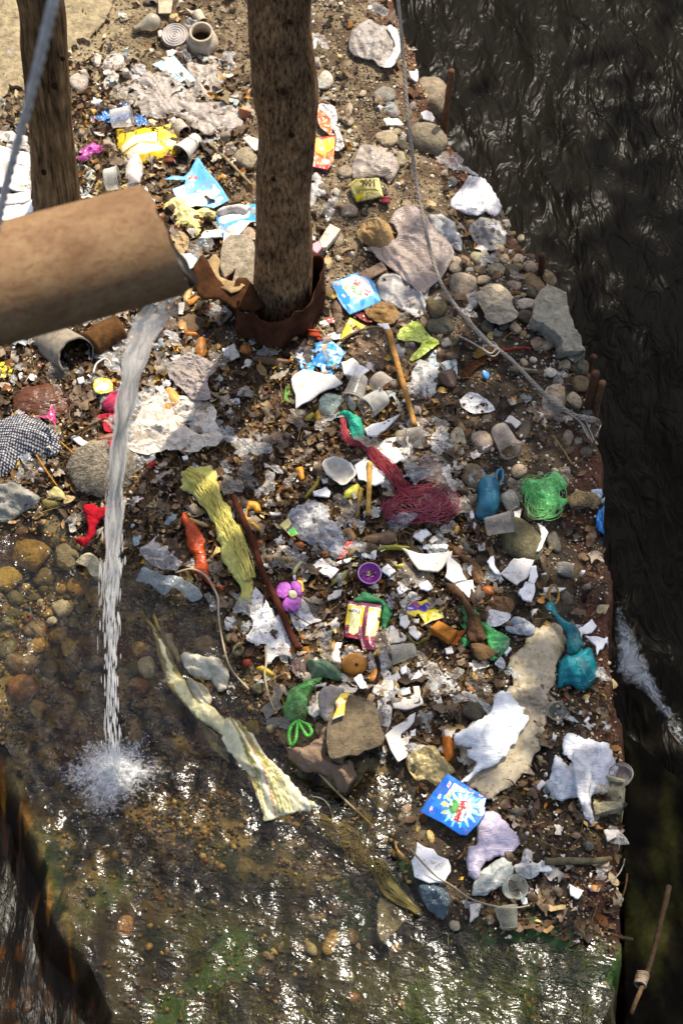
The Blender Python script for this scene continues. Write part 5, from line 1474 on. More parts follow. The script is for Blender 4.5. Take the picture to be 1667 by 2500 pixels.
slab('flat_boulder', '13', '700,720 750,640 850,560 1000,590 1060,780 1085,850 980,930 850,960 700,960', .13, '#6f614a', 'flat brown boulder under the green knotted bag, at the pool edge', lift=.05, amp=.008)
slab('concrete_slab', '00', '-500,-400 860,-400 800,0 730,100 690,200 600,230 540,310 470,330 430,420 240,480 160,600 60,620 -40,660 -500,650', .035, '#9c8c6c', 'pale sandy concrete slab behind the wooden post', lift=.0, amp=.014, freq=9, cat='slab')
slab('broken_shell', '02', '520,1040 590,985 650,1010 690,1090 680,1160 630,1140 590,1080', .02, '#d8c49a', 'broken cream and orange shell among the stream stones', lift=.05, cat='shell')
slab('porous_rock', '23', '1150,1190 1220,1130 1290,1130 1320,1200 1290,1280 1270,1370 1210,1380 1160,1260', .09, '#a39a78', 'porous tan rock beside the petri dish at the river edge', lift=.02, amp=.02, freq=30)
# ------------------------------------------------------------------ white foam shards
FG = 'broken white foam plates scattered over the heap'
def shards(tile, rows, col='#e9e7e2', mat='foam', look='white foam shard', **kw):
    for row in rows.strip().split('\n'):
        row = row.strip()
        if not row: continue
        lk, s = row.split(':')
        P_ = pts(tile, s); 
        sheet('foam_shard', tile, s, random.choice([col, col, '#dfd9ce', '#d2cabc']), mat, look=lk.strip() + ' ' + look, cat='foam', group=FG, amp=.0008, freq=18, lift=random.uniform(.012, .034), th=.006, soft=False, jag=.022, tilt=random.uniform(0, .3), tdir=random.uniform(0, 6.28), bend=random.uniform(-.25, .5), **kw)
shards('12', '''leaf-shaped : 950,140 1040,100 1190,60 1120,120 1030,190 970,185
 curved bowl-like : 1040,280 1100,200 1250,190 1260,330 1130,400 1090,350
 large five-sided : 880,400 970,320 1090,470 1080,520 1020,545 910,500
 small rounded : 1410,60 1450,50 1490,90 1460,105 1410,100
 ragged : 600,570 690,530 720,560 710,600 610,600
 four-sided : 590,1070 660,1020 690,1050 775,1100 720,1165
 squarish : 930,980 970,930 1035,970 1025,1025 950,1015
 kite-shaped : 1060,1110 1110,1060 1165,1105 1120,1145
 four-sided : 1280,880 1370,815 1410,850 1340,915
 small greyish : 1390,900 1430,860 1455,890 1410,920
 long bar-like : 1350,915 1520,945 1510,975 1345,950
 wide plate-like : 1210,990 1380,1000 1550,975 1540,1030 1450,1130 1320,1120
 triangular : 1170,1230 1210,1195 1255,1225 1190,1270
 small five-sided : 1320,1200 1380,1170 1420,1220 1385,1240 1330,1225
 narrow : 760,1050 860,1010 850,1040 770,1065
 ragged : 700,1280 740,1240 795,1240 780,1280 700,1310
 tiny : 660,480 700,470 700,500 670,505
 tiny : 1200,645 1245,655 1255,675 1210,672
 narrow : 1000,660 1070,670 1060,695 1010,690
 slim : 300,700 380,710 370,725 310,722''')
shards('22', '''notched : 365,80 400,40 430,55 480,100 440,130 410,95
 long curved : 590,770 640,800 665,840 620,960 600,985 580,990 600,940 620,860
 small triangular : 590,985 640,1010 570,1030
 bowl-shaped : 340,1120 430,1020 570,1030 540,1130 450,1200 390,1160
 rounded : 545,1080 580,1065 595,1140 570,1190 530,1180
 hooked : 245,1050 290,1010 300,1070 350,1130 300,1125
 irregular : 460,1260 510,1180 570,1190 575,1240 550,1320 490,1300
 slim bar-like : 630,1220 790,1215 740,1250 640,1255
 small square : 185,930 230,915 235,960 192,965
 wide broken : -20,1030 60,1070 110,1170 20,1200 -40,1160
 wide ragged : 20,1190 150,1180 168,1295 120,1290 80,1250 10,1270
 tiny : 125,700 150,690 160,740 135,750
 tiny : 300,680 330,670 340,690 310,700
 triangular : 430,700 480,690 470,750 440,740''')
shards('13', '''long upright strip-like : 1060,500 1090,370 1130,400 1150,500 1140,650 1130,740 1100,820 1040,780 1040,640
 trough-shaped : 1140,600 1290,550 1280,500 1320,500 1350,620 1250,655 1150,650
 small flat : 1195,520 1260,500 1265,545 1200,555
 long bent : 1090,850 1160,780 1260,700 1300,680 1290,740 1200,830 1240,990 1180,1040 1130,950
 small blunt : 1190,850 1255,835 1250,890 1200,905
 tiny : 1265,800 1300,785 1300,830 1265,838
 four-sided : 1045,920 1100,895 1110,935 1070,975
 four-sided : 880,440 930,410 980,510 920,510
 squarish : 1085,110 1180,105 1240,160 1220,195 1120,200
 rounded greyish : 1195,20 1240,5 1260,60 1225,100 1190,70
 arrow-shaped : 1250,90 1290,80 1340,135 1310,175 1265,140
 oval : 1300,330 1330,325 1345,350 1310,365
 triangular : 1265,460 1320,385 1345,420 1290,465
 hourglass-shaped : 720,290 760,200 800,200 780,270 790,340 740,330
 tall : 550,650 620,600 615,510 640,690 610,710
 slim : 590,490 690,465 680,490
 small four-sided : 1500,230 1545,215 1560,262 1510,270
 pale flat : 1010,490 1060,490 1050,560 1005,540
 tiny : 1285,30 1325,30 1320,60 1285,55
 small : 1195,380 1240,345 1240,400 1210,420''')
shards('23', '''bow-shaped : 845,200 880,100 960,45 995,85 960,130 900,140 880,215
 triangular : 915,160 1050,170 1110,215 1000,280 990,220
 tiny : 910,730 940,695 950,715 920,742
 blocky : 580,1180 620,1130 648,1155 600,1205
 small : 365,265 395,220 412,232 380,280
 flat bright : 0,1560 0,980 45,990 20,1020''' .replace('\n flat bright : 0,1560 0,980 45,990 20,1020', ''))
shards('24', '''pointed : 130,590 205,570 190,660 130,710
 leaf-shaped : 1045,80 1130,70 1155,170 1150,230 1070,170
 tiny : 1165,150 1190,100 1215,110 1190,150
 three-cornered : 810,450 905,490 870,545 820,520
 small square : 940,450 1020,460 1010,495 960,490
 pale blue quarter-round : 580,310 620,280 690,350 680,370 600,360
 narrow : 470,500 520,540 525,575 490,582
 tiny : 950,360 965,370 960,400 945,395
 wedge-like : 150,460 250,440 290,470 250,515 150,520''')
shards('14', '''large creamy block-like : 1270,300 1300,250 1310,180 1420,210 1450,250 1520,280 1535,370 1490,450 1390,450 1290,410''')
shards('10', '''slanted oval : 120,950 160,935 225,960 245,1040 200,1040
 flat card-like : 1080,810 1180,810 1220,855 1100,860
 ragged : 1255,495 1310,490 1345,505 1310,565 1270,540
 crumpled : 1335,775 1370,762 1435,795 1420,830 1350,810
 tiny : 975,40 1000,36 1005,62 980,64
 narrow : 600,290 625,280 620,330 600,345''')
shards('01', '''four-sided : 1360,240 1400,175 1500,165 1525,240
 jagged : 770,840 800,845 830,880 800,890
 bowtie-like : 800,905 860,915 820,945 805,935
 triangular : 760,1070 780,1025 820,1095
 tall : 1225,675 1265,670 1255,750 1220,750
 flat printed-looking : 1195,340 1300,345 1350,390 1290,485 1240,460
 small : 1520,985 1568,980 1568,1030 1530,1030
 tiny : 530,1190 570,1180 580,1215 545,1225
 broad : 1165,1050 1260,1010 1290,1060 1200,1085''')
shards('00', '''long flat tray-like : -60,880 190,940 200,1000 -60,940
 big flat tray-like : -60,985 200,1040 215,1150 -60,1070
 big square tray-like : -60,1110 215,1170 215,1330 -60,1320
 low tray-like : -60,1340 215,1345 215,1400 -20,1420
 small rounded : 1080,215 1105,210 1110,250 1085,250
 ragged : 1135,350 1180,335 1210,350 1180,385 1145,385''', col='#f0eee9')
shards('01', '''tall tray-like : 20,20 230,0 235,90 60,140 20,140''', col='#f0eee9')
shards('11', '''large bright paper-like : 450,1190 530,1130 740,1180 800,1240 640,1300 480,1400
 small curled : 690,890 790,860 790,930 740,930
 bright upper : 790,1080 870,1060 980,1160 900,1200 810,1170
 slim : 590,205 620,200 610,250 595,250
 small : 60,960 100,1040 40,1070 0,1000
 tiny : 640,800 680,790 700,830 650,845
 narrow : 1040,815 1110,810 1130,850 1080,850''')
shards('02', '''small folded : 1385,240 1420,215 1450,230 1425,268
 curled : 465,185 540,180 610,235 580,260 520,220
 tiny : 1470,430 1510,440 1500,460 1475,450
 tiny : 1245,320 1280,315 1285,345 1255,345''')

# ------------------------------------------------------------------ bags, films, paper and rags
B = sheet
# upper left
B('clear_bag', '00', '800,640 900,560 1050,480 1180,510 1300,620 1380,700 1540,690 1640,760 1655,830 1560,910 1400,920 1300,860 1200,800 980,780 920,720', '#b9ada0', 'bag', 'long dirty clear plastic bag lying behind the yellow mailer bag', 'bag', puff=.025, amp=.012, freq=24, lift=.02)
B('clear_bag', '00', '1280,430 1470,380 1520,470 1500,590 1410,670 1320,590', '#c2b4a4', 'bag', 'round dirty clear bag below the broken jar', 'bag', puff=.02, amp=.010, freq=26)
B('packet', '00', '1040,440 1190,380 1340,550 1240,590 1150,510', '#a9cdd4', 'packet', 'pale blue faded packet below the ringed tin lid', 'packet', amp=.004, soft=False, lift=.025)
for s, lk in (('640,380 690,370 680,440 645,440', 'small rolled white tissue left of the wrinkled tissue'), ('700,440 760,355 830,360 860,400 800,470 720,480', 'wrinkled white tissue above the clear bag, near the pale stone'), ('700,560 750,500 815,500 790,570 720,600', 'crumpled white tissue below the wrinkled tissue'), ('825,480 860,440 900,500 1000,510 960,560 840,585 900,540 850,520', 'curled white paper strip left of the dirty clear bag'), ('1220,350 1290,350 1310,410 1270,415 1215,375', 'small torn paper tucked under the broken jar')):
    B('tissue', '00', s, '#cdc2b4', 'paper', lk, 'paper', puff=.02, amp=.010, freq=40)
B('cardboard_piece', '00', '1080,-40 1190,-40 1170,90 1085,90', '#b5a58a', 'cardboard', 'pale upright cardboard piece at the top edge behind the tin lid', 'cardboard', lift=.03, th=.004, soft=False, amp=.002)
B('blue_wrapper', '00', '660,790 800,720 890,690 890,730 930,760 1015,840 920,860 700,830', '#2f74b8', 'packet', 'blue wrapper under the clear tumbler, above the yellow mailer bag', 'wrapper', amp=.010, lift=.02)
B('striped_wrapper', '00', '620,800 700,790 720,870 700,930 640,900', '#c9a79a', 'printed', 'red, white and green wrapper left of the clear tumbler', 'wrapper', amp=.008, freq=34, paint=painter((0, 0), 2.8, '#d8c8bc', [('ell', 660, 830, 30, 14, 40, '#b5423c'), ('ell', 680, 880, 34, 10, -30, '#b5423c'), ('ell', 640, 870, 22, 14, 10, '#6a8a4a')]))
YP = painter((270, 280), 8.25, '#e8c010', [('noise', .004, .58, 4, '#f2d64a'), ('poly', [(230, 640), (420, 530), (720, 380), (940, 340), (960, 580), (740, 600), (240, 740)], '#f4ecc0'), ('poly', [(260, 800), (640, 650), (1040, 640), (1100, 690), (700, 800), (280, 870)], '#f6f0d2'), ('line', [(950, 300), (950, 570)], 14, '#7a5a10'), ('line', [(300, 340), (300, 540)], 12, '#5a4a10'), ('line', [(325, 360), (325, 500)], 7, '#5a4a10'), ('line', [(365, 340), (365, 440)], 7, '#7a6410'), ('line', [(520, 340), (520, 470)], 16, '#6a5410'), ('line', [(250, 750), (550, 670)], 12, '#a0640c'), ('line', [(740, 605), (960, 600), (1200, 500)], 9, '#4a3008')])
B('mailer_bag', '00', '795,870 960,855 1090,850 1175,825 1240,960 1200,1040 990,1100 860,1070 800,980', '#e8c010', 'printed', 'bright yellow plastic mailer bag with worn white patches', 'packet', puff=.035, amp=.006, freq=16, lift=.02, res=.004, paint=YP, soft=False)
B('magenta_wrapper', '00', '530,1060 560,1010 650,965 705,980 690,1030 600,1080 550,1095', '#a8408e', 'packet', 'magenta wrapper beside the post, below the striped wrapper', 'wrapper', puff=.02, amp=.010, freq=36)
B('crushed_cup', '00', '850,1150 880,1070 950,1050 985,1130 960,1230 900,1250 855,1210', '#cfc4bc', 'foam', 'crushed dirty white pot below the yellow mailer bag', 'cup', puff=.035, amp=.006, freq=30)
BP = painter((380, 370), 6.03, '#5aa8dc', [('poly', [(420, 500), (860, 470), (960, 600), (840, 680), (740, 790), (500, 850), (330, 760), (260, 560)], '#efe9d2'), ('poly', [(430, 480), (860, 470), (830, 560), (690, 580), (680, 610), (440, 640)], '#6ab0de'), ('poly', [(750, 790), (900, 660), (1000, 610), (1080, 715), (850, 830)], '#62a4d8'), ('ell', 930, 700, 65, 35, -25, '#efe6a8'), ('text', 'ctio', 490, 420, 1, -.18, -.1, -1, 70, 9, '#d2523c'), ('ell', 640, 575, 34, 22, 0, '#d8ecf4')])
B('faded_packet', None, [(380 + a / 6.03, 370 + b / 6.03) for a, b in ((120, 415), (260, 355), (420, 370), (500, 290), (610, 90), (650, 110), (735, 250), (870, 400), (980, 540), (1085, 715), (850, 835), (600, 800), (380, 860), (300, 680), (240, 560), (430, 480), (440, 420))], '#5aa8dc', 'printed', 'faded light blue printed packet left of the trunk', 'packet', amp=.005, freq=18, lift=.03, res=.004, paint=BP, soft=False)
B('faded_packet', None, [(380 + a / 6.03, 370 + b / 6.03) for a, b in ((890, 980), (930, 950), (1230, 890), (1380, 770), (1470, 770), (1500, 1030), (1390, 1040), (1140, 1320), (990, 1360), (1000, 1260))], '#4aa2d8', 'printed', 'blue and white torn packet touching the left side of the trunk', 'packet', amp=.005, freq=18, lift=.03, res=.0045, soft=False, paint=painter((380, 370), 6.03, '#3f9cd4', [('poly', [(950, 960), (1380, 860), (1380, 950), (960, 1070)], '#e2dccf'), ('poly', [(1040, 1130), (1260, 1010), (1480, 1030), (1140, 1330), (980, 1370), (1010, 1240)], '#f0ece6'), ('poly', [(1040, 1130), (1160, 1080), (1180, 1200), (1030, 1220)], '#c9a898')]))
B('white_tube', None, [(380 + a / 6.03, 370 + b / 6.03) for a, b in ((890, 890), (1000, 820), (1370, 770), (1340, 880), (1150, 880), (960, 920))], '#d9d2c8', 'foam', 'folded white plastic strip above the torn blue and white packet', 'plastic', puff=.03, amp=.003, lift=.03)
B('yellow_peel', '01', '1110,0 1190,-60 1290,-40 1330,20 1420,0 1490,60 1420,90 1370,100 1370,170 1300,200 1280,130 1200,130 1190,70', '#e0d488', 'packet', 'crumpled pale yellow plastic below the faded light blue packet', 'plastic', puff=.04, amp=.014, freq=22)
B('brown_paper', '01', '1150,220 1220,180 1290,230 1260,330 1170,320', '#b39a72', 'paper', 'brown paper piece right of the rusty pipe end', 'paper', amp=.008, lift=.03)
B('grey_rag', '01', '1280,260 1350,250 1390,300 1340,360 1280,320', '#6b645c', 'cloth', 'dark grey rag behind the rusty pipe end', 'rag', amp=.010)
B('clear_bag', '00', '530,1120 620,1150 660,1210 600,1330 550,1300', '#c8c2b2', 'clear', 'small clear film right against the wooden post', 'bag', amp=.010, alpha=.5)
B('yellow_film', '00', '640,1340 680,1230 720,1300 800,1290 860,1250 870,1330 760,1400 640,1400', '#d9c27a', 'bag', 'pale yellow film under the lidded cup beside the post', 'bag', amp=.012)
# top centre and right
B('clear_bag', '10', '840,300 880,200 980,130 1090,180 1145,175 1195,280 1180,400 1130,450 1070,450 990,400 880,370', '#b5aaa0', 'bag', 'large wrinkled clear bag at the top, left of the cable', 'bag', puff=.035, amp=.010, freq=22, lift=.02)
B('white_strip', '10', '1100,190 1145,175 1195,280 1180,400 1130,455 1075,450 1130,380 1150,300', '#e2dcd4', 'bag', 'white hem of plastic at the edge of the large wrinkled clear bag', 'plastic', amp=.008, lift=.05)
B('clear_bag', '10', '870,1210 880,1060 930,980 1020,985 1110,1000 1170,1060 1180,1160 1130,1230 1060,1200', '#bdae9e', 'bag', 'dirty clear bag above the faded newspaper pack', 'bag', puff=.05, amp=.008, freq=20)
B('newspaper_pack', '10', '840,1250 890,1210 1050,1205 1080,1330 900,1370', '#c8bc72', 'printed_matte', 'faded yellow newspaper pack with dark print', 'paper', puff=.03, amp=.005, lift=.03, res=.004, soft=False, paint=painter((550, 0), 2.8, '#c9bf80', [('noise', .02, .62, 9, '#a39646'), ('text', '9001', 925, 1295, 1, .02, 0, -1, 44, 6, '#4a3f22'), ('line', [(880, 1250), (1040, 1240)], 5, '#6a5f30'), ('line', [(900, 1320), (1050, 1310)], 4, '#7a6f3a'), ('poly', [(850, 1320), (950, 1340), (900, 1370)], '#d8c02c')]))
OS = painter((550, 0), 2.8, '#e0651e', [('poly', [(620, 945), (740, 935), (745, 1010), (660, 1060), (615, 1030)], '#efc42a'), ('poly', [(600, 1120), (720, 1130), (700, 1165), (600, 1150)], '#c22a1c'), ('line', [(680, 960), (680, 1090)], 7, '#d8d050'), ('ell', 690, 1100, 30, 14, 20, '#f0e6d8'), ('line', [(650, 950), (755, 925)], 8, '#c43028')])
B('sachet', '10', '610,945 755,925 745,1020 740,1100 700,1160 595,1140', '#e0651e', 'printed', 'orange and yellow sachet leaning on the right side of the trunk', 'packet', amp=.006, lift=.03, res=.004, soft=False, paint=OS)
B('sachet', '10', '635,745 690,780 720,830 725,920 690,900 640,850', '#d8713a', 'packet', 'small faded orange sachet above the orange and yellow one', 'packet', amp=.007, lift=.03)
B('frilled_paper', '10', '640,715 700,715 740,730 765,820 740,890 700,800 650,770', '#dcd8d0', 'paper', 'frilled white paper behind the small faded orange sachet', 'paper', amp=.008, lift=.025)
B('frilled_paper', '10', '720,860 770,870 790,920 810,1000 780,1030 750,1020 760,930', '#d8d4ca', 'paper', 'white corrugated paper right of the orange and yellow sachet', 'paper', amp=.008, lift=.025)
B('white_bag', '10', '560,1400 590,1200 640,1180 670,1230 690,1320 640,1340 600,1400', '#d5cfc8', 'bag', 'small white bag at the right side of the trunk below the orange sachet', 'bag', puff=.03, amp=.009)
B('knotted_bag', 'P', '1035,472 1058,425 1085,392 1100,402 1120,394 1140,418 1152,455 1140,492 1118,485 1088,488', '#efecea', 'bag', 'white knotted plastic bag at the river edge, right of the cable', 'bag', puff=.06, amp=.008, freq=26, lift=.02)
B('handle', 'P', '1085,400 1060,388 1038,390 1050,380 1045,362 1060,380 1098,400', '#d2cecb', 'bag', parent=bpy.data.objects['knotted_bag'], puff=.02, amp=.006, lift=.09, res=.006)
B('grey_film', 'P', '985,490 1030,500 1055,540 1060,575 1030,560 1000,540', '#b9b8b4', 'bag', 'crumpled pale grey film right of the cable above the stones', 'bag', puff=.03, amp=.014, freq=34)
B('grey_film', 'P', '1075,520 1110,500 1150,510 1160,560 1110,575 1085,550', '#a9a49c', 'bag', 'shredded grey film below the white knotted bag', 'bag', puff=.01, amp=.016, freq=40)
# centre right
B('crumpled_paper', '11', '900,170 950,90 1040,75 1120,120 1160,200 1140,260 1060,300 1020,280 920,230', '#a8895c', 'paper', 'crumpled round brown paper beside the dirty plastic sheet', 'paper', puff=.05, amp=.008, freq=20, lift=.02)
B('plastic_sheet', '11', '985,305 1160,240 1150,150 1120,90 1280,5 1400,120 1568,330 1400,570 1310,590 1180,480 1060,370', '#a8968a', 'bag', 'wide dirty plastic sheet under the steel cable', 'plastic sheet', amp=.008, freq=14, lift=.03)
B('wood_board', '11', '910,470 1070,385 1105,440 950,520', '#8f7660', 'wood', 'weathered board piece above the upper blue soap packet', 'wood', th=.012, amp=.001, soft=False, lift=.03)
B('foil_film', '11', '1040,520 1150,450 1270,500 1390,570 1340,750 1250,740 1180,700 1060,640', '#c9c2ba', 'bag', 'silvery crumpled film right of the upper blue soap packet', 'plastic', puff=.02, amp=.012, freq=30)
W1 = painter((790, 640), 9.22, '#3a9ad8', [('noise', .006, .6, 3, '#7cc0e4'), ('poly', [(390, 370), (700, 300), (880, 330), (1000, 440), (1130, 680), (1120, 760), (850, 850), (560, 760), (430, 600)], '#e6e2de'), ('ell', 490, 600, 40, 70, -30, '#e8c07a'), ('text', 'Wheel', 655, 545, .80, .60, .52, -.75, 128, 17, '#c8483e'), ('ell', 740, 690, 160, 62, 40, '#5a9a54'), ('ell', 730, 680, 110, 36, 40, '#a8cf9c'), ('text', 'active', 665, 640, .76, .64, .6, -.75, 46, 6, '#2a5a30'), ('ell', 640, 780, 50, 45, 0, '#efe0b8'), ('ell', 450, 750, 60, 20, 40, '#f0dada'), ('ell', 600, 980, 70, 18, 40, '#f0e8ea'), ('ell', 300, 480, 70, 24, 40, '#e8a8b0'), ('ell', 760, 880, 50, 20, 30, '#dfe6b0'), ('line', [(190, 470), (330, 760), (580, 1130)], 9, '#bfe0f0')])
B('soap_packet', None, [(790 + a / 9.22, 640 + b / 9.22) for a, b in ((160, 405), (430, 330), (600, 230), (780, 200), (850, 250), (1010, 290), (1120, 400), (1200, 560), (1300, 850), (1000, 980), (590, 1140), (420, 950), (290, 740))], '#3a9ad8', 'printed', 'upper blue soap packet reading Wheel, right of the trunk', 'packet', puff=.035, amp=.004, freq=16, lift=.02, res=.0032, paint=W1, soft=False)
B('brown_leaf', '11', '950,710 1080,650 1150,690 1190,740 1140,810 1020,790', '#8f6c38', 'leaf', 'broad brown dry leaf below the upper blue soap packet', 'leaf', puff=.01, amp=.010, lift=.02)
B('brown_leaf', '11', '730,640 790,690 800,790 760,860 740,760', '#6d5540', 'leaf', 'grey brown dry leaf left of the upper blue soap packet', 'leaf', amp=.010)
B('red_scrap', '11', '880,735 980,745 1000,800 930,790', '#8f2f30', 'packet', 'dark red scrap under the lower edge of the upper blue soap packet', 'plastic', amp=.006)
B('red_scrap', '11', '690,770 750,775 740,810 695,800', '#9a3a34', 'packet', 'small red scrap left of the yellow triangular wrapper', 'plastic', amp=.006)
B('yellow_wrapper', '11', '850,770 960,830 900,870 830,915 785,950 800,870', '#e8d018', 'printed', 'yellow triangular wrapper below the upper blue soap packet', 'wrapper', amp=.004, lift=.025, res=.004, soft=False, paint=painter((550, 500), 2.8, '#ecd41c', [('text', 'Ti', 850, 835, 1, .15, .1, -1, 26, 4, '#6a5a10'), ('text', 'Ba', 885, 850, 1, .2, .1, -1, 26, 4, '#6a5a10')]))
TB = painter((690, 800), 7.47, '#1f86cc', [('noise', .008, .62, 6, '#2fa0dc'), ('poly', [(200, 560), (250, 470), (330, 440), (420, 540), (350, 640), (180, 570)], '#e2ecf2'), ('line', [(240, 500), (400, 560)], 10, '#c05048'), ('line', [(230, 540), (370, 600)], 8, '#4aa8dc'), ('poly', [(700, 310), (820, 300), (780, 450), (830, 620), (800, 600), (740, 470)], '#b89c78'), ('line', [(830, 420), (940, 460)], 22, '#f0dcd8'), ('line', [(840, 430), (930, 465)], 8, '#c8483e'), ('line', [(900, 260), (1080, 440)], 12, '#a8d4ea'), ('ell', 900, 640, 70, 60, 0, '#8ccbe6'), ('ell', 900, 640, 42, 38, 0, '#1f9aa8'), ('ell', 510, 540, 22, 45, -15, '#7a3418'), ('poly', [(320, 640), (430, 590), (540, 680), (540, 800), (400, 780)], '#12a4d8')])
B('torn_wrapper', None, [(690 + a / 7.47, 800 + b / 7.47) for a, b in ((180, 550), (260, 440), (350, 360), (380, 410), (590, 400), (590, 290), (700, 250), (800, 220), (930, 260), (1150, 450), (1060, 600), (1040, 700), (930, 800), (890, 900), (840, 860), (710, 830), (690, 730), (580, 700), (560, 800), (400, 780), (320, 740), (310, 640))], '#1f86cc', 'printed', 'torn bright blue wrapper at the foot of the cardboard collar', 'wrapper', amp=.007, freq=22, lift=.025, res=.004, paint=TB, soft=False)
B('brown_film', '11', '800,950 900,880 1060,860 1110,960 1130,1060 1060,1130 960,1140 900,1060', '#7c6650', 'clear', 'crumpled brown film between the torn blue wrapper and the bamboo stick', 'plastic', puff=.025, amp=.014, freq=32, alpha=.85)
B('lime_wrapper', '11', '1180,870 1240,820 1330,800 1390,890 1465,940 1400,990 1280,1070 1270,1030 1340,960 1280,930 1190,920', '#a9b83c', 'packet', 'lime green wrapper right of the bamboo stick', 'wrapper', amp=.010, freq=30, lift=.025)
B('foil_bag', '11', '1290,1080 1370,1060 1450,1160 1440,1230 1430,1290 1340,1350 1260,1250', '#cfccc4', 'bag', 'crumpled silvery bag right of the bamboo stick', 'bag', puff=.02, amp=.012, freq=30)
B('foil_scrap', '11', '1380,1080 1430,1000 1450,1080 1568,1050 1568,1120 1470,1150', '#b8c4c4', 'packet', 'shiny torn foil above the crumpled silvery bag', 'foil', amp=.012, freq=30)
B('green_leaf', '11', '400,1330 420,1230 450,1240 480,1330 440,1350', '#6fa03c', 'leaf', 'fresh green leaf left of the large bright foam piece', 'leaf', amp=.006)
B('paper_bag', '21', '165,610 200,570 240,540 310,520 400,580 430,680 462,740 400,775 330,800 250,770 215,700', '#b3a48a', 'paper', 'folded dirty paper bag lying among the grey stones', 'bag', puff=.045, amp=.007, freq=18, lift=.04)
B('grey_bag', '21', '630,1400 625,1330 650,1250 700,1215 770,1230 785,1330 770,1400 720,1440 660,1440', '#a3937e', 'clear', 'dirty grey film beside the cable above its frayed end', 'bag', puff=.02, amp=.010, alpha=.7, lift=.02)
B('foil_scrap', '21', '60,1350 110,1285 200,1300 270,1345 300,1400 180,1420 100,1400', '#d2cec8', 'packet', 'silver and red foil scrap below the cable on dark soil', 'foil', amp=.014, freq=36)
B('brown_fabric', '21', '60,1180 130,1080 330,1000 320,1050 180,1120 100,1200', '#4a3020', 'cloth', 'dark brown rag below the cable knot', 'rag', amp=.010)
B('teal_film', '21', '0,1030 40,1090 45,1180 0,1220 -40,1120', '#b9c6c0', 'packet', 'shiny pale film left of the dark brown rag', 'plastic', amp=.012, freq=34)
B('blue_scrap', '21', '215,1135 260,1150 255,1190 228,1180', '#3f86c4', 'packet', 'tiny blue scrap on dark soil below the cable knot', 'plastic', amp=.004, lift=.02)
B('yellow_leaf', '21', '150,1030 230,950 300,960 290,1000 200,1040', '#8a6a1e', 'leaf', 'yellow brown leaf under the cable knot', 'leaf', amp=.010)
B('net_film', '22', '510,0 640,-20 800,60 760,90 650,70', '#8f7c68', 'clear', 'brown net film beside the frayed cable end', 'plastic', amp=.012, alpha=.7)
# left middle
B('cream_paper', '02', '800,210 860,120 930,60 1010,-60 1130,-100 1440,-40 1480,100 1525,180 1480,240 1330,285 1190,265 1090,275 1000,305 850,245', '#d9cdba', 'paper', 'large torn sheet of cream paper behind the falling water', 'paper', amp=.010, freq=24, lift=.03)
B('grey_paper', '01', '1140,1110 1220,1050 1300,1010 1420,1060 1480,1130 1420,1190 1440,1320 1330,1330 1240,1260 1180,1200', '#a79a90', 'paper', 'torn grey paper above the large cream paper', 'paper', amp=.011, freq=28, lift=.04)
B('pink_rag', '01', '700,1380 730,1310 800,1265 890,1258 935,1300 900,1340 840,1330 780,1400', '#b03a56', 'cloth', 'pink curled rag left of the falling water', 'rag', puff=.03, amp=.008, lift=.03)
B('pink_rag', '02', '660,50 740,20 800,40 760,110 770,150 720,140 700,90', '#b8303e', 'cloth', 'red pink rag strip above the wad of grey fur', 'rag', amp=.010, lift=.03)
B('pink_rag', '02', '745,220 790,215 800,270 760,275', '#b83048', 'cloth', 'small red scrap on top of the wad of grey fur', 'rag', amp=.006, lift=.10)
B('red_net', '02', '1000,420 1030,340 1060,350 1090,390 1050,410 1010,440', '#8e2a34', 'cloth', 'small dark red net scrap right of the falling water', 'net', amp=.008)
B('yellow_box', '01', '640,1240 660,1190 760,1200 770,1270 720,1290 660,1285', '#d9c94a', 'printed', 'small yellow and white box flattened below the clay pipe mouth', 'box', amp=.004, lift=.04, res=.005, paint=painter((0, 500), 2.8, '#dcc83a', [('ell', 715, 1245, 34, 26, 0, '#e6e0c8'), ('line', [(670, 1280), (760, 1270)], 5, '#9a8a20')]))
B('brown_bag', '01', '90,1300 200,1215 320,1210 400,1230 490,1330 480,1420 300,1440 100,1420', '#6b4028', 'bag', 'brown plastic bag below the clay pipe mouth', 'bag', puff=.05, amp=.006, freq=16)
B('yellow_wrapper', '01', '-40,1090 60,1070 90,1110 60,1170 -40,1180', '#d8c21c', 'packet', 'yellow wrapper at the left edge below the rusty pipe', 'wrapper', amp=.008)
CK = painter((0, 1000), 2.8, '#c9c6c0', [('check', .97, .24, 9, '#2b2e3c')])
B('checked_cloth', '02', '-60,120 -40,60 60,20 180,15 290,60 400,150 412,210 390,285 250,300 130,310 100,370 60,412 -60,430', '#c9c6c0', 'printed_matte', 'black and white checked cloth at the left edge', 'cloth', puff=.06, amp=.007, freq=12, lift=.02, res=.0035, paint=CK)
B('magenta_scrap', '02', '240,45 320,40 350,-20 375,10 385,110 350,70 300,60', '#c42a6a', 'packet', 'magenta scrap on the checked cloth', 'plastic', amp=.008, lift=.10)
B('pale_cloth', '02', '-60,510 30,500 160,520 270,590 250,650 150,690 50,750 -60,740', '#9a968a', 'cloth', 'crumpled pale grey cloth at the left edge above the stream', 'cloth', puff=.04, amp=.014, freq=26)
B('red_rag', '02', '570,670 640,640 690,670 800,620 790,680 690,750 660,800 640,860 580,930 520,890 600,850 590,740', '#a81c26', 'cloth', 'bright red rag trailing into the stream below the fur', 'rag', puff=.01, amp=.008, freq=20, lift=.05)
B('yellow_husk', '02', '330,590 380,530 430,560 460,620 400,610', '#c7b878', 'leaf', 'pale husk left of the red rag', 'husk', amp=.008, lift=.04)
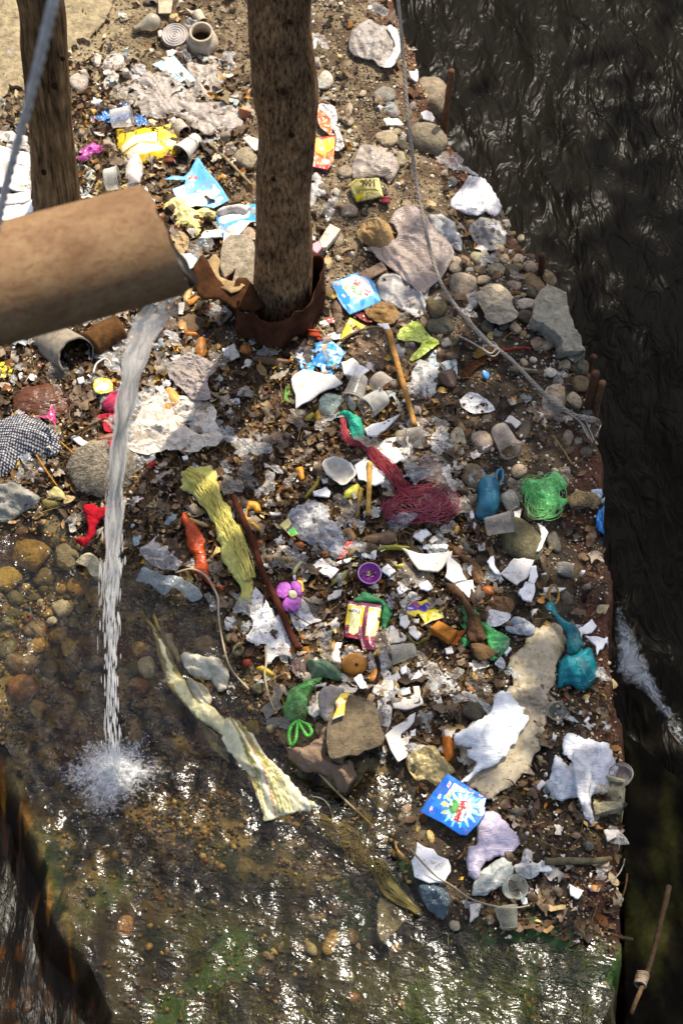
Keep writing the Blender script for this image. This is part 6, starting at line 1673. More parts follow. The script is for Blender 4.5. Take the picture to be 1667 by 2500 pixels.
B('orange_rag', '02', '1245,710 1300,750 1380,850 1400,950 1420,1060 1460,1190 1530,1200 1500,1225 1440,1200 1370,1140 1310,1110 1335,1060 1310,980 1280,880', '#cf4f12', 'bag', 'long orange rag twisted beside the yellow rag', 'rag', puff=.02, amp=.007, freq=22, lift=.03)
B('yellow_rag', 'P', '412,1092 430,1075 465,1065 495,1078 500,1110 515,1150 532,1190 545,1235 560,1270 575,1310 582,1350 572,1385 545,1380 556,1345 525,1310 505,1260 495,1215 470,1165 440,1130 418,1118', '#d9cf74', 'cloth', 'long frayed yellow rag lying beside the dark stick', 'rag', puff=.03, amp=.009, freq=22, lift=.03)
B('grey_film', '02', '930,1180 960,1110 1000,1070 1100,1120 1200,1130 1300,1190 1395,1270 1330,1305 1250,1260 1180,1230 1110,1265 1020,1190', '#aab0ac', 'clear', 'crumpled grey film at the stream edge below the falling water', 'plastic', puff=.01, amp=.014, freq=28, alpha=.6, lift=.075)
B('clear_film', '02', '960,960 1050,900 1180,1000 1250,1040 1200,1090 1100,1080 1020,1040', '#b5b0aa', 'clear', 'clear wet film left of the orange rag', 'plastic', amp=.012, alpha=.5, lift=.05)
# centre
B('green_plastic', '12', '770,30 800,5 840,0 920,50 950,130 940,210 885,222 850,150 820,60', '#2fb894', 'bag', 'turquoise plastic at the top of the maroon netting', 'plastic', puff=.03, amp=.008, freq=30, lift=.03)
B('foam_bowl', '12', '665,390 720,340 790,345 860,390 885,450 840,500 800,520 730,480', '#c9c4b8', 'foam', 'dirty crushed foam bowl left of the maroon netting', 'bowl', puff=-.03, amp=.004, freq=24, lift=.06, th=.004)
B('clear_bag', '12', '1200,400 1260,330 1320,280 1430,280 1500,380 1568,480 1400,495 1290,460', '#9a8678', 'bag', 'dirty brown clear bag above the coil of maroon netting', 'bag', puff=.03, amp=.010)
B('crackling_bag', '12', '420,740 480,660 600,620 700,660 720,730 790,800 830,870 820,950 770,1000 700,970 640,940 560,900 490,860', '#c8c6c0', 'clear', 'crackling clear bag with bright glints above the purple lid', 'bag', puff=.04, amp=.012, freq=26, alpha=.42, lift=.02)
B('label_scrap', '12', '370,790 430,740 460,790 500,850 450,870', '#d8c84a', 'printed', 'yellow and green label at the corner of the crackling clear bag', 'label', amp=.003, lift=.04, res=.004, soft=False, paint=painter((550, 1000), 2.8, '#dccb78', [('poly', [(430, 830), (470, 790), (500, 850), (450, 870)], '#3f9c3a'), ('line', [(425, 825), (465, 785)], 9, '#3a2a4a')]))
B('red_strip', '12', '770,1010 830,910 880,900 850,960 800,1010', '#c23a30', 'packet', 'red plastic strip at the lower right of the crackling clear bag', 'plastic', amp=.006, lift=.025)
B('green_film', '12', '880,1290 950,1245 1060,1290 1100,1310 1140,1380 1090,1500 1060,1420 1060,1330 900,1310', '#57b86a', 'bag', 'light green film behind the maroon sachets', 'plastic', puff=.02, amp=.012, freq=34, lift=.02)
MS = painter((830, 1450), 12.06, '#6b1c38', [('poly', [(240, 290), (720, 390), (650, 960), (150, 900)], '#e2c92c'), ('poly', [(850, 400), (1215, 450), (1110, 1060), (780, 1010)], '#e2c92c'), ('poly', [(345, 390), (640, 430), (530, 1150), (400, 1210), (250, 1150)], '#e8e2a0'), ('poly', [(850, 500), (1140, 530), (1050, 1230), (900, 1290), (740, 1240)], '#e8e2a0'), ('poly', [(350, 410), (630, 450), (615, 560), (335, 530)], '#d8d4e4')] + [('line', [(370 + i * 24, 435 + i * 4), (362 + i * 24, 530 + i * 4)], 5 + (i % 3) * 2, '#3a3440') for i in range(10)] + [('line', [(320, 620 + i * 62), (560 - i * 8, 650 + i * 62)], 6, '#a8a060') for i in range(7)] + [('line', [(850 - i * 6, 620 + i * 80), (1110 - i * 10, 650 + i * 80)], 6, '#a8a060') for i in range(7)] + [('line', [(240, 285), (750, 365)], 12, '#f0e0d8'), ('line', [(860, 385), (1215, 440)], 12, '#f0e0d8'), ('ell', 1130, 730, 40, 60, 0, '#2a2410'), ('ell', 360, 1250, 120, 34, 8, '#c03a44'), ('ell', 870, 1340, 130, 40, 10, '#c03a44')] + [('ell', x_, y_, 12, 12, 0, '#f0dce0') for x_, y_ in ((200, 950), (190, 1120), (320, 250), (460, 275), (960, 355), (1095, 375), (600, 1025), (570, 1190), (485, 1275), (1000, 1350), (915, 1435), (830, 1500), (965, 1525), (745, 1570), (690, 1480), (1045, 1465), (885, 1600))])
B('sachet_strip', None, [(830 + a / 12.06, 1450 + b / 12.06) for a, b in ((240, 170), (1235, 300), (1090, 1350), (1010, 1640), (660, 1600), (600, 1330), (140, 1250), (130, 920))], '#6b1c38', 'printed', 'pair of joined maroon and yellow sachets with a barcode', 'packet', puff=.014, amp=.002, freq=12, lift=.03, res=.0028, paint=MS, soft=False, crease=[(0.15, .0, .05, -.008)])
PY = painter((980, 1430), 6.03, '#e0c81c', [('poly', [(30, 340), (160, 230), (240, 300), (380, 240), (440, 300), (350, 390), (240, 340), (120, 380)], '#3a1c86'), ('ell', 215, 255, 60, 30, 30, '#b04060'), ('ell', 130, 330, 40, 12, 0, '#c8b8e0'), ('poly', [(290, 600), (400, 540), (620, 460), (620, 480), (380, 570)], '#e8e6dc')])
B('candy_wrapper', None, [(980 + a / 6.03, 1430 + b / 6.03) for a, b in ((20, 340), (160, 220), (280, 230), (440, 170), (450, 280), (590, 360), (620, 470), (450, 520), (290, 600), (340, 540), (240, 400), (200, 460), (90, 420))], '#e0c81c', 'printed', 'yellow and violet wrapper above the orange carton', 'wrapper', amp=.008, freq=26, lift=.025, res=.004, paint=PY, soft=False)
B('white_card', None, [(980 + a / 6.03, 1430 + b / 6.03) for a, b in ((-30, 240), (40, 170), (160, 90), (290, 190), (120, 230), (30, 320))], '#d8d4c8', 'paper', 'crinkled white card left of the yellow and violet wrapper', 'paper', amp=.006, lift=.02)
B('white_paper', '13', '140,160 190,90 170,0 170,-110 210,-180 280,-100 330,-20 380,40 440,180 420,270 350,290 310,345 270,300 280,210 210,215', '#e6e2dc', 'paper', 'torn white paper left of the dark stick below the purple petals', 'paper', amp=.008, freq=22, lift=.03)
B('white_paper', '13', '440,-10 500,-120 560,-60 600,20 655,40 580,70 500,112', '#e3dfda', 'paper', 'torn white paper right of the dark stick below the purple petals', 'paper', amp=.007, freq=22, lift=.03)
# lower centre
B('green_bag', '13', '400,600 440,500 500,460 560,430 660,430 600,500 560,560 565,640 550,690 500,725 430,700 395,660', '#5f9a52', 'clear', 'knotted green bag with loop handles on the flat brown boulder', 'bag', puff=.06, amp=.010, freq=26, alpha=.7, lift=.06)
gb = bpy.data.objects['green_bag']
gc_ = hit(*T('13', 490, 725), .09)
for path in ('490,725 450,770 435,840 450,895 480,860 490,790 492,730', '495,725 520,770 560,830 590,810 570,760 520,735 500,726'):
    stick('handle', '13', path, 26, '#4fae3c', 'bag', parent=gb, lift=.085, taper=.9, noise=.3, cat=None)
B('grey_leaf', '13', '560,310 620,315 680,300 760,360 810,420 780,440 680,430 600,430 575,370', '#6f8a66', 'leaf', 'grey green crumpled leaf above the green knotted bag', 'leaf', puff=.03, amp=.012, freq=26, lift=.03)
B('ribbed_leaf', '13', '465,310 540,290 580,340 560,440 480,420 450,360', '#5e4a42', 'leaf', 'dark ribbed leaf left of the grey green leaf', 'leaf', amp=.007, lift=.03)
B('grey_rag', '13', '640,520 700,475 740,470 810,500 790,560 750,640 740,690 690,720 640,640', '#a89d92', 'cloth', 'grey rag on the flat brown boulder', 'rag', puff=.03, amp=.010, lift=.09)
B('yellow_wrapper', '13', '750,600 790,540 850,530 820,610 812,690 730,722 762,640', '#dfc83a', 'printed', 'yellow and red wrapper on the flat brown boulder', 'wrapper', amp=.005, lift=.14, res=.004, soft=False, paint=painter((550, 1500), 2.8, '#dfc83a', [('line', [(765, 605), (780, 640)], 7, '#b8301c'), ('line', [(800, 580), (835, 575)], 6, '#b8301c'), ('line', [(745, 715), (805, 690)], 8, '#eee8d8')]))
B('brown_cloth', '13', '360,790 390,850 420,900 500,900 560,880 640,830 690,740 722,800 710,900 700,960 780,985 850,1000 890,1100 820,1200 700,1090 620,1070 540,1060 430,950', '#8c7660', 'cloth', 'wet brown cloth draped over the front of the flat brown boulder', 'cloth', puff=.03, amp=.012, freq=22, lift=.06)
B('leek_leaf', '13', '0,690 60,700 120,740 200,830 330,990 450,1120 520,1210 600,1280 590,1310 500,1340 390,1370 280,1390 230,1280 170,1120 60,980 -20,850', '#ded7b0', 'printed_wet', 'broad pale wilted leek leaf at the edge of the stream', 'leek', puff=.035, amp=.012, freq=16, lift=.085, res=.005, paint=painter((550, 1500), 2.8, '#d9d2aa', [('line', [(20,690), (110,870), (195,1090), (250,1385)], 4, '#8a8440'), ('line', [(31,696), (121,874), (212,1087), (274,1378)], 6, '#9a9048'), ('line', [(42,702), (132,878), (230,1084), (298,1371)], 3, '#a8a05a'), ('line', [(53,708), (143,882), (247,1081), (322,1364)], 8, '#efe9cc'), ('line', [(64,714), (154,886), (265,1078), (346,1357)], 4, '#b86a5a'), ('line', [(75,720), (165,890), (282,1075), (370,1350)], 8, '#9a9048'), ('line', [(86,726), (176,894), (300,1072), (394,1343)], 8, '#8a8440'), ('line', [(97,732), (187,898), (317,1069), (418,1336)], 4, '#8a8440'), ('line', [(108,738), (198,902), (335,1066), (442,1329)], 8, '#a8a05a'), ('line', [(119,744), (209,906), (352,1063), (466,1322)], 3, '#8a8440'), ('line', [(130,750), (220,910), (370,1060), (490,1315)], 3, '#efe9cc'), ('line', [(141,756), (231,914), (387,1057), (514,1308)], 3, '#efe9cc'), ('line', [(152,762), (242,918), (405,1054), (538,1301)], 8, '#f2ecd4'), ('line', [(163,768), (253,922), (422,1051), (562,1294)], 8, '#f2ecd4'), ('line', [(174,774), (264,926), (440,1048), (586,1287)], 8, '#8a8440'), ]))
B('leek_leaf', 'P', '350,1438 372,1465 400,1525 440,1588 500,1635 560,1690 545,1712 480,1665 418,1612 372,1545', '#d8d09c', 'wet_leaf', 'narrow pale leek leaf reaching up from the broad leek leaf', 'leek', puff=.02, amp=.010, freq=16, lift=.08)
B('pale_petal', '03', '1230,260 1310,250 1400,280 1470,290 1560,370 1550,480 1500,515 1440,430 1330,420 1260,340', '#d9d0b4', 'wet_leaf', 'upper pale wilted onion leaf beside the green stalks', 'leek', puff=.035, amp=.015, freq=18, lift=.085)
B('pale_petal', '03', '1280,440 1340,440 1400,470 1450,560 1410,620 1340,570', '#d2c8a8', 'wet_leaf', 'lower pale wilted onion leaf beside the green stalks', 'leek', puff=.03, amp=.014, freq=18, lift=.085)
B('green_leaf', '03', '1380,760 1450,750 1520,850 1560,960 1568,1010 1500,960 1420,880', '#b0ad72', 'wet_leaf', 'greenish wilted leaf under the wilted leek', 'leek', amp=.008, lift=.045)
B('yellow_bag', '13', '1230,1000 1290,900 1360,885 1430,900 1480,970 1568,1050 1520,1110 1450,1170 1370,1130 1300,1120', '#b8a878', 'clear', 'muddy yellowish bag above the lower blue soap packet', 'bag', puff=.05, amp=.014, freq=26, alpha=.8, lift=.02)
B('orange_peel', '13', '1480,840 1510,830 1540,832 1560,900 1558,960 1512,1005 1492,960', '#d2761c', 'peel', 'curved orange peel left of the white bag on the sack', 'peel', puff=.03, amp=.004, lift=.03)
W2 = painter((1010, 1870), 7.84, '#1560bc', [('noise', .006, .55, 8, '#1f74cc'), ('poly', [(560, 640), (780, 330), (860, 380), (1090, 515), (760, 560), (600, 690)], '#e4dfd0'), ('poly', [(500, 700), (800, 500), (1340, 620), (1300, 760), (1160, 860), (960, 1180), (560, 960)], '#1a7ccc'), ('rays', 900, 800, 400, 15, .4, '#7ad0ea'), ('rays', 910, 790, 320, 13, 1.2, '#e6ecd8'), ('poly', [(820, 660), (920, 640), (1060, 700), (1120, 860), (1010, 1020), (900, 1060), (790, 980)], '#e6e2da'), ('ell', 765, 790, 95, 130, 15, '#2f8a34'), ('ell', 790, 790, 50, 85, 15, '#4fb04a'), ('ell', 715, 740, 34, 30, 0, '#efe9dc'), ('ell', 700, 790, 24, 26, 0, '#3a1c14'), ('text', 'Wheel', 905, 655, -.34, .94, .94, .34, 128, 15, '#b01c28'), ('text', 'active', 985, 870, -.34, .94, .94, .34, 44, 5, '#3a5a8a'), ('ell', 590, 740, 62, 52, 20, '#d8b878'), ('ell', 585, 890, 42, 36, 0, '#d8b060'), ('ell', 670, 960, 40, 36, 0, '#b8e0d0'), ('ell', 660, 585, 48, 26, 0, '#e0c838'), ('ell', 672, 360, 66, 30, -70, '#e8d8dc'), ('ell', 490, 590, 56, 26, -70, '#e8d8dc'), ('ell', 335, 820, 52, 24, -70, '#e8d8dc'), ('line', [(660, 400), (685, 320)], 10, '#c03a44'), ('line', [(480, 620), (500, 560)], 9, '#c03a44'), ('line', [(328, 850), (342, 790)], 8, '#b04a5a'), ('ell', 1095, 435, 40, 16, 20, '#c8484a'), ('ell', 1280, 565, 50, 16, 20, '#e08a90'), ('line', [(800, 510), (1090, 540), (1390, 610)], 8, '#0c2c54')])
B('soap_packet', None, [(1010 + a / 7.84, 1870 + b / 7.84) for a, b in ((640, 130), (870, 270), (1060, 390), (1390, 600), (1350, 760), (1370, 890), (1240, 1090), (1010, 1320), (880, 1310), (560, 1090), (110, 860), (370, 480))], '#1560bc', 'printed', 'lower blue soap packet reading Wheel, beside the woven sack', 'packet', puff=.012, amp=.002, freq=10, lift=.05, res=.0028, paint=W2, soft=False)
SK = painter((1100, 1500), 2.8, '#b5a88c', [('noise', .03, .56, 12, '#a89a7c'), ('poly', [(430, 520), (600, 500), (680, 640), (600, 680), (470, 600)], '#8f8676')] + [('line', [(440 + i * 22, 470 + i * 16), (480 + i * 22, 570 + i * 16)], 4, '#6a6254') for i in range(9)] + [('noise', .10, .70, 14, '#8f7c5c')])
B('woven_sack', '23', '420,290 500,200 600,70 680,50 760,60 772,200 740,330 690,480 660,600 640,700 610,820 590,920 500,1080 380,1180 250,1250 150,1190 110,1150 120,1060 60,960 50,850 200,700 380,580 410,440', '#b5a88c', 'printed_matte', 'weathered tan woven sack curving down to the lower blue soap packet', 'sack', puff=.025, amp=.004, freq=14, lift=.02, res=.007, paint=SK)
B('white_bag', '23', '100,1150 78,1120 170,1020 110,960 130,900 40,880 36,810 130,760 200,710 260,660 300,560 330,520 400,530 470,600 505,650 522,740 440,870 400,930 330,1000 230,1060', '#eef0f0', 'bag', 'large white plastic bag draped over the woven sack', 'bag', puff=.03, amp=.006, freq=16, lift=.05)
B('torn_bag', '23', '760,900 790,820 840,808 920,840 1000,860 1090,890 1115,970 1132,1050 1070,1200 960,1222 960,1340 980,1400 935,1400 880,1270 850,1240 740,1270 690,1220 658,1160 690,1050 700,970 740,970 770,1000 800,1040 820,1000 770,960', '#dfe1e6', 'bag', 'torn clear bag near the river edge beside the petri dish', 'bag', puff=.04, amp=.008, freq=16, lift=.02)
B('white_strip', '23', '830,960 880,940 950,1000 955,1150 950,1300 985,1395 930,1395 880,1260 850,1150', '#e2e2e2', 'bag', 'white strip hanging down the front of the torn clear bag', 'plastic', puff=.02, amp=.008, lift=.07)
B('teal_bag', '23', '730,460 740,300 800,240 880,215 960,200 1000,310 1002,400 950,470 890,497 810,450 750,475', '#12828c', 'bag', 'teal knotted plastic bag near the river edge', 'bag', puff=.10, amp=.008, freq=24, lift=.02)
B('neck', '23', '700,0 650,-60 700,-90 760,20 870,95 905,210 860,260 800,250 790,130 740,50', '#14767e', 'bag', parent=bpy.data.objects['teal_bag'], puff=.03, amp=.009, freq=30, lift=.06)
B('green_net', '23', '60,60 90,0 80,-60 160,-40 220,0 260,60 330,110 400,170 390,230 320,300 270,310 250,240 230,140 160,160 90,230 70,170 110,130', '#4fae60', 'bag', 'shredded light green film right of the orange carton', 'plastic', puff=.02, amp=.014, freq=36, lift=.02)
B('brown_rag', '23', '110,0 60,-110 -40,-200 20,-210 130,-80 200,20 235,150 180,185 115,160', '#5c4430', 'cloth', 'brown rag strip across the shredded green film', 'rag', puff=.02, amp=.010, lift=.045)
B('brown_rag', '23', '140,200 210,195 300,240 280,290 200,310 150,260', '#6b5238', 'cloth', 'brown cloth piece below the brown rag strip', 'rag', puff=.015, amp=.008, lift=.045)
B('white_scrap', '23', '250,0 250,-40 340,-20 410,0 380,50 300,85 255,70', '#d8d6d2', 'paper', 'grey white quarter-round paper above the shredded green film', 'paper', amp=.004, lift=.03)
B('grey_film', '23', '370,90 420,20 480,15 570,80 565,130 500,140 440,130', '#a3a8ac', 'bag', 'grey plastic film left of the woven sack top', 'plastic', puff=.02, amp=.012, lift=.03)
B('grey_film', '23', '300,340 340,290 370,330 360,370', '#b9bec2', 'bag', 'small grey film below the shredded green film', 'plastic', amp=.008, lift=.03)
B('brown_paper', '22', '255,1320 290,1265 400,1280 430,1340 400,1400 330,1420 270,1380', '#7c5c40', 'paper', 'brown paper above the shredded green film', 'paper', puff=.02, amp=.007)
B('white_shreds', '13', '1400,470 1480,420 1560,450 1600,520 1540,560 1470,520 1490,640 1480,700 1440,640 1420,550', '#c9c6be', 'bag', 'torn white film left of the white bag on the sack', 'plastic', amp=.012, freq=34, lift=.02)
B('white_shreds', '13', '1330,400 1400,330 1460,360 1540,400 1530,450 1440,460', '#bdb8ae', 'paper', 'dirty shredded paper above the torn white film', 'paper', amp=.012, freq=34)
# bottom right
B('lavender_bag', '24', '180,30 195,-40 300,-60 370,0 430,60 452,90 467,150 420,220 350,250 270,270 215,310 188,400 120,360 105,240 125,180 175,160', '#d8ccdc', 'bag', 'lavender plastic bag below the lower blue soap packet', 'bag', puff=.045, amp=.005, freq=10, lift=.03)
B('clear_film', '24', '170,400 250,320 350,260 410,300 430,340 400,400 330,460 250,490 150,520', '#d2d4c8', 'bag', 'clear film below the lavender bag', 'plastic', puff=.03, amp=.008, lift=.03)
B('crumpled_paper', '24', '430,320 480,290 500,210 545,205 560,280 590,300 600,370 530,400 470,370', '#d6d2c8', 'paper', 'crumpled white paper right of the lavender bag', 'paper', puff=.02, amp=.012, freq=34, lift=.02)
B('dark_film', '14', '1320,460 1400,450 1500,470 1540,560 1490,680 1420,640 1360,580', '#5a6a72', 'clear', 'shiny dark film with glints below the creamy foam block', 'plastic', puff=.02, amp=.014, freq=34, alpha=.7, lift=.03)
B('blue_sachet', '22', '1005,680 1090,668 1122,710 1118,790 1110,850 1060,840 1000,800', '#1f7cc4', 'printed', 'blue sachet hanging over the river edge', 'packet', puff=.03, amp=.006, lift=.04, res=.004, paint=painter((1100, 1000), 2.8, '#1f7cc4', [('ell', 1070, 780, 14, 30, 0, '#e0d060'), ('line', [(1020, 730), (1100, 740)], 6, '#9ad0ec'), ('line', [(1085, 680), (1090, 840)], 8, '#123c78')]))
B('blue_scrap', '22', '1030,605 1080,610 1132,632 1085,660 1035,645', '#1c78bc', 'printed', 'small blue scrap above the blue sachet at the river edge', 'packet', amp=.006, lift=.05, paint=painter((1100, 1000), 2.8, '#1c78bc', [('ell', 1050, 618, 22, 14, 0, '#e8d84a')]))
B('blue_scrap', '22', '960,550 1035,548 1022,605 985,600', '#9ab4c8', 'packet', 'torn blue grey scrap left of the small blue scrap at the river edge', 'packet', amp=.008, lift=.03)
B('blue_bag', '22', '180,600 190,480 240,440 290,450 330,480 338,560 342,620 300,700 250,730 200,735 165,690', '#3f8ea4', 'bag', 'blue knotted plastic bag with a loop, on the damp bank', 'bag', puff=.08, amp=.008, freq=26, lift=.02)
stick('loop', '22', '300,470 320,420 352,412 352,480 330,500', 22, '#2f86a4', 'bag', parent=bpy.data.objects['blue_bag'], lift=.08, noise=.3)
B('brown_leaf', '22', '0,930 60,940 120,1000 200,1060 235,1150 210,1210 150,1170 110,1060 30,990', '#6e4c28', 'leaf', 'long curled brown leaf right of the wide foam plate', 'leaf', puff=.02, amp=.010, lift=.02)
B('crushed_shell', '22', '225,1130 260,1100 330,1140 350,1180 290,1185 240,1165', '#cfc9b4', 'paper', 'crumpled pale paper left of the foam bowl', 'paper', amp=.010)
# ------------------------------------------------------------------ bulb, tins, jars, cups
def at(tile, x, y, lift=0.0): return hit(*T(tile, x, y), lift)
# light bulb lying on its side
p0 = at('00', 1040, 150, .028); p1 = at('00', 915, 205, .018)
ax = p1 - p0; Lb = np.linalg.norm(ax); Fm = frame(ax); rb = 60 / 2.8 * PXM(*T('00', 1040, 150))
bulb = empty('light_bulb', tuple(p0))
prof = [(.001, -rb)] + [(rb * math.cos(t), rb * math.sin(t)) for t in np.linspace(-1.4, .75, 12)] + [(rb * .62, rb * .95), (rb * .47, rb * 1.25), (rb * .43, Lb * .72)]
v, f = lathe(prof, 32); mesh_obj('glass', v @ Fm.T, f, M['cup_plastic'], parent=bulb, col=lin('#cfc6b0', .75))
prof = [(rb * .45, Lb * .68)]
for k in range(6): prof += [(rb * .47, Lb * (.70 + k * .05)), (rb * .40, Lb * (.725 + k * .05))]
prof += [(rb * .25, Lb * 1.02), (.001, Lb * 1.03)]
v, f = lathe(prof, 24); mesh_obj('screw_cap', v @ Fm.T, f, M['wire'], parent=bulb, col=lin('#8a7a62'))
tag(bulb, 'dusty pale light bulb lying near the top edge', 'light bulb')
# ringed tin lid
tp_ = at('00', 1200, 225, .04); r = 92 / 2.8 * PXM(*T('00', 1200, 225))
tin = empty('tin', tuple(tp_ - np.array([0, 0, .04])))
tilt = frame((-.05, -.25, 1))
v, f = lathe([(.001, .0), (r * .98, .0), (r, .004), (r * .97, .01), (r * .97, .034), (r, .038), (r * .95, .044)], 40); mesh_obj('side', v @ tilt.T, f, M['ceramic'], parent=tin, col=lin('#a3978a'))
pr = [(r * .95, .044)]
for k in range(9):
    q = r * (.9 - k * .1); pr += [(q, .041 if k % 2 else .0455), (q - r * .05, .0455 if k % 2 else .041)]
pr += [(.001, .042)]
v, f = lathe(pr, 40); mesh_obj('ringed_top', v @ tilt.T, f, M['ceramic'], parent=tin, col=lin('#b8afa6'))
tag(tin, 'round dusty tin with concentric rings on its lid', 'tin')
# broken jar neck
jp = at('00', 1385, 310, .0); r = 112 / 2.8 * PXM(*T('00', 1385, 310)); jr = empty('broken_jar', tuple(jp)); tilt = frame((.0, -.2, 1))
pr = [(r * .9, -.01), (r, .02), (r * .96, .04), (r * .8, .06), (r * .66, .064), (r * .66, .082), (r * .73, .085), (r * .72, .094), (r * .6, .094), (r * .57, .06), (r * .7, .04), (r * .85, .0)]
v, f = lathe(pr, 44)
th = np.arctan2(v[:, 1], v[:, 0]); v[:, 2] -= np.where(v[:, 2] < .05, .02 * vn(np.cos(th) * 3, np.sin(th) * 3, 5), 0)
mesh_obj('neck', v @ tilt.T, f, M['ceramic'], parent=jr, col=lin('#b7a78e'))
d_ = np.stack([np.cos(np.arange(30) / 30 * 6.283) * r * .57, np.sin(np.arange(30) / 30 * 6.283) * r * .57, np.full(30, .03)], -1)
mesh_obj('dirt_inside', d_ @ tilt.T, [tuple(range(30))], M['leaf'], parent=jr, col=lin('#3a2c1c'))
tag(jr, 'broken cream jar neck with a dark round opening', 'jar')
cup('small_bottle', '00', (1345, 90), (1385, 150), 40, 36, '#b5a88c', 'small cracked pale bottle right of the ringed tin', 'bottle', alpha=.9, mat='ceramic')
cup('clear_tumbler', '00', (760, 815), (900, 790), 62, 76, '#c9c3bc', 'clear plastic tumbler lying on the blue wrapper', alpha=.38, lift=.02)
cup('white_cup', '00', (1350, 945), (1240, 1050), 48, 74, '#cfc6b8', 'dirty white cup lying with its mouth towards the viewer', alpha=1, mat='hard_plastic', mess='#6b5a3c', upz=-.01)
cup('paper_roll', '00', (1205, 850), (1260, 905), 52, 50, '#b8aa96', 'short cardboard roll above the dirty white cup', 'roll', alpha=1, mat='paper')
cup('lidded_cup', '00', (720, 1230), (810, 1215), 74, 84, '#d4cec0', 'clear cup with blue print beside the post', alpha=.55, mat='cup_plastic', lift=.01)
cup('brown_cap', '00', (1155, 1110), (1155, 1070), 38, 36, '#8a4526', 'small brown bottle cap below the yellow mailer bag', 'cap', alpha=1, mat='hard_plastic', upz=.015)  # the small caps here and below are built as short cups
cup('clay_cup', '10', (120, 810), (138, 752), 22, 48, '#b06a4a', 'small terracotta cup left of the trunk', alpha=1, mat='ceramic', upz=.012)
cup('red_cap', '10', (1095, 1390), (1096, 1352), 34, 34, '#9a3a3a', 'small dull red cap right of the faded newspaper pack', 'cap', alpha=1, mat='hard_plastic', upz=.012)
cup('orange_cap', '11', (605, 900), (608, 858), 44, 42, '#c04a1a', 'orange ring cap at the right foot of the cardboard collar', 'cap', alpha=1, mat='hard_plastic', upz=.014)
cup('orange_cap', '11', (640, 930), (655, 900), 30, 28, '#b84a1c', 'second small orange cap touching the torn blue wrapper', 'cap', alpha=1, mat='hard_plastic', upz=.010)
cup('clear_cup', '11', (1030, 1190), (1110, 1265), 70, 88, '#b5aca0', 'clear cup facing right beside the bamboo stick', alpha=.35)
cup('clear_cup', '11', (920, 1180), (870, 1330), 60, 78, '#c4bfb6', 'clear cup standing left of the cup by the bamboo stick', alpha=.35, upz=-.01)
cup('clear_cup', '11', (1080, 1310), (960, 1390), 64, 84, '#c9c6c0', 'clear ribbed cup lying above the turquoise plastic', alpha=.34)
B('green_film', '11', '640,1340 680,1280 800,1300 790,1370 730,1420 640,1410', '#b5c4b0', 'clear', 'pale green film below the large bright foam piece', 'plastic', puff=.04, amp=.004, alpha=.8, lift=.02)
cup('clear_cup', '12', (1180, 200), (1352, 190), 58, 84, '#b8b0a4', 'clear cup lying right of the foam bowl piece, mouth to the right', alpha=.36, mess='#8a7a50')
cup('clear_cup', '22', (330, 130), (410, 285), 62, 82, '#b0a598', 'clear tumbler lying among stones below the frayed cable end', alpha=.4)
cup('clear_cup', '22', (370, 640), (430, 610), 66, 72, '#b8b6ae', 'clear cup wedged between the blue knotted bag and the green net bag', alpha=.36)
cup('clear_cup', '22', (235, 800), (425, 765), 62, 78, '#b4aca0', 'clear cup lying on the mossy boulder', alpha=.38, lift=.04)
cup('clear_cup', '13', (1290, 240), (1120, 280), 50, 74, '#bdb8a8', 'clear cup lying below the squarish foam shard, right of the peeled orange', alpha=.45, lift=.01)
cup('clear_cup', '23', (700, 650), (725, 660), 62, 66, '#8f8c80', 'clear domed cup on the dark mud right of the woven sack', alpha=.22, upz=.02)
cup('petri_dish', '23', (1165, 1110), (1160, 1090), 76, 82, '#a59c98', 'round clear petri dish at the river edge', 'dish', alpha=.3, upz=.018, dent=.02)
cup('clear_cup', '24', (400, 480), (455, 460), 66, 88, '#b4b6a8', 'round clear cup below the clear film, mouth up', alpha=.3, upz=.03)
cup('clear_cup', '24', (375, 590), (400, 745), 84, 56, '#a3a494', 'clear cup half in the water below the cup facing up', alpha=.4)
cup('small_ring', '22', (170, 900), (172, 880), 30, 32, '#7a5a48', 'small brown ring cap left of the mossy boulder', 'cap', alpha=1, mat='hard_plastic', upz=.01)
# purple lid
lp_ = at('12', 985, 1128, .02); r = 80 / 2.8 * PXM(*T('12', 985, 1128)); lid = empty('purple_lid', tuple(lp_)); tl = frame((.03, -.12, 1))
v, f = lathe([(.001, .004), (r * .88, .004), (r * .9, .012), (r, .012), (r, -.004), (r * .9, -.004), (.001, -.002)], 44); mesh_obj('dish', v @ tl.T, f, M['hard_plastic'], parent=lid, col=lin('#8a1c86'))
v, f = tube(np.stack([np.cos(np.linspace(0, 6.2832, 45)) * r * .97, np.sin(np.linspace(0, 6.2832, 45)) * r * .97, np.full(45, .012)], -1) @ tl.T, .0022, 6, closed=False); mesh_obj('rim', v, f, M['hard_plastic'], parent=lid, col=lin('#c9a8cc'))
for i in range(14):
    a_, q_ = random.uniform(0, 6.28), random.uniform(0, r * .55)
    v = LEAVES[i % 8][0] * random.uniform(.004, .009) + np.array([math.cos(a_) * q_, math.sin(a_) * q_, .007]); mesh_obj('crumb', v @ tl.T, [tuple(t) for t in LEAVES[i % 8][1].tolist()], M['leaf'], parent=lid, col=lin(random.choice(['#2a1a0e', '#c9b48a', '#4a2c14'])))
tag(lid, 'round purple lid holding crumbs', 'lid')
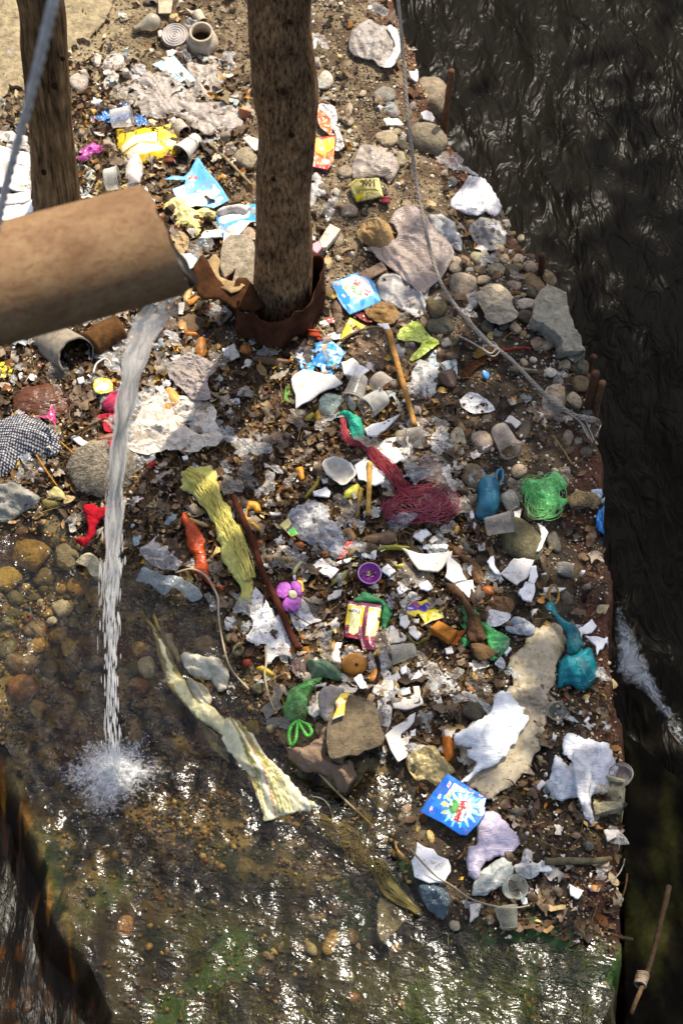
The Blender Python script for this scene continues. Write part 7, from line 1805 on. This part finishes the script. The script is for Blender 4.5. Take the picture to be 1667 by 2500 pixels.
# purple petals (one orchid-like flower)
fl = empty('flower', tuple(at('12', 440, 1250, .04)))
for s in ('345,1240 365,1190 420,1175 450,1210 440,1260 400,1285 360,1275', '450,1180 490,1170 525,1200 528,1260 490,1265 455,1225', '385,1330 420,1280 470,1280 515,1285 522,1340 490,1370 440,1385 400,1370'):
    sheet('petal', '12', s, '#b860bc', 'leaf', parent=fl, puff=.012, amp=.002, freq=14, lift=.045, th=.002)
sheet('petal_edge', '12', '490,1170 525,1175 535,1230 525,1250 515,1200', '#d8b84a', 'leaf', parent=fl, amp=.001, lift=.052)
sheet('centre', '12', '440,1235 480,1240 490,1280 450,1290 430,1260', '#cfc6a0', 'leaf', parent=fl, puff=.01, amp=.001, lift=.055)
tag(fl, 'purple and white orchid-like petals beside the dark stick', 'flower')
# orange carton
def box(name, corners, h_, col, mat, parent=None, lift=.02):
    g = [hit(q[0], q[1], lift + h_) for q in corners]; c = np.mean(g, 0)
    top_ = np.array(g) - c; bot = top_ - np.array([0, 0, h_])
    k = len(g)
    bm = bmesh.new(); vs = [bm.verts.new(q) for q in np.concatenate([top_, bot])]
    bm.faces.new(vs[:k]); bm.faces.new(vs[k:][::-1])
    for i in range(k): bm.faces.new((vs[i], vs[i + k], vs[(i + 1) % k + k], vs[(i + 1) % k]))
    bmesh.ops.recalc_face_normals(bm, faces=bm.faces); bmesh.ops.bevel(bm, geom=bm.edges[:], offset=.0025, segments=2, affect='EDGES')
    me = bpy.data.meshes.new(name); bm.to_mesh(me); bm.free(); me.materials.append(M[mat])
    o = bpy.data.objects.new(name, me); o.location = c; o.color = lin(col); link(o)
    if parent is not None: rel(o, parent)
    return o
z6 = lambda l: [(980 + a / 6.03, 1430 + b / 6.03) for a, b in l]
ct = empty('carton', tuple(hit(*z6([(650, 700)])[0])))
box('body', z6([(415, 620), (540, 505), (830, 655), (705, 800)]), .035, '#c07a30', 'cardboard', ct)
box('flap', z6([(830, 660), (960, 640), (930, 690), (760, 900), (720, 880)]), .004, '#a8622a', 'cardboard', ct, lift=.02)
tag(ct, 'small orange brown carton among the white foam shards', 'box')
cx = empty('pink_tipped_carton', tuple(at('11', 690, 200)))
box('body', [T('11', *q) for q in ((640, 240), (715, 125), (790, 165), (690, 290), (660, 290))], .025, '#cfc2ac', 'cardboard', cx)
box('end', [T('11', *q) for q in ((595, 265), (638, 243), (660, 290), (625, 330), (597, 310))], .024, '#cf8a90', 'hard_plastic', cx)
tag(cx, 'pale carton with a pink end beside the trunk', 'box')
# onions, fruit, peel
def ball(tile, x, y, w, col, label, cat, name, sq=.9, mat='peel', lift=0.0, stalk=True):
    r = w / 5.6 * PXM(*T(tile, x, y)); p = at(tile, x, y, r * .7 + lift); SEED[0] += 1
    V = ICO3[0] * np.array([r, r, r * sq]); n_ = fbm(V[:, 0] / r * 1.4 + SEED[0], V[:, 1] / r * 1.4 + V[:, 2] / r, 3, SEED[0] % 30) - .5
    V = V * (1 + .22 * n_)[:, None]
    root = empty(name, tuple(p)); mesh_obj('flesh', V, [tuple(t) for t in ICO3[1].tolist()], M[mat], parent=root, col=lin(col))
    if stalk: mesh_obj('stalk', ICO1[0] * np.array([r * .16, r * .16, r * .14]) + np.array([r * .2, -r * .35, r * sq * .9]), [tuple(t) for t in ICO1[1].tolist()], M['leaf'], parent=root, col=lin('#4a3010'))
    return tag(root, label, cat)
ball('13', 880, 345, 170, '#b8781e', 'peeled squashed orange below the maroon sachets', 'fruit', 'orange_fruit', .75)
ball('11', 1125, 1122, 66, '#a8793c', 'round golden onion beside the bamboo stick', 'onion', 'onion')
ball('11', 140, 988, 80, '#b5661c', 'orange fruit at the shaded left foot of the cardboard collar', 'fruit', 'orange_fruit')
ball('12', 682, 988, 64, '#a86a34', 'small brown onion below the crackling clear bag', 'onion', 'onion')
ball('12', 345, 205, 80, '#7a4a22', 'brown rotten onion on the dark mulch', 'onion', 'onion')
ball('12', 745, 215, 66, '#8a5a34', 'small brown onion left of the turquoise plastic', 'onion', 'onion')
ball('12', 235, 920, 60, '#9a5c28', 'small orange brown onion right of the dark stick', 'onion', 'onion')
ball('12', 515, 930, 60, '#8a4c20', 'reddish onion left of the four-sided foam shard', 'onion', 'onion')
ball('11', 1275, 960, 46, '#6b5a66', 'small purple shallot on the lime green wrapper', 'onion', 'shallot', lift=.03)
ball('11', 240, 1110, 60, '#8a4418', 'reddish peel ball in the trunk shadow', 'fruit', 'fruit')
PEEL = [('12', '145,640 180,620 230,640 245,690 210,700 190,680 160,690 150,730 200,730 140,770 135,730', '#d2922a', 'curled orange peel right of the dark stick top'), ('12', '165,770 210,780 250,825 210,820', '#c99a2c', 'small yellow peel below the curled orange peel'), ('12', '480,400 530,390 540,460 520,480 490,440', '#c9851e', 'orange peel on the mulch above the crackling bag'), ('12', '805,580 830,540 900,505 920,530 900,580 830,610', '#b8b43c', 'yellow green lemon slice left of the yellow stick'), ('12', '540,590 600,520 640,450 640,500 600,560 550,595', '#a8983a', 'long yellow green peel left of the lemon slice'), ('12', '1030,940 1100,925 1250,930 1250,948 1130,955 1040,958', '#98902c', 'slim green bean above the wide foam plate'), ('12', '455,1120 480,1070 520,1030 510,1070 470,1130', '#c9bf7a', 'pale yellow peel left of the four-sided foam shard'), ('12', '320,1010 400,1000 475,1020 460,1045 360,1040', '#a8883c', 'long tan husk below the crackling bag'), ('12', '720,1200 760,1140 830,1090 820,1150 760,1180', '#6f6a2c', 'olive green leaf left of the purple lid'), ('12', '860,940 900,910 915,930 880,990 830,1000', '#6a5f2a', 'olive leaf right of the red plastic strip'), ('12', '610,20 640,0 660,60 640,85 615,70', '#b88a2a', 'yellow brown leaf left of the turquoise plastic'), ('12', '540,60 590,15 610,40 570,70', '#a8983a', 'yellow green leaf left of the turquoise plastic'), ('12', '800,820 860,810 895,870 870,895 840,870', '#a37a4a', 'brown bread crust right of the crackling clear bag'), ('12', '1040,840 1110,820 1170,850 1150,910 1060,920 960,900 920,890 980,850', '#6b5034', 'brown torn card above the slim green bean'), ('12', '70,800 100,780 130,860 120,890 90,870', '#b8a448', 'yellow stalk beside the dark stick'), ('12', '1165,1060 1220,1050 1225,1075 1180,1075', '#d2c832', 'small yellow green peel right of the kite-shaped shard'), ('01', '1290,650 1340,620 1360,630 1320,675 1295,680', '#d2862a', 'curled orange peel right of the falling water top'), ('01', '1225,790 1290,740 1350,760 1360,840 1300,870 1230,840', '#cf9c5c', 'flat tan bread piece right of the falling water'), ('01', '1330,1000 1340,920 1390,900 1410,1010 1370,1045', '#a86a20', 'brown orange husk right of the falling water'), ('01', '1265,870 1340,870 1350,890 1280,895', '#cf7a1e', 'thin orange peel below the flat tan bread piece'), ('01', '1260,520 1310,480 1320,560 1290,660 1255,640', '#d8b878', 'pale tan bread crust right of the pipe end'), ('01', '1130,1260 1180,1250 1250,1340 1210,1380 1150,1330', '#c99a4a', 'yellow brown peel beside the falling water above the cream paper'), ('01', '1130,1350 1160,1345 1165,1395 1130,1400', '#d2852a', 'small orange peel at the left edge of the cream paper'), ('22', '210,1215 270,1200 300,1230 280,1260 230,1260', '#a85a14', 'orange brown rot left of the irregular foam shard'), ('22', '20,810 50,790 60,820 35,850', '#c9963a', 'small yellow peel left of the clear cup on the mossy boulder'), ('13', '1000,380 1040,360 1060,420 1020,460 980,440', '#b5742a', 'orange pulp right of the peeled orange'), ('13', '420,250 450,210 480,230 460,275 430,275', '#b06a1c', 'orange peel at the foot of the dark stick'), ('13', '210,360 260,350 330,400 310,425 240,385', '#b8982c', 'yellow peel left of the dark ribbed leaf'), ('13', '120,310 170,305 175,340 130,350', '#b8442a', 'red orange scrap left of the yellow peel'), ('13', '125,770 170,720 220,730 230,810 180,815', '#b5a434', 'yellow wet leaf in the stream beside the leek'), ('13', '500,150 530,130 555,150 530,180', '#9a6238', 'small brown nut husk at the end of the dark stick'), ('13', '715,230 740,180 755,200 735,260', '#b08420', 'yellow peel left of the hourglass foam shard'), ('13', '1240,120 1300,190 1390,150 1380,175 1290,200 1245,160', '#7a7428', 'olive leaf below the arrow-shaped foam shard'), ('02', '790,30 840,0 860,60 830,80', '#c9a83c', 'yellow peel left of the cream paper'), ('02', '655,200 700,170 790,155 780,200 690,215', '#7a4636', 'reddish brown husk above the wad of grey fur'), ('02', '290,620 340,600 430,640 320,670', '#8a7c3c', 'olive husk below the pale husk'), ('02', '690,650 710,640 715,720 770,810 740,800 700,730', '#b0a07a', 'pale stalk across the red rag'), ('02', '1290,740 1370,760 1430,795 1400,800 1310,770', '#b89a5c', 'tan husk above the orange rag'), ('14', '1160,130 1180,200 1230,260 1210,275 1170,230', '#b08a4a', 'tan dry leaf left of the creamy foam block'), ('11', '625,815 660,850 700,905 670,880', '#b09a6a', 'thin bent tan stick right of the orange cap'), ('11', '190,1040 300,1030 460,1055 420,1090 300,1090 200,1070', '#5c4028', 'curved bark strip at the foot of the cardboard collar'), ('11', '1460,1140 1568,1130 1568,1240 1480,1220', '#5a4434', 'dark brown leaf right of the crumpled silvery bag')]
for tl_, s, c_, lb in PEEL:
    nm = 'leaf' if 'leaf' in lb else 'peel' if 'peel' in lb else 'scrap'
    cat_ = lb.split(' ')[-1] if False else ('leaf' if 'leaf' in lb else 'peel' if 'peel' in lb else 'husk' if 'husk' in lb else 'food scrap' if ('bread' in lb or 'slice' in lb or 'rot' in lb or 'pulp' in lb or 'bean' in lb) else 'scrap')
    sheet(nm, tl_, s, c_, 'peel', lb, cat_, puff=.014, amp=.004, freq=26, lift=.022, th=.003)
# banana-peel ring
stick('peel_ring', '22', '690,1200 670,1250 680,1310 705,1330 730,1300 735,1250 715,1205 692,1200', 20, '#8a6a1c', 'peel', 'amber peel ring lying on the slim bar-like foam shard', 'peel', lift=.035, taper=.8, noise=.5)

# ------------------------------------------------------------------ sticks, stalks and wires
stick('bamboo_stick', 'P', '893,760 905,810 922,870 938,925 952,978', 15, '#a97c42', 'wood', 'bamboo stick lying above the clear cups, right of the torn blue wrapper', lift=.06, taper=.8, noise=.12)
stick('twig', '11', '790,930 860,885 960,845 1060,840 1100,880 1120,960 1150,1080', 22, '#7c6a52', 'wood', 'bent grey twig arching over the brown film to the bamboo stick', lift=.04, taper=.6)
stick('yellow_stick', '12', '985,365 985,480 980,600 978,720', 40, '#c49a4e', 'wood', 'thick yellow stick standing out beside the maroon netting', lift=.04, taper=.85, noise=.2)
stick('yellow_stick', '12', '925,540 915,620 900,740', 36, '#8f7434', 'wood', 'olive stalk left of the thick yellow stick', lift=.03, taper=.7)
stick('dark_stick', '12', '55,590 110,720 180,880 260,1120 330,1260 400,1420 440,1520 500,1635', 42, '#4a2414', 'wood', 'long dark reddish brown stick beside the yellow rag', lift=.05, taper=1.1, noise=.12)
stick('side_twig', '12', '290,1210 275,1260 265,1320', 26, '#3a1e10', 'wood', 'short dark twig branching off the dark stick', lift=.05, taper=.5)
stick('dark_twig', '13', '430,-40 500,20 600,78', 8, '#4a2a18', 'wood', 'thin dark twig across the white paper', lift=.05)
stick('thin_stick', '00', '1420,970 1480,1020 1560,1100 1620,1160 1720,1265', 28, '#9a8460', 'wood', 'tan stick pointing at the trunk from the dirty white cup', lift=.025, taper=.7)
stick('log', '24', '640,290 800,285 950,285 1060,275 1150,250', 52, '#6e6448', 'wood', 'grey brown log lying across the mud at the lower right', 'log', lift=.03, taper=.75, noise=.3, n=14)
stick('bent_wire', '24', '1187,270 1170,330 1130,390 1055,430', 10, '#b5b0a4', 'wire', 'thin pale wire curving down from the log end', 'wire', lift=.04)
stick('twig', '24', '1205,370 1190,470 1160,550 1130,600', 14, '#6b5236', 'wood', 'thin brown twig at the river edge below the log', lift=.03)
stick('root', '24', '1110,680 1160,760 1240,820', 34, '#5c4a30', 'wood', 'muddy root hanging over the river edge', lift=.0, noise=.4)
stick('thin_cable', '24', '-280,200 -200,290 -100,390 0,450 150,550 330,600 450,605 540,590', 15, '#8f8468', 'wire', 'thin pale cable running from the leek roots to the clear cup', 'cable', lift=.05, taper=.9, noise=.1)
stick('straw_stalk', '13', '640,1085 740,1190 850,1300 960,1400 1010,1450', 18, '#a3946c', 'wood', 'straight pale reed running from the brown cloth into the dark pool', 'reed', lift=.05, taper=.7)
stick('root_thread', '13', '595,1245 660,1260 710,1310 740,1400', 12, '#c9c09a', 'wood', 'pale root thread hanging off the wilted leek', 'root', lift=.05)
stick('cord', '02', '1200,1115 1310,1090 1400,1130 1450,1200 1490,1290 1495,1400 1510,1520 1550,1700 1600,1800 1700,1910', 15, '#a89c80', 'fibre', 'pale cord running from the orange rag down to the flat boulder', 'cord', lift=.045, taper=.9, noise=.1)
stick('cord', '13', '275,215 280,330 270,420 300,560 340,660', 16, '#a3946f', 'fibre', 'pale cord hanging below the torn white paper', 'cord', lift=.04, taper=.9, noise=.1)
stick('white_cable', '01', '640,1150 660,1090 710,1055 750,1070 760,1110', 14, '#cfc8b8', 'fibre', 'short white cable arching beside the clay pipe mouth', 'cable', lift=.05)
stick('wire_piece', '03', '190,-10 240,40 320,105', 9, '#b8502a', 'wire', 'short orange wire among the stream stones', 'wire', lift=.06)
stick('wire_piece', '03', '200,-60 230,20 290,90', 8, '#3f8eb4', 'wire', 'short blue wire among the stream stones', 'wire', lift=.065)
stick('twig', '02', '440,205 520,160 620,110 720,60', 22, '#4a3826', 'wood', 'dark twig above the wad of grey fur', lift=.04, taper=.6)
stick('straw_stalk', '02', '250,310 320,420 395,525', 12, '#b0782a', 'wood', 'straight golden straw below the checked cloth', 'straw', lift=.04)
stick('straw_stalk', '02', '415,220 460,260 505,300', 11, '#b8862c', 'wood', 'short golden straw right of the checked cloth', 'straw', lift=.04)
stick('red_stick', '21', '330,1000 420,990 500,980 545,985', 26, '#7a3026', 'wood', 'reddish stick right of the cable knot', lift=.03)
stick('twig', '21', '400,1120 480,1125 590,1140', 34, '#8f8166', 'wood', 'grey driftwood stub right of the cable below the red stick', lift=.02, taper=.7)
stick('straw_stalk', '22', '700,180 770,280 830,375', 10, '#b08c4a', 'wood', 'golden straw on the damp bank above the green net bag', 'straw', lift=.02)
stick('black_root', '13', '1030,290 1050,370 1030,450 980,520 955,575', 30, '#22170e', 'wood', 'black curved root right of the peeled orange', 'root', lift=.03, taper=.6)
stick('black_root', '13', '800,450 880,500 960,520', 24, '#2a1c10', 'wood', 'black root piece below the peeled orange', 'root', lift=.03, taper=.6)
for q, lb in (('1050,0 1080,80 1105,130 1150,200', 'upper green stalk of the onion plant'), ('960,-20 1030,70 1100,180 1200,400 1260,500', 'long yellow green stalk left of the onion leaves'), ('1290,470 1300,560 1350,660 1450,740 1568,820', 'yellow green stalk curving along the wilted leek')):
    stick('stalk', '03', q, 30, '#9a8f3c', 'wet_leaf', lb, 'stalk', lift=.05, taper=.7, noise=.4)
stick('onion_root', '03', '1150,140 1160,200 1200,260 1230,330', 60, '#d2c9a4', 'wet_leaf', 'white onion root end above the onion leaves', 'root', lift=.05, taper=.6, noise=.3)
# stick with tied rag
b0 = np.array([0, 0, CAM_H]) + ray(*T('24', 1232, 1330)) * 6.75; b1 = np.array([0, 0, CAM_H]) + ray(*T('24', 1490, 460)) * 7.15
sw = empty('tied_stick', tuple(b0)); pth = spline([b0, b0 * .6 + b1 * .4 + np.array([.012, 0, 0]), b1], 12)
v, f = tube(pth, np.linspace(.007, .0095, len(pth)), 10, noise=.3, seed=4); rel(mesh_obj('shaft', v, f, M['wood'], col=lin('#5e4a32')), sw)
rc = b0 * .73 + b1 * .27
for k in range(6):
    a = np.linspace(0, 6.6, 22); dz = (b1 - b0) / np.linalg.norm(b1 - b0); Fm = frame(dz)
    ring = np.stack([np.cos(a) * .017, np.sin(a) * .017, -.03 + k * .008 + a * .001], -1) @ Fm.T + rc
    v, f = tube(ring, .0045, 6, noise=.4, seed=k); rel(mesh_obj('rag_turn', v, f, M['cloth'], col=lin('#9a8a74')), sw)
tag(sw, 'stick with a rag tied round it leaning in the dark lower right corner', 'stick')
# roots of the onion, threads
for i, (tile, x, y, c_, lb) in enumerate((('03', 1200, 130, '#7a4a22', 'tangle of brown roots above the onion leaves'), ('13', 570, 1320, '#c2b48a', 'tangle of pale roots at the end of the wilted leek'))):
    pc = at(tile, x, y, .03); tb_ = []
    for k in range(34):
        q0 = pc + rng.normal(0, .006, 3); d0 = rng.normal(0, 1, 3) * np.array([1, 1, .25]); d0 /= np.linalg.norm(d0); d1 = rng.normal(0, .4, 3)
        t_ = np.linspace(0, 1, 7)[:, None]; p = q0 + d0 * t_ * rng.uniform(.02, .06) + d1 * t_ * t_ * .03; p[:, 2] = np.maximum(p[:, 2], pc[2] - .02)
        tb_.append(tube(p, .0011, 4, closed=False))
    v, f = multi(tb_); o = mesh_obj('roots', v - pc, f, M['fibre'], loc=tuple(pc), col=lin(c_)); tag(o, lb, 'roots')

# ------------------------------------------------------------------ nets, fur, straw braid
def G(tile, s, lift):
    return np.array([hit(q[0], q[1], lift) for q in pts(tile, s)])
net = empty('netting', tuple(at('12', 1100, 500)))
sp_ = PXM(*T('12', 1100, 500)) / 2.8
fibres('neck', G('12', '800,60 830,200 960,250 1040,330 1130,420 1200,520 1250,600', .035), np.array([14, 24, 26, 36, 48, 52, 34]) * sp_, 46, .0010, '#a04048', parent=net, wig=.35)
fibres('coil', G('12', '1080,700 1130,640 1250,590 1380,560 1500,600 1540,660 1480,720 1330,735 1180,735 1090,710', .025), np.array([24, 40, 50, 56, 52, 50, 52, 50, 40, 26]) * sp_, 50, .0009, '#964450', parent=net, wig=.8)
fibres('coil', G('12', '1250,600 1330,640 1420,640 1480,650 1430,690 1300,680', .03), np.array([30, 44, 50, 46, 44, 30]) * sp_, 45, .0009, '#a85a62', parent=net, wig=.9)
tag(net, 'long maroon netting twisted down to a flat coil', 'net')
gn = empty('net_bag', tuple(at('22', 630, 600)))
sheet('mesh_film', '22', '485,500 560,475 650,470 700,420 760,440 790,520 740,560 800,630 720,680 690,730 610,735 560,640 490,560', '#6cc070', 'clear', parent=gn, puff=.04, amp=.012, freq=30, alpha=.95, lift=.03)
fibres('threads', G('22', '490,520 560,500 640,560 700,640 660,710 600,690 560,600 640,500 720,450', .045), np.array([30, 40, 70, 60, 40, 50, 50, 40, 24]) * sp_, 26, .0007, '#8ccc7c', parent=gn, wig=1.0)
tag(gn, 'soft light green net bag on the damp bank', 'net bag')
hay = empty('hay_clump', tuple(at('22', 920, 640)))
fibres('straws', G('22', '800,640 880,610 960,620 1000,660', .03), np.array([30, 50, 50, 30]) * sp_, 110, .0011, '#a38c62', parent=hay, wig=.35)
tag(hay, 'tan clump of hay left of the blue sachet', 'hay')
rf = empty('frayed_edge', (0, 0, 0)); bpy.data.objects.remove(rf)
fibres('fringe', G('P', '430,1080 470,1120 510,1190 545,1250 575,1330', .05), np.array([20, 26, 22, 22, 16]) * sp_ * 2.6, 70, .0010, '#d8cc70', parent=bpy.data.objects['yellow_rag'], wig=.2)
# twisted straw braid trailing off the leek
br = empty('straw_braid', tuple(at('14', 880, 180)))
fibres('strands', G('14', '600,-40 690,20 790,90 880,180 960,280 1040,370 1150,470 1300,620', .05), np.array([14, 24, 50, 56, 44, 28, 24, 10]) * sp_, 120, .0013, '#a39658', parent=br, wig=.4, twist=9)
fibres('loose_strands', G('14', '560,-60 680,40 770,110 900,160 940,300 1060,350 1130,490 1320,640', .055), np.array([18, 30, 46, 60, 56, 40, 30, 14]) * sp_, 46, .0014, '#6f6238', parent=br, wig=.9, twist=5)
tag(br, 'twisted braid of wet straw trailing into the dark pool', 'straw')
# wad of grey fur
fc_ = at('02', 700, 420, .0); fur = empty('fur_wad', tuple(fc_)); rx_, ry_ = 225 * sp_, 215 * sp_
V = ICO3[0] * np.array([rx_, ry_, .075]); V *= (1 + .35 * (fbm(V[:, 0] * 22, V[:, 1] * 22 + V[:, 2] * 20, 3, 6) - .5))[:, None]; V[:, 2] = np.maximum(V[:, 2], -.03)
mesh_obj('felt', V, [tuple(t) for t in ICO3[1].tolist()], M['fur'], parent=fur, cols=np.tile(c3('#8f8470'), (len(V), 1)))
n = 7000
th = rng.random(n) * 6.283; rr_ = np.sqrt(rng.random(n)); X = np.cos(th) * rr_ * rx_; Y = np.sin(th) * rr_ * ry_; Z = .075 * np.sqrt(np.clip(1 - rr_ ** 2, 0, 1)) + .004
an = 3.2 * fbm(X * 12, Y * 12, 3, 9) * 2 + .4
Rf = np.zeros((n, 3, 3)); Rf[:, 0, 0] = np.cos(an); Rf[:, 0, 1] = -np.sin(an); Rf[:, 1, 0] = np.sin(an); Rf[:, 1, 1] = np.cos(an); Rf[:, 2, 2] = 1
hs = scatter('hairs', STRAWS, np.stack([X, Y, Z], -1) + fc_, np.stack([rng.uniform(.006, .013, n), np.full(n, .026), np.full(n, .026)], 1), pal(n, ['#b8ab94', '#a39880', '#7a6e5a', '#d8ceb8', '#5a4e3e']), M['fur'], rots=Rf)
rel(hs, fur); hs['kind'] = 'stuff'
tag(fur, 'wad of matted grey fur behind the falling water', 'fur')
finish_labels()
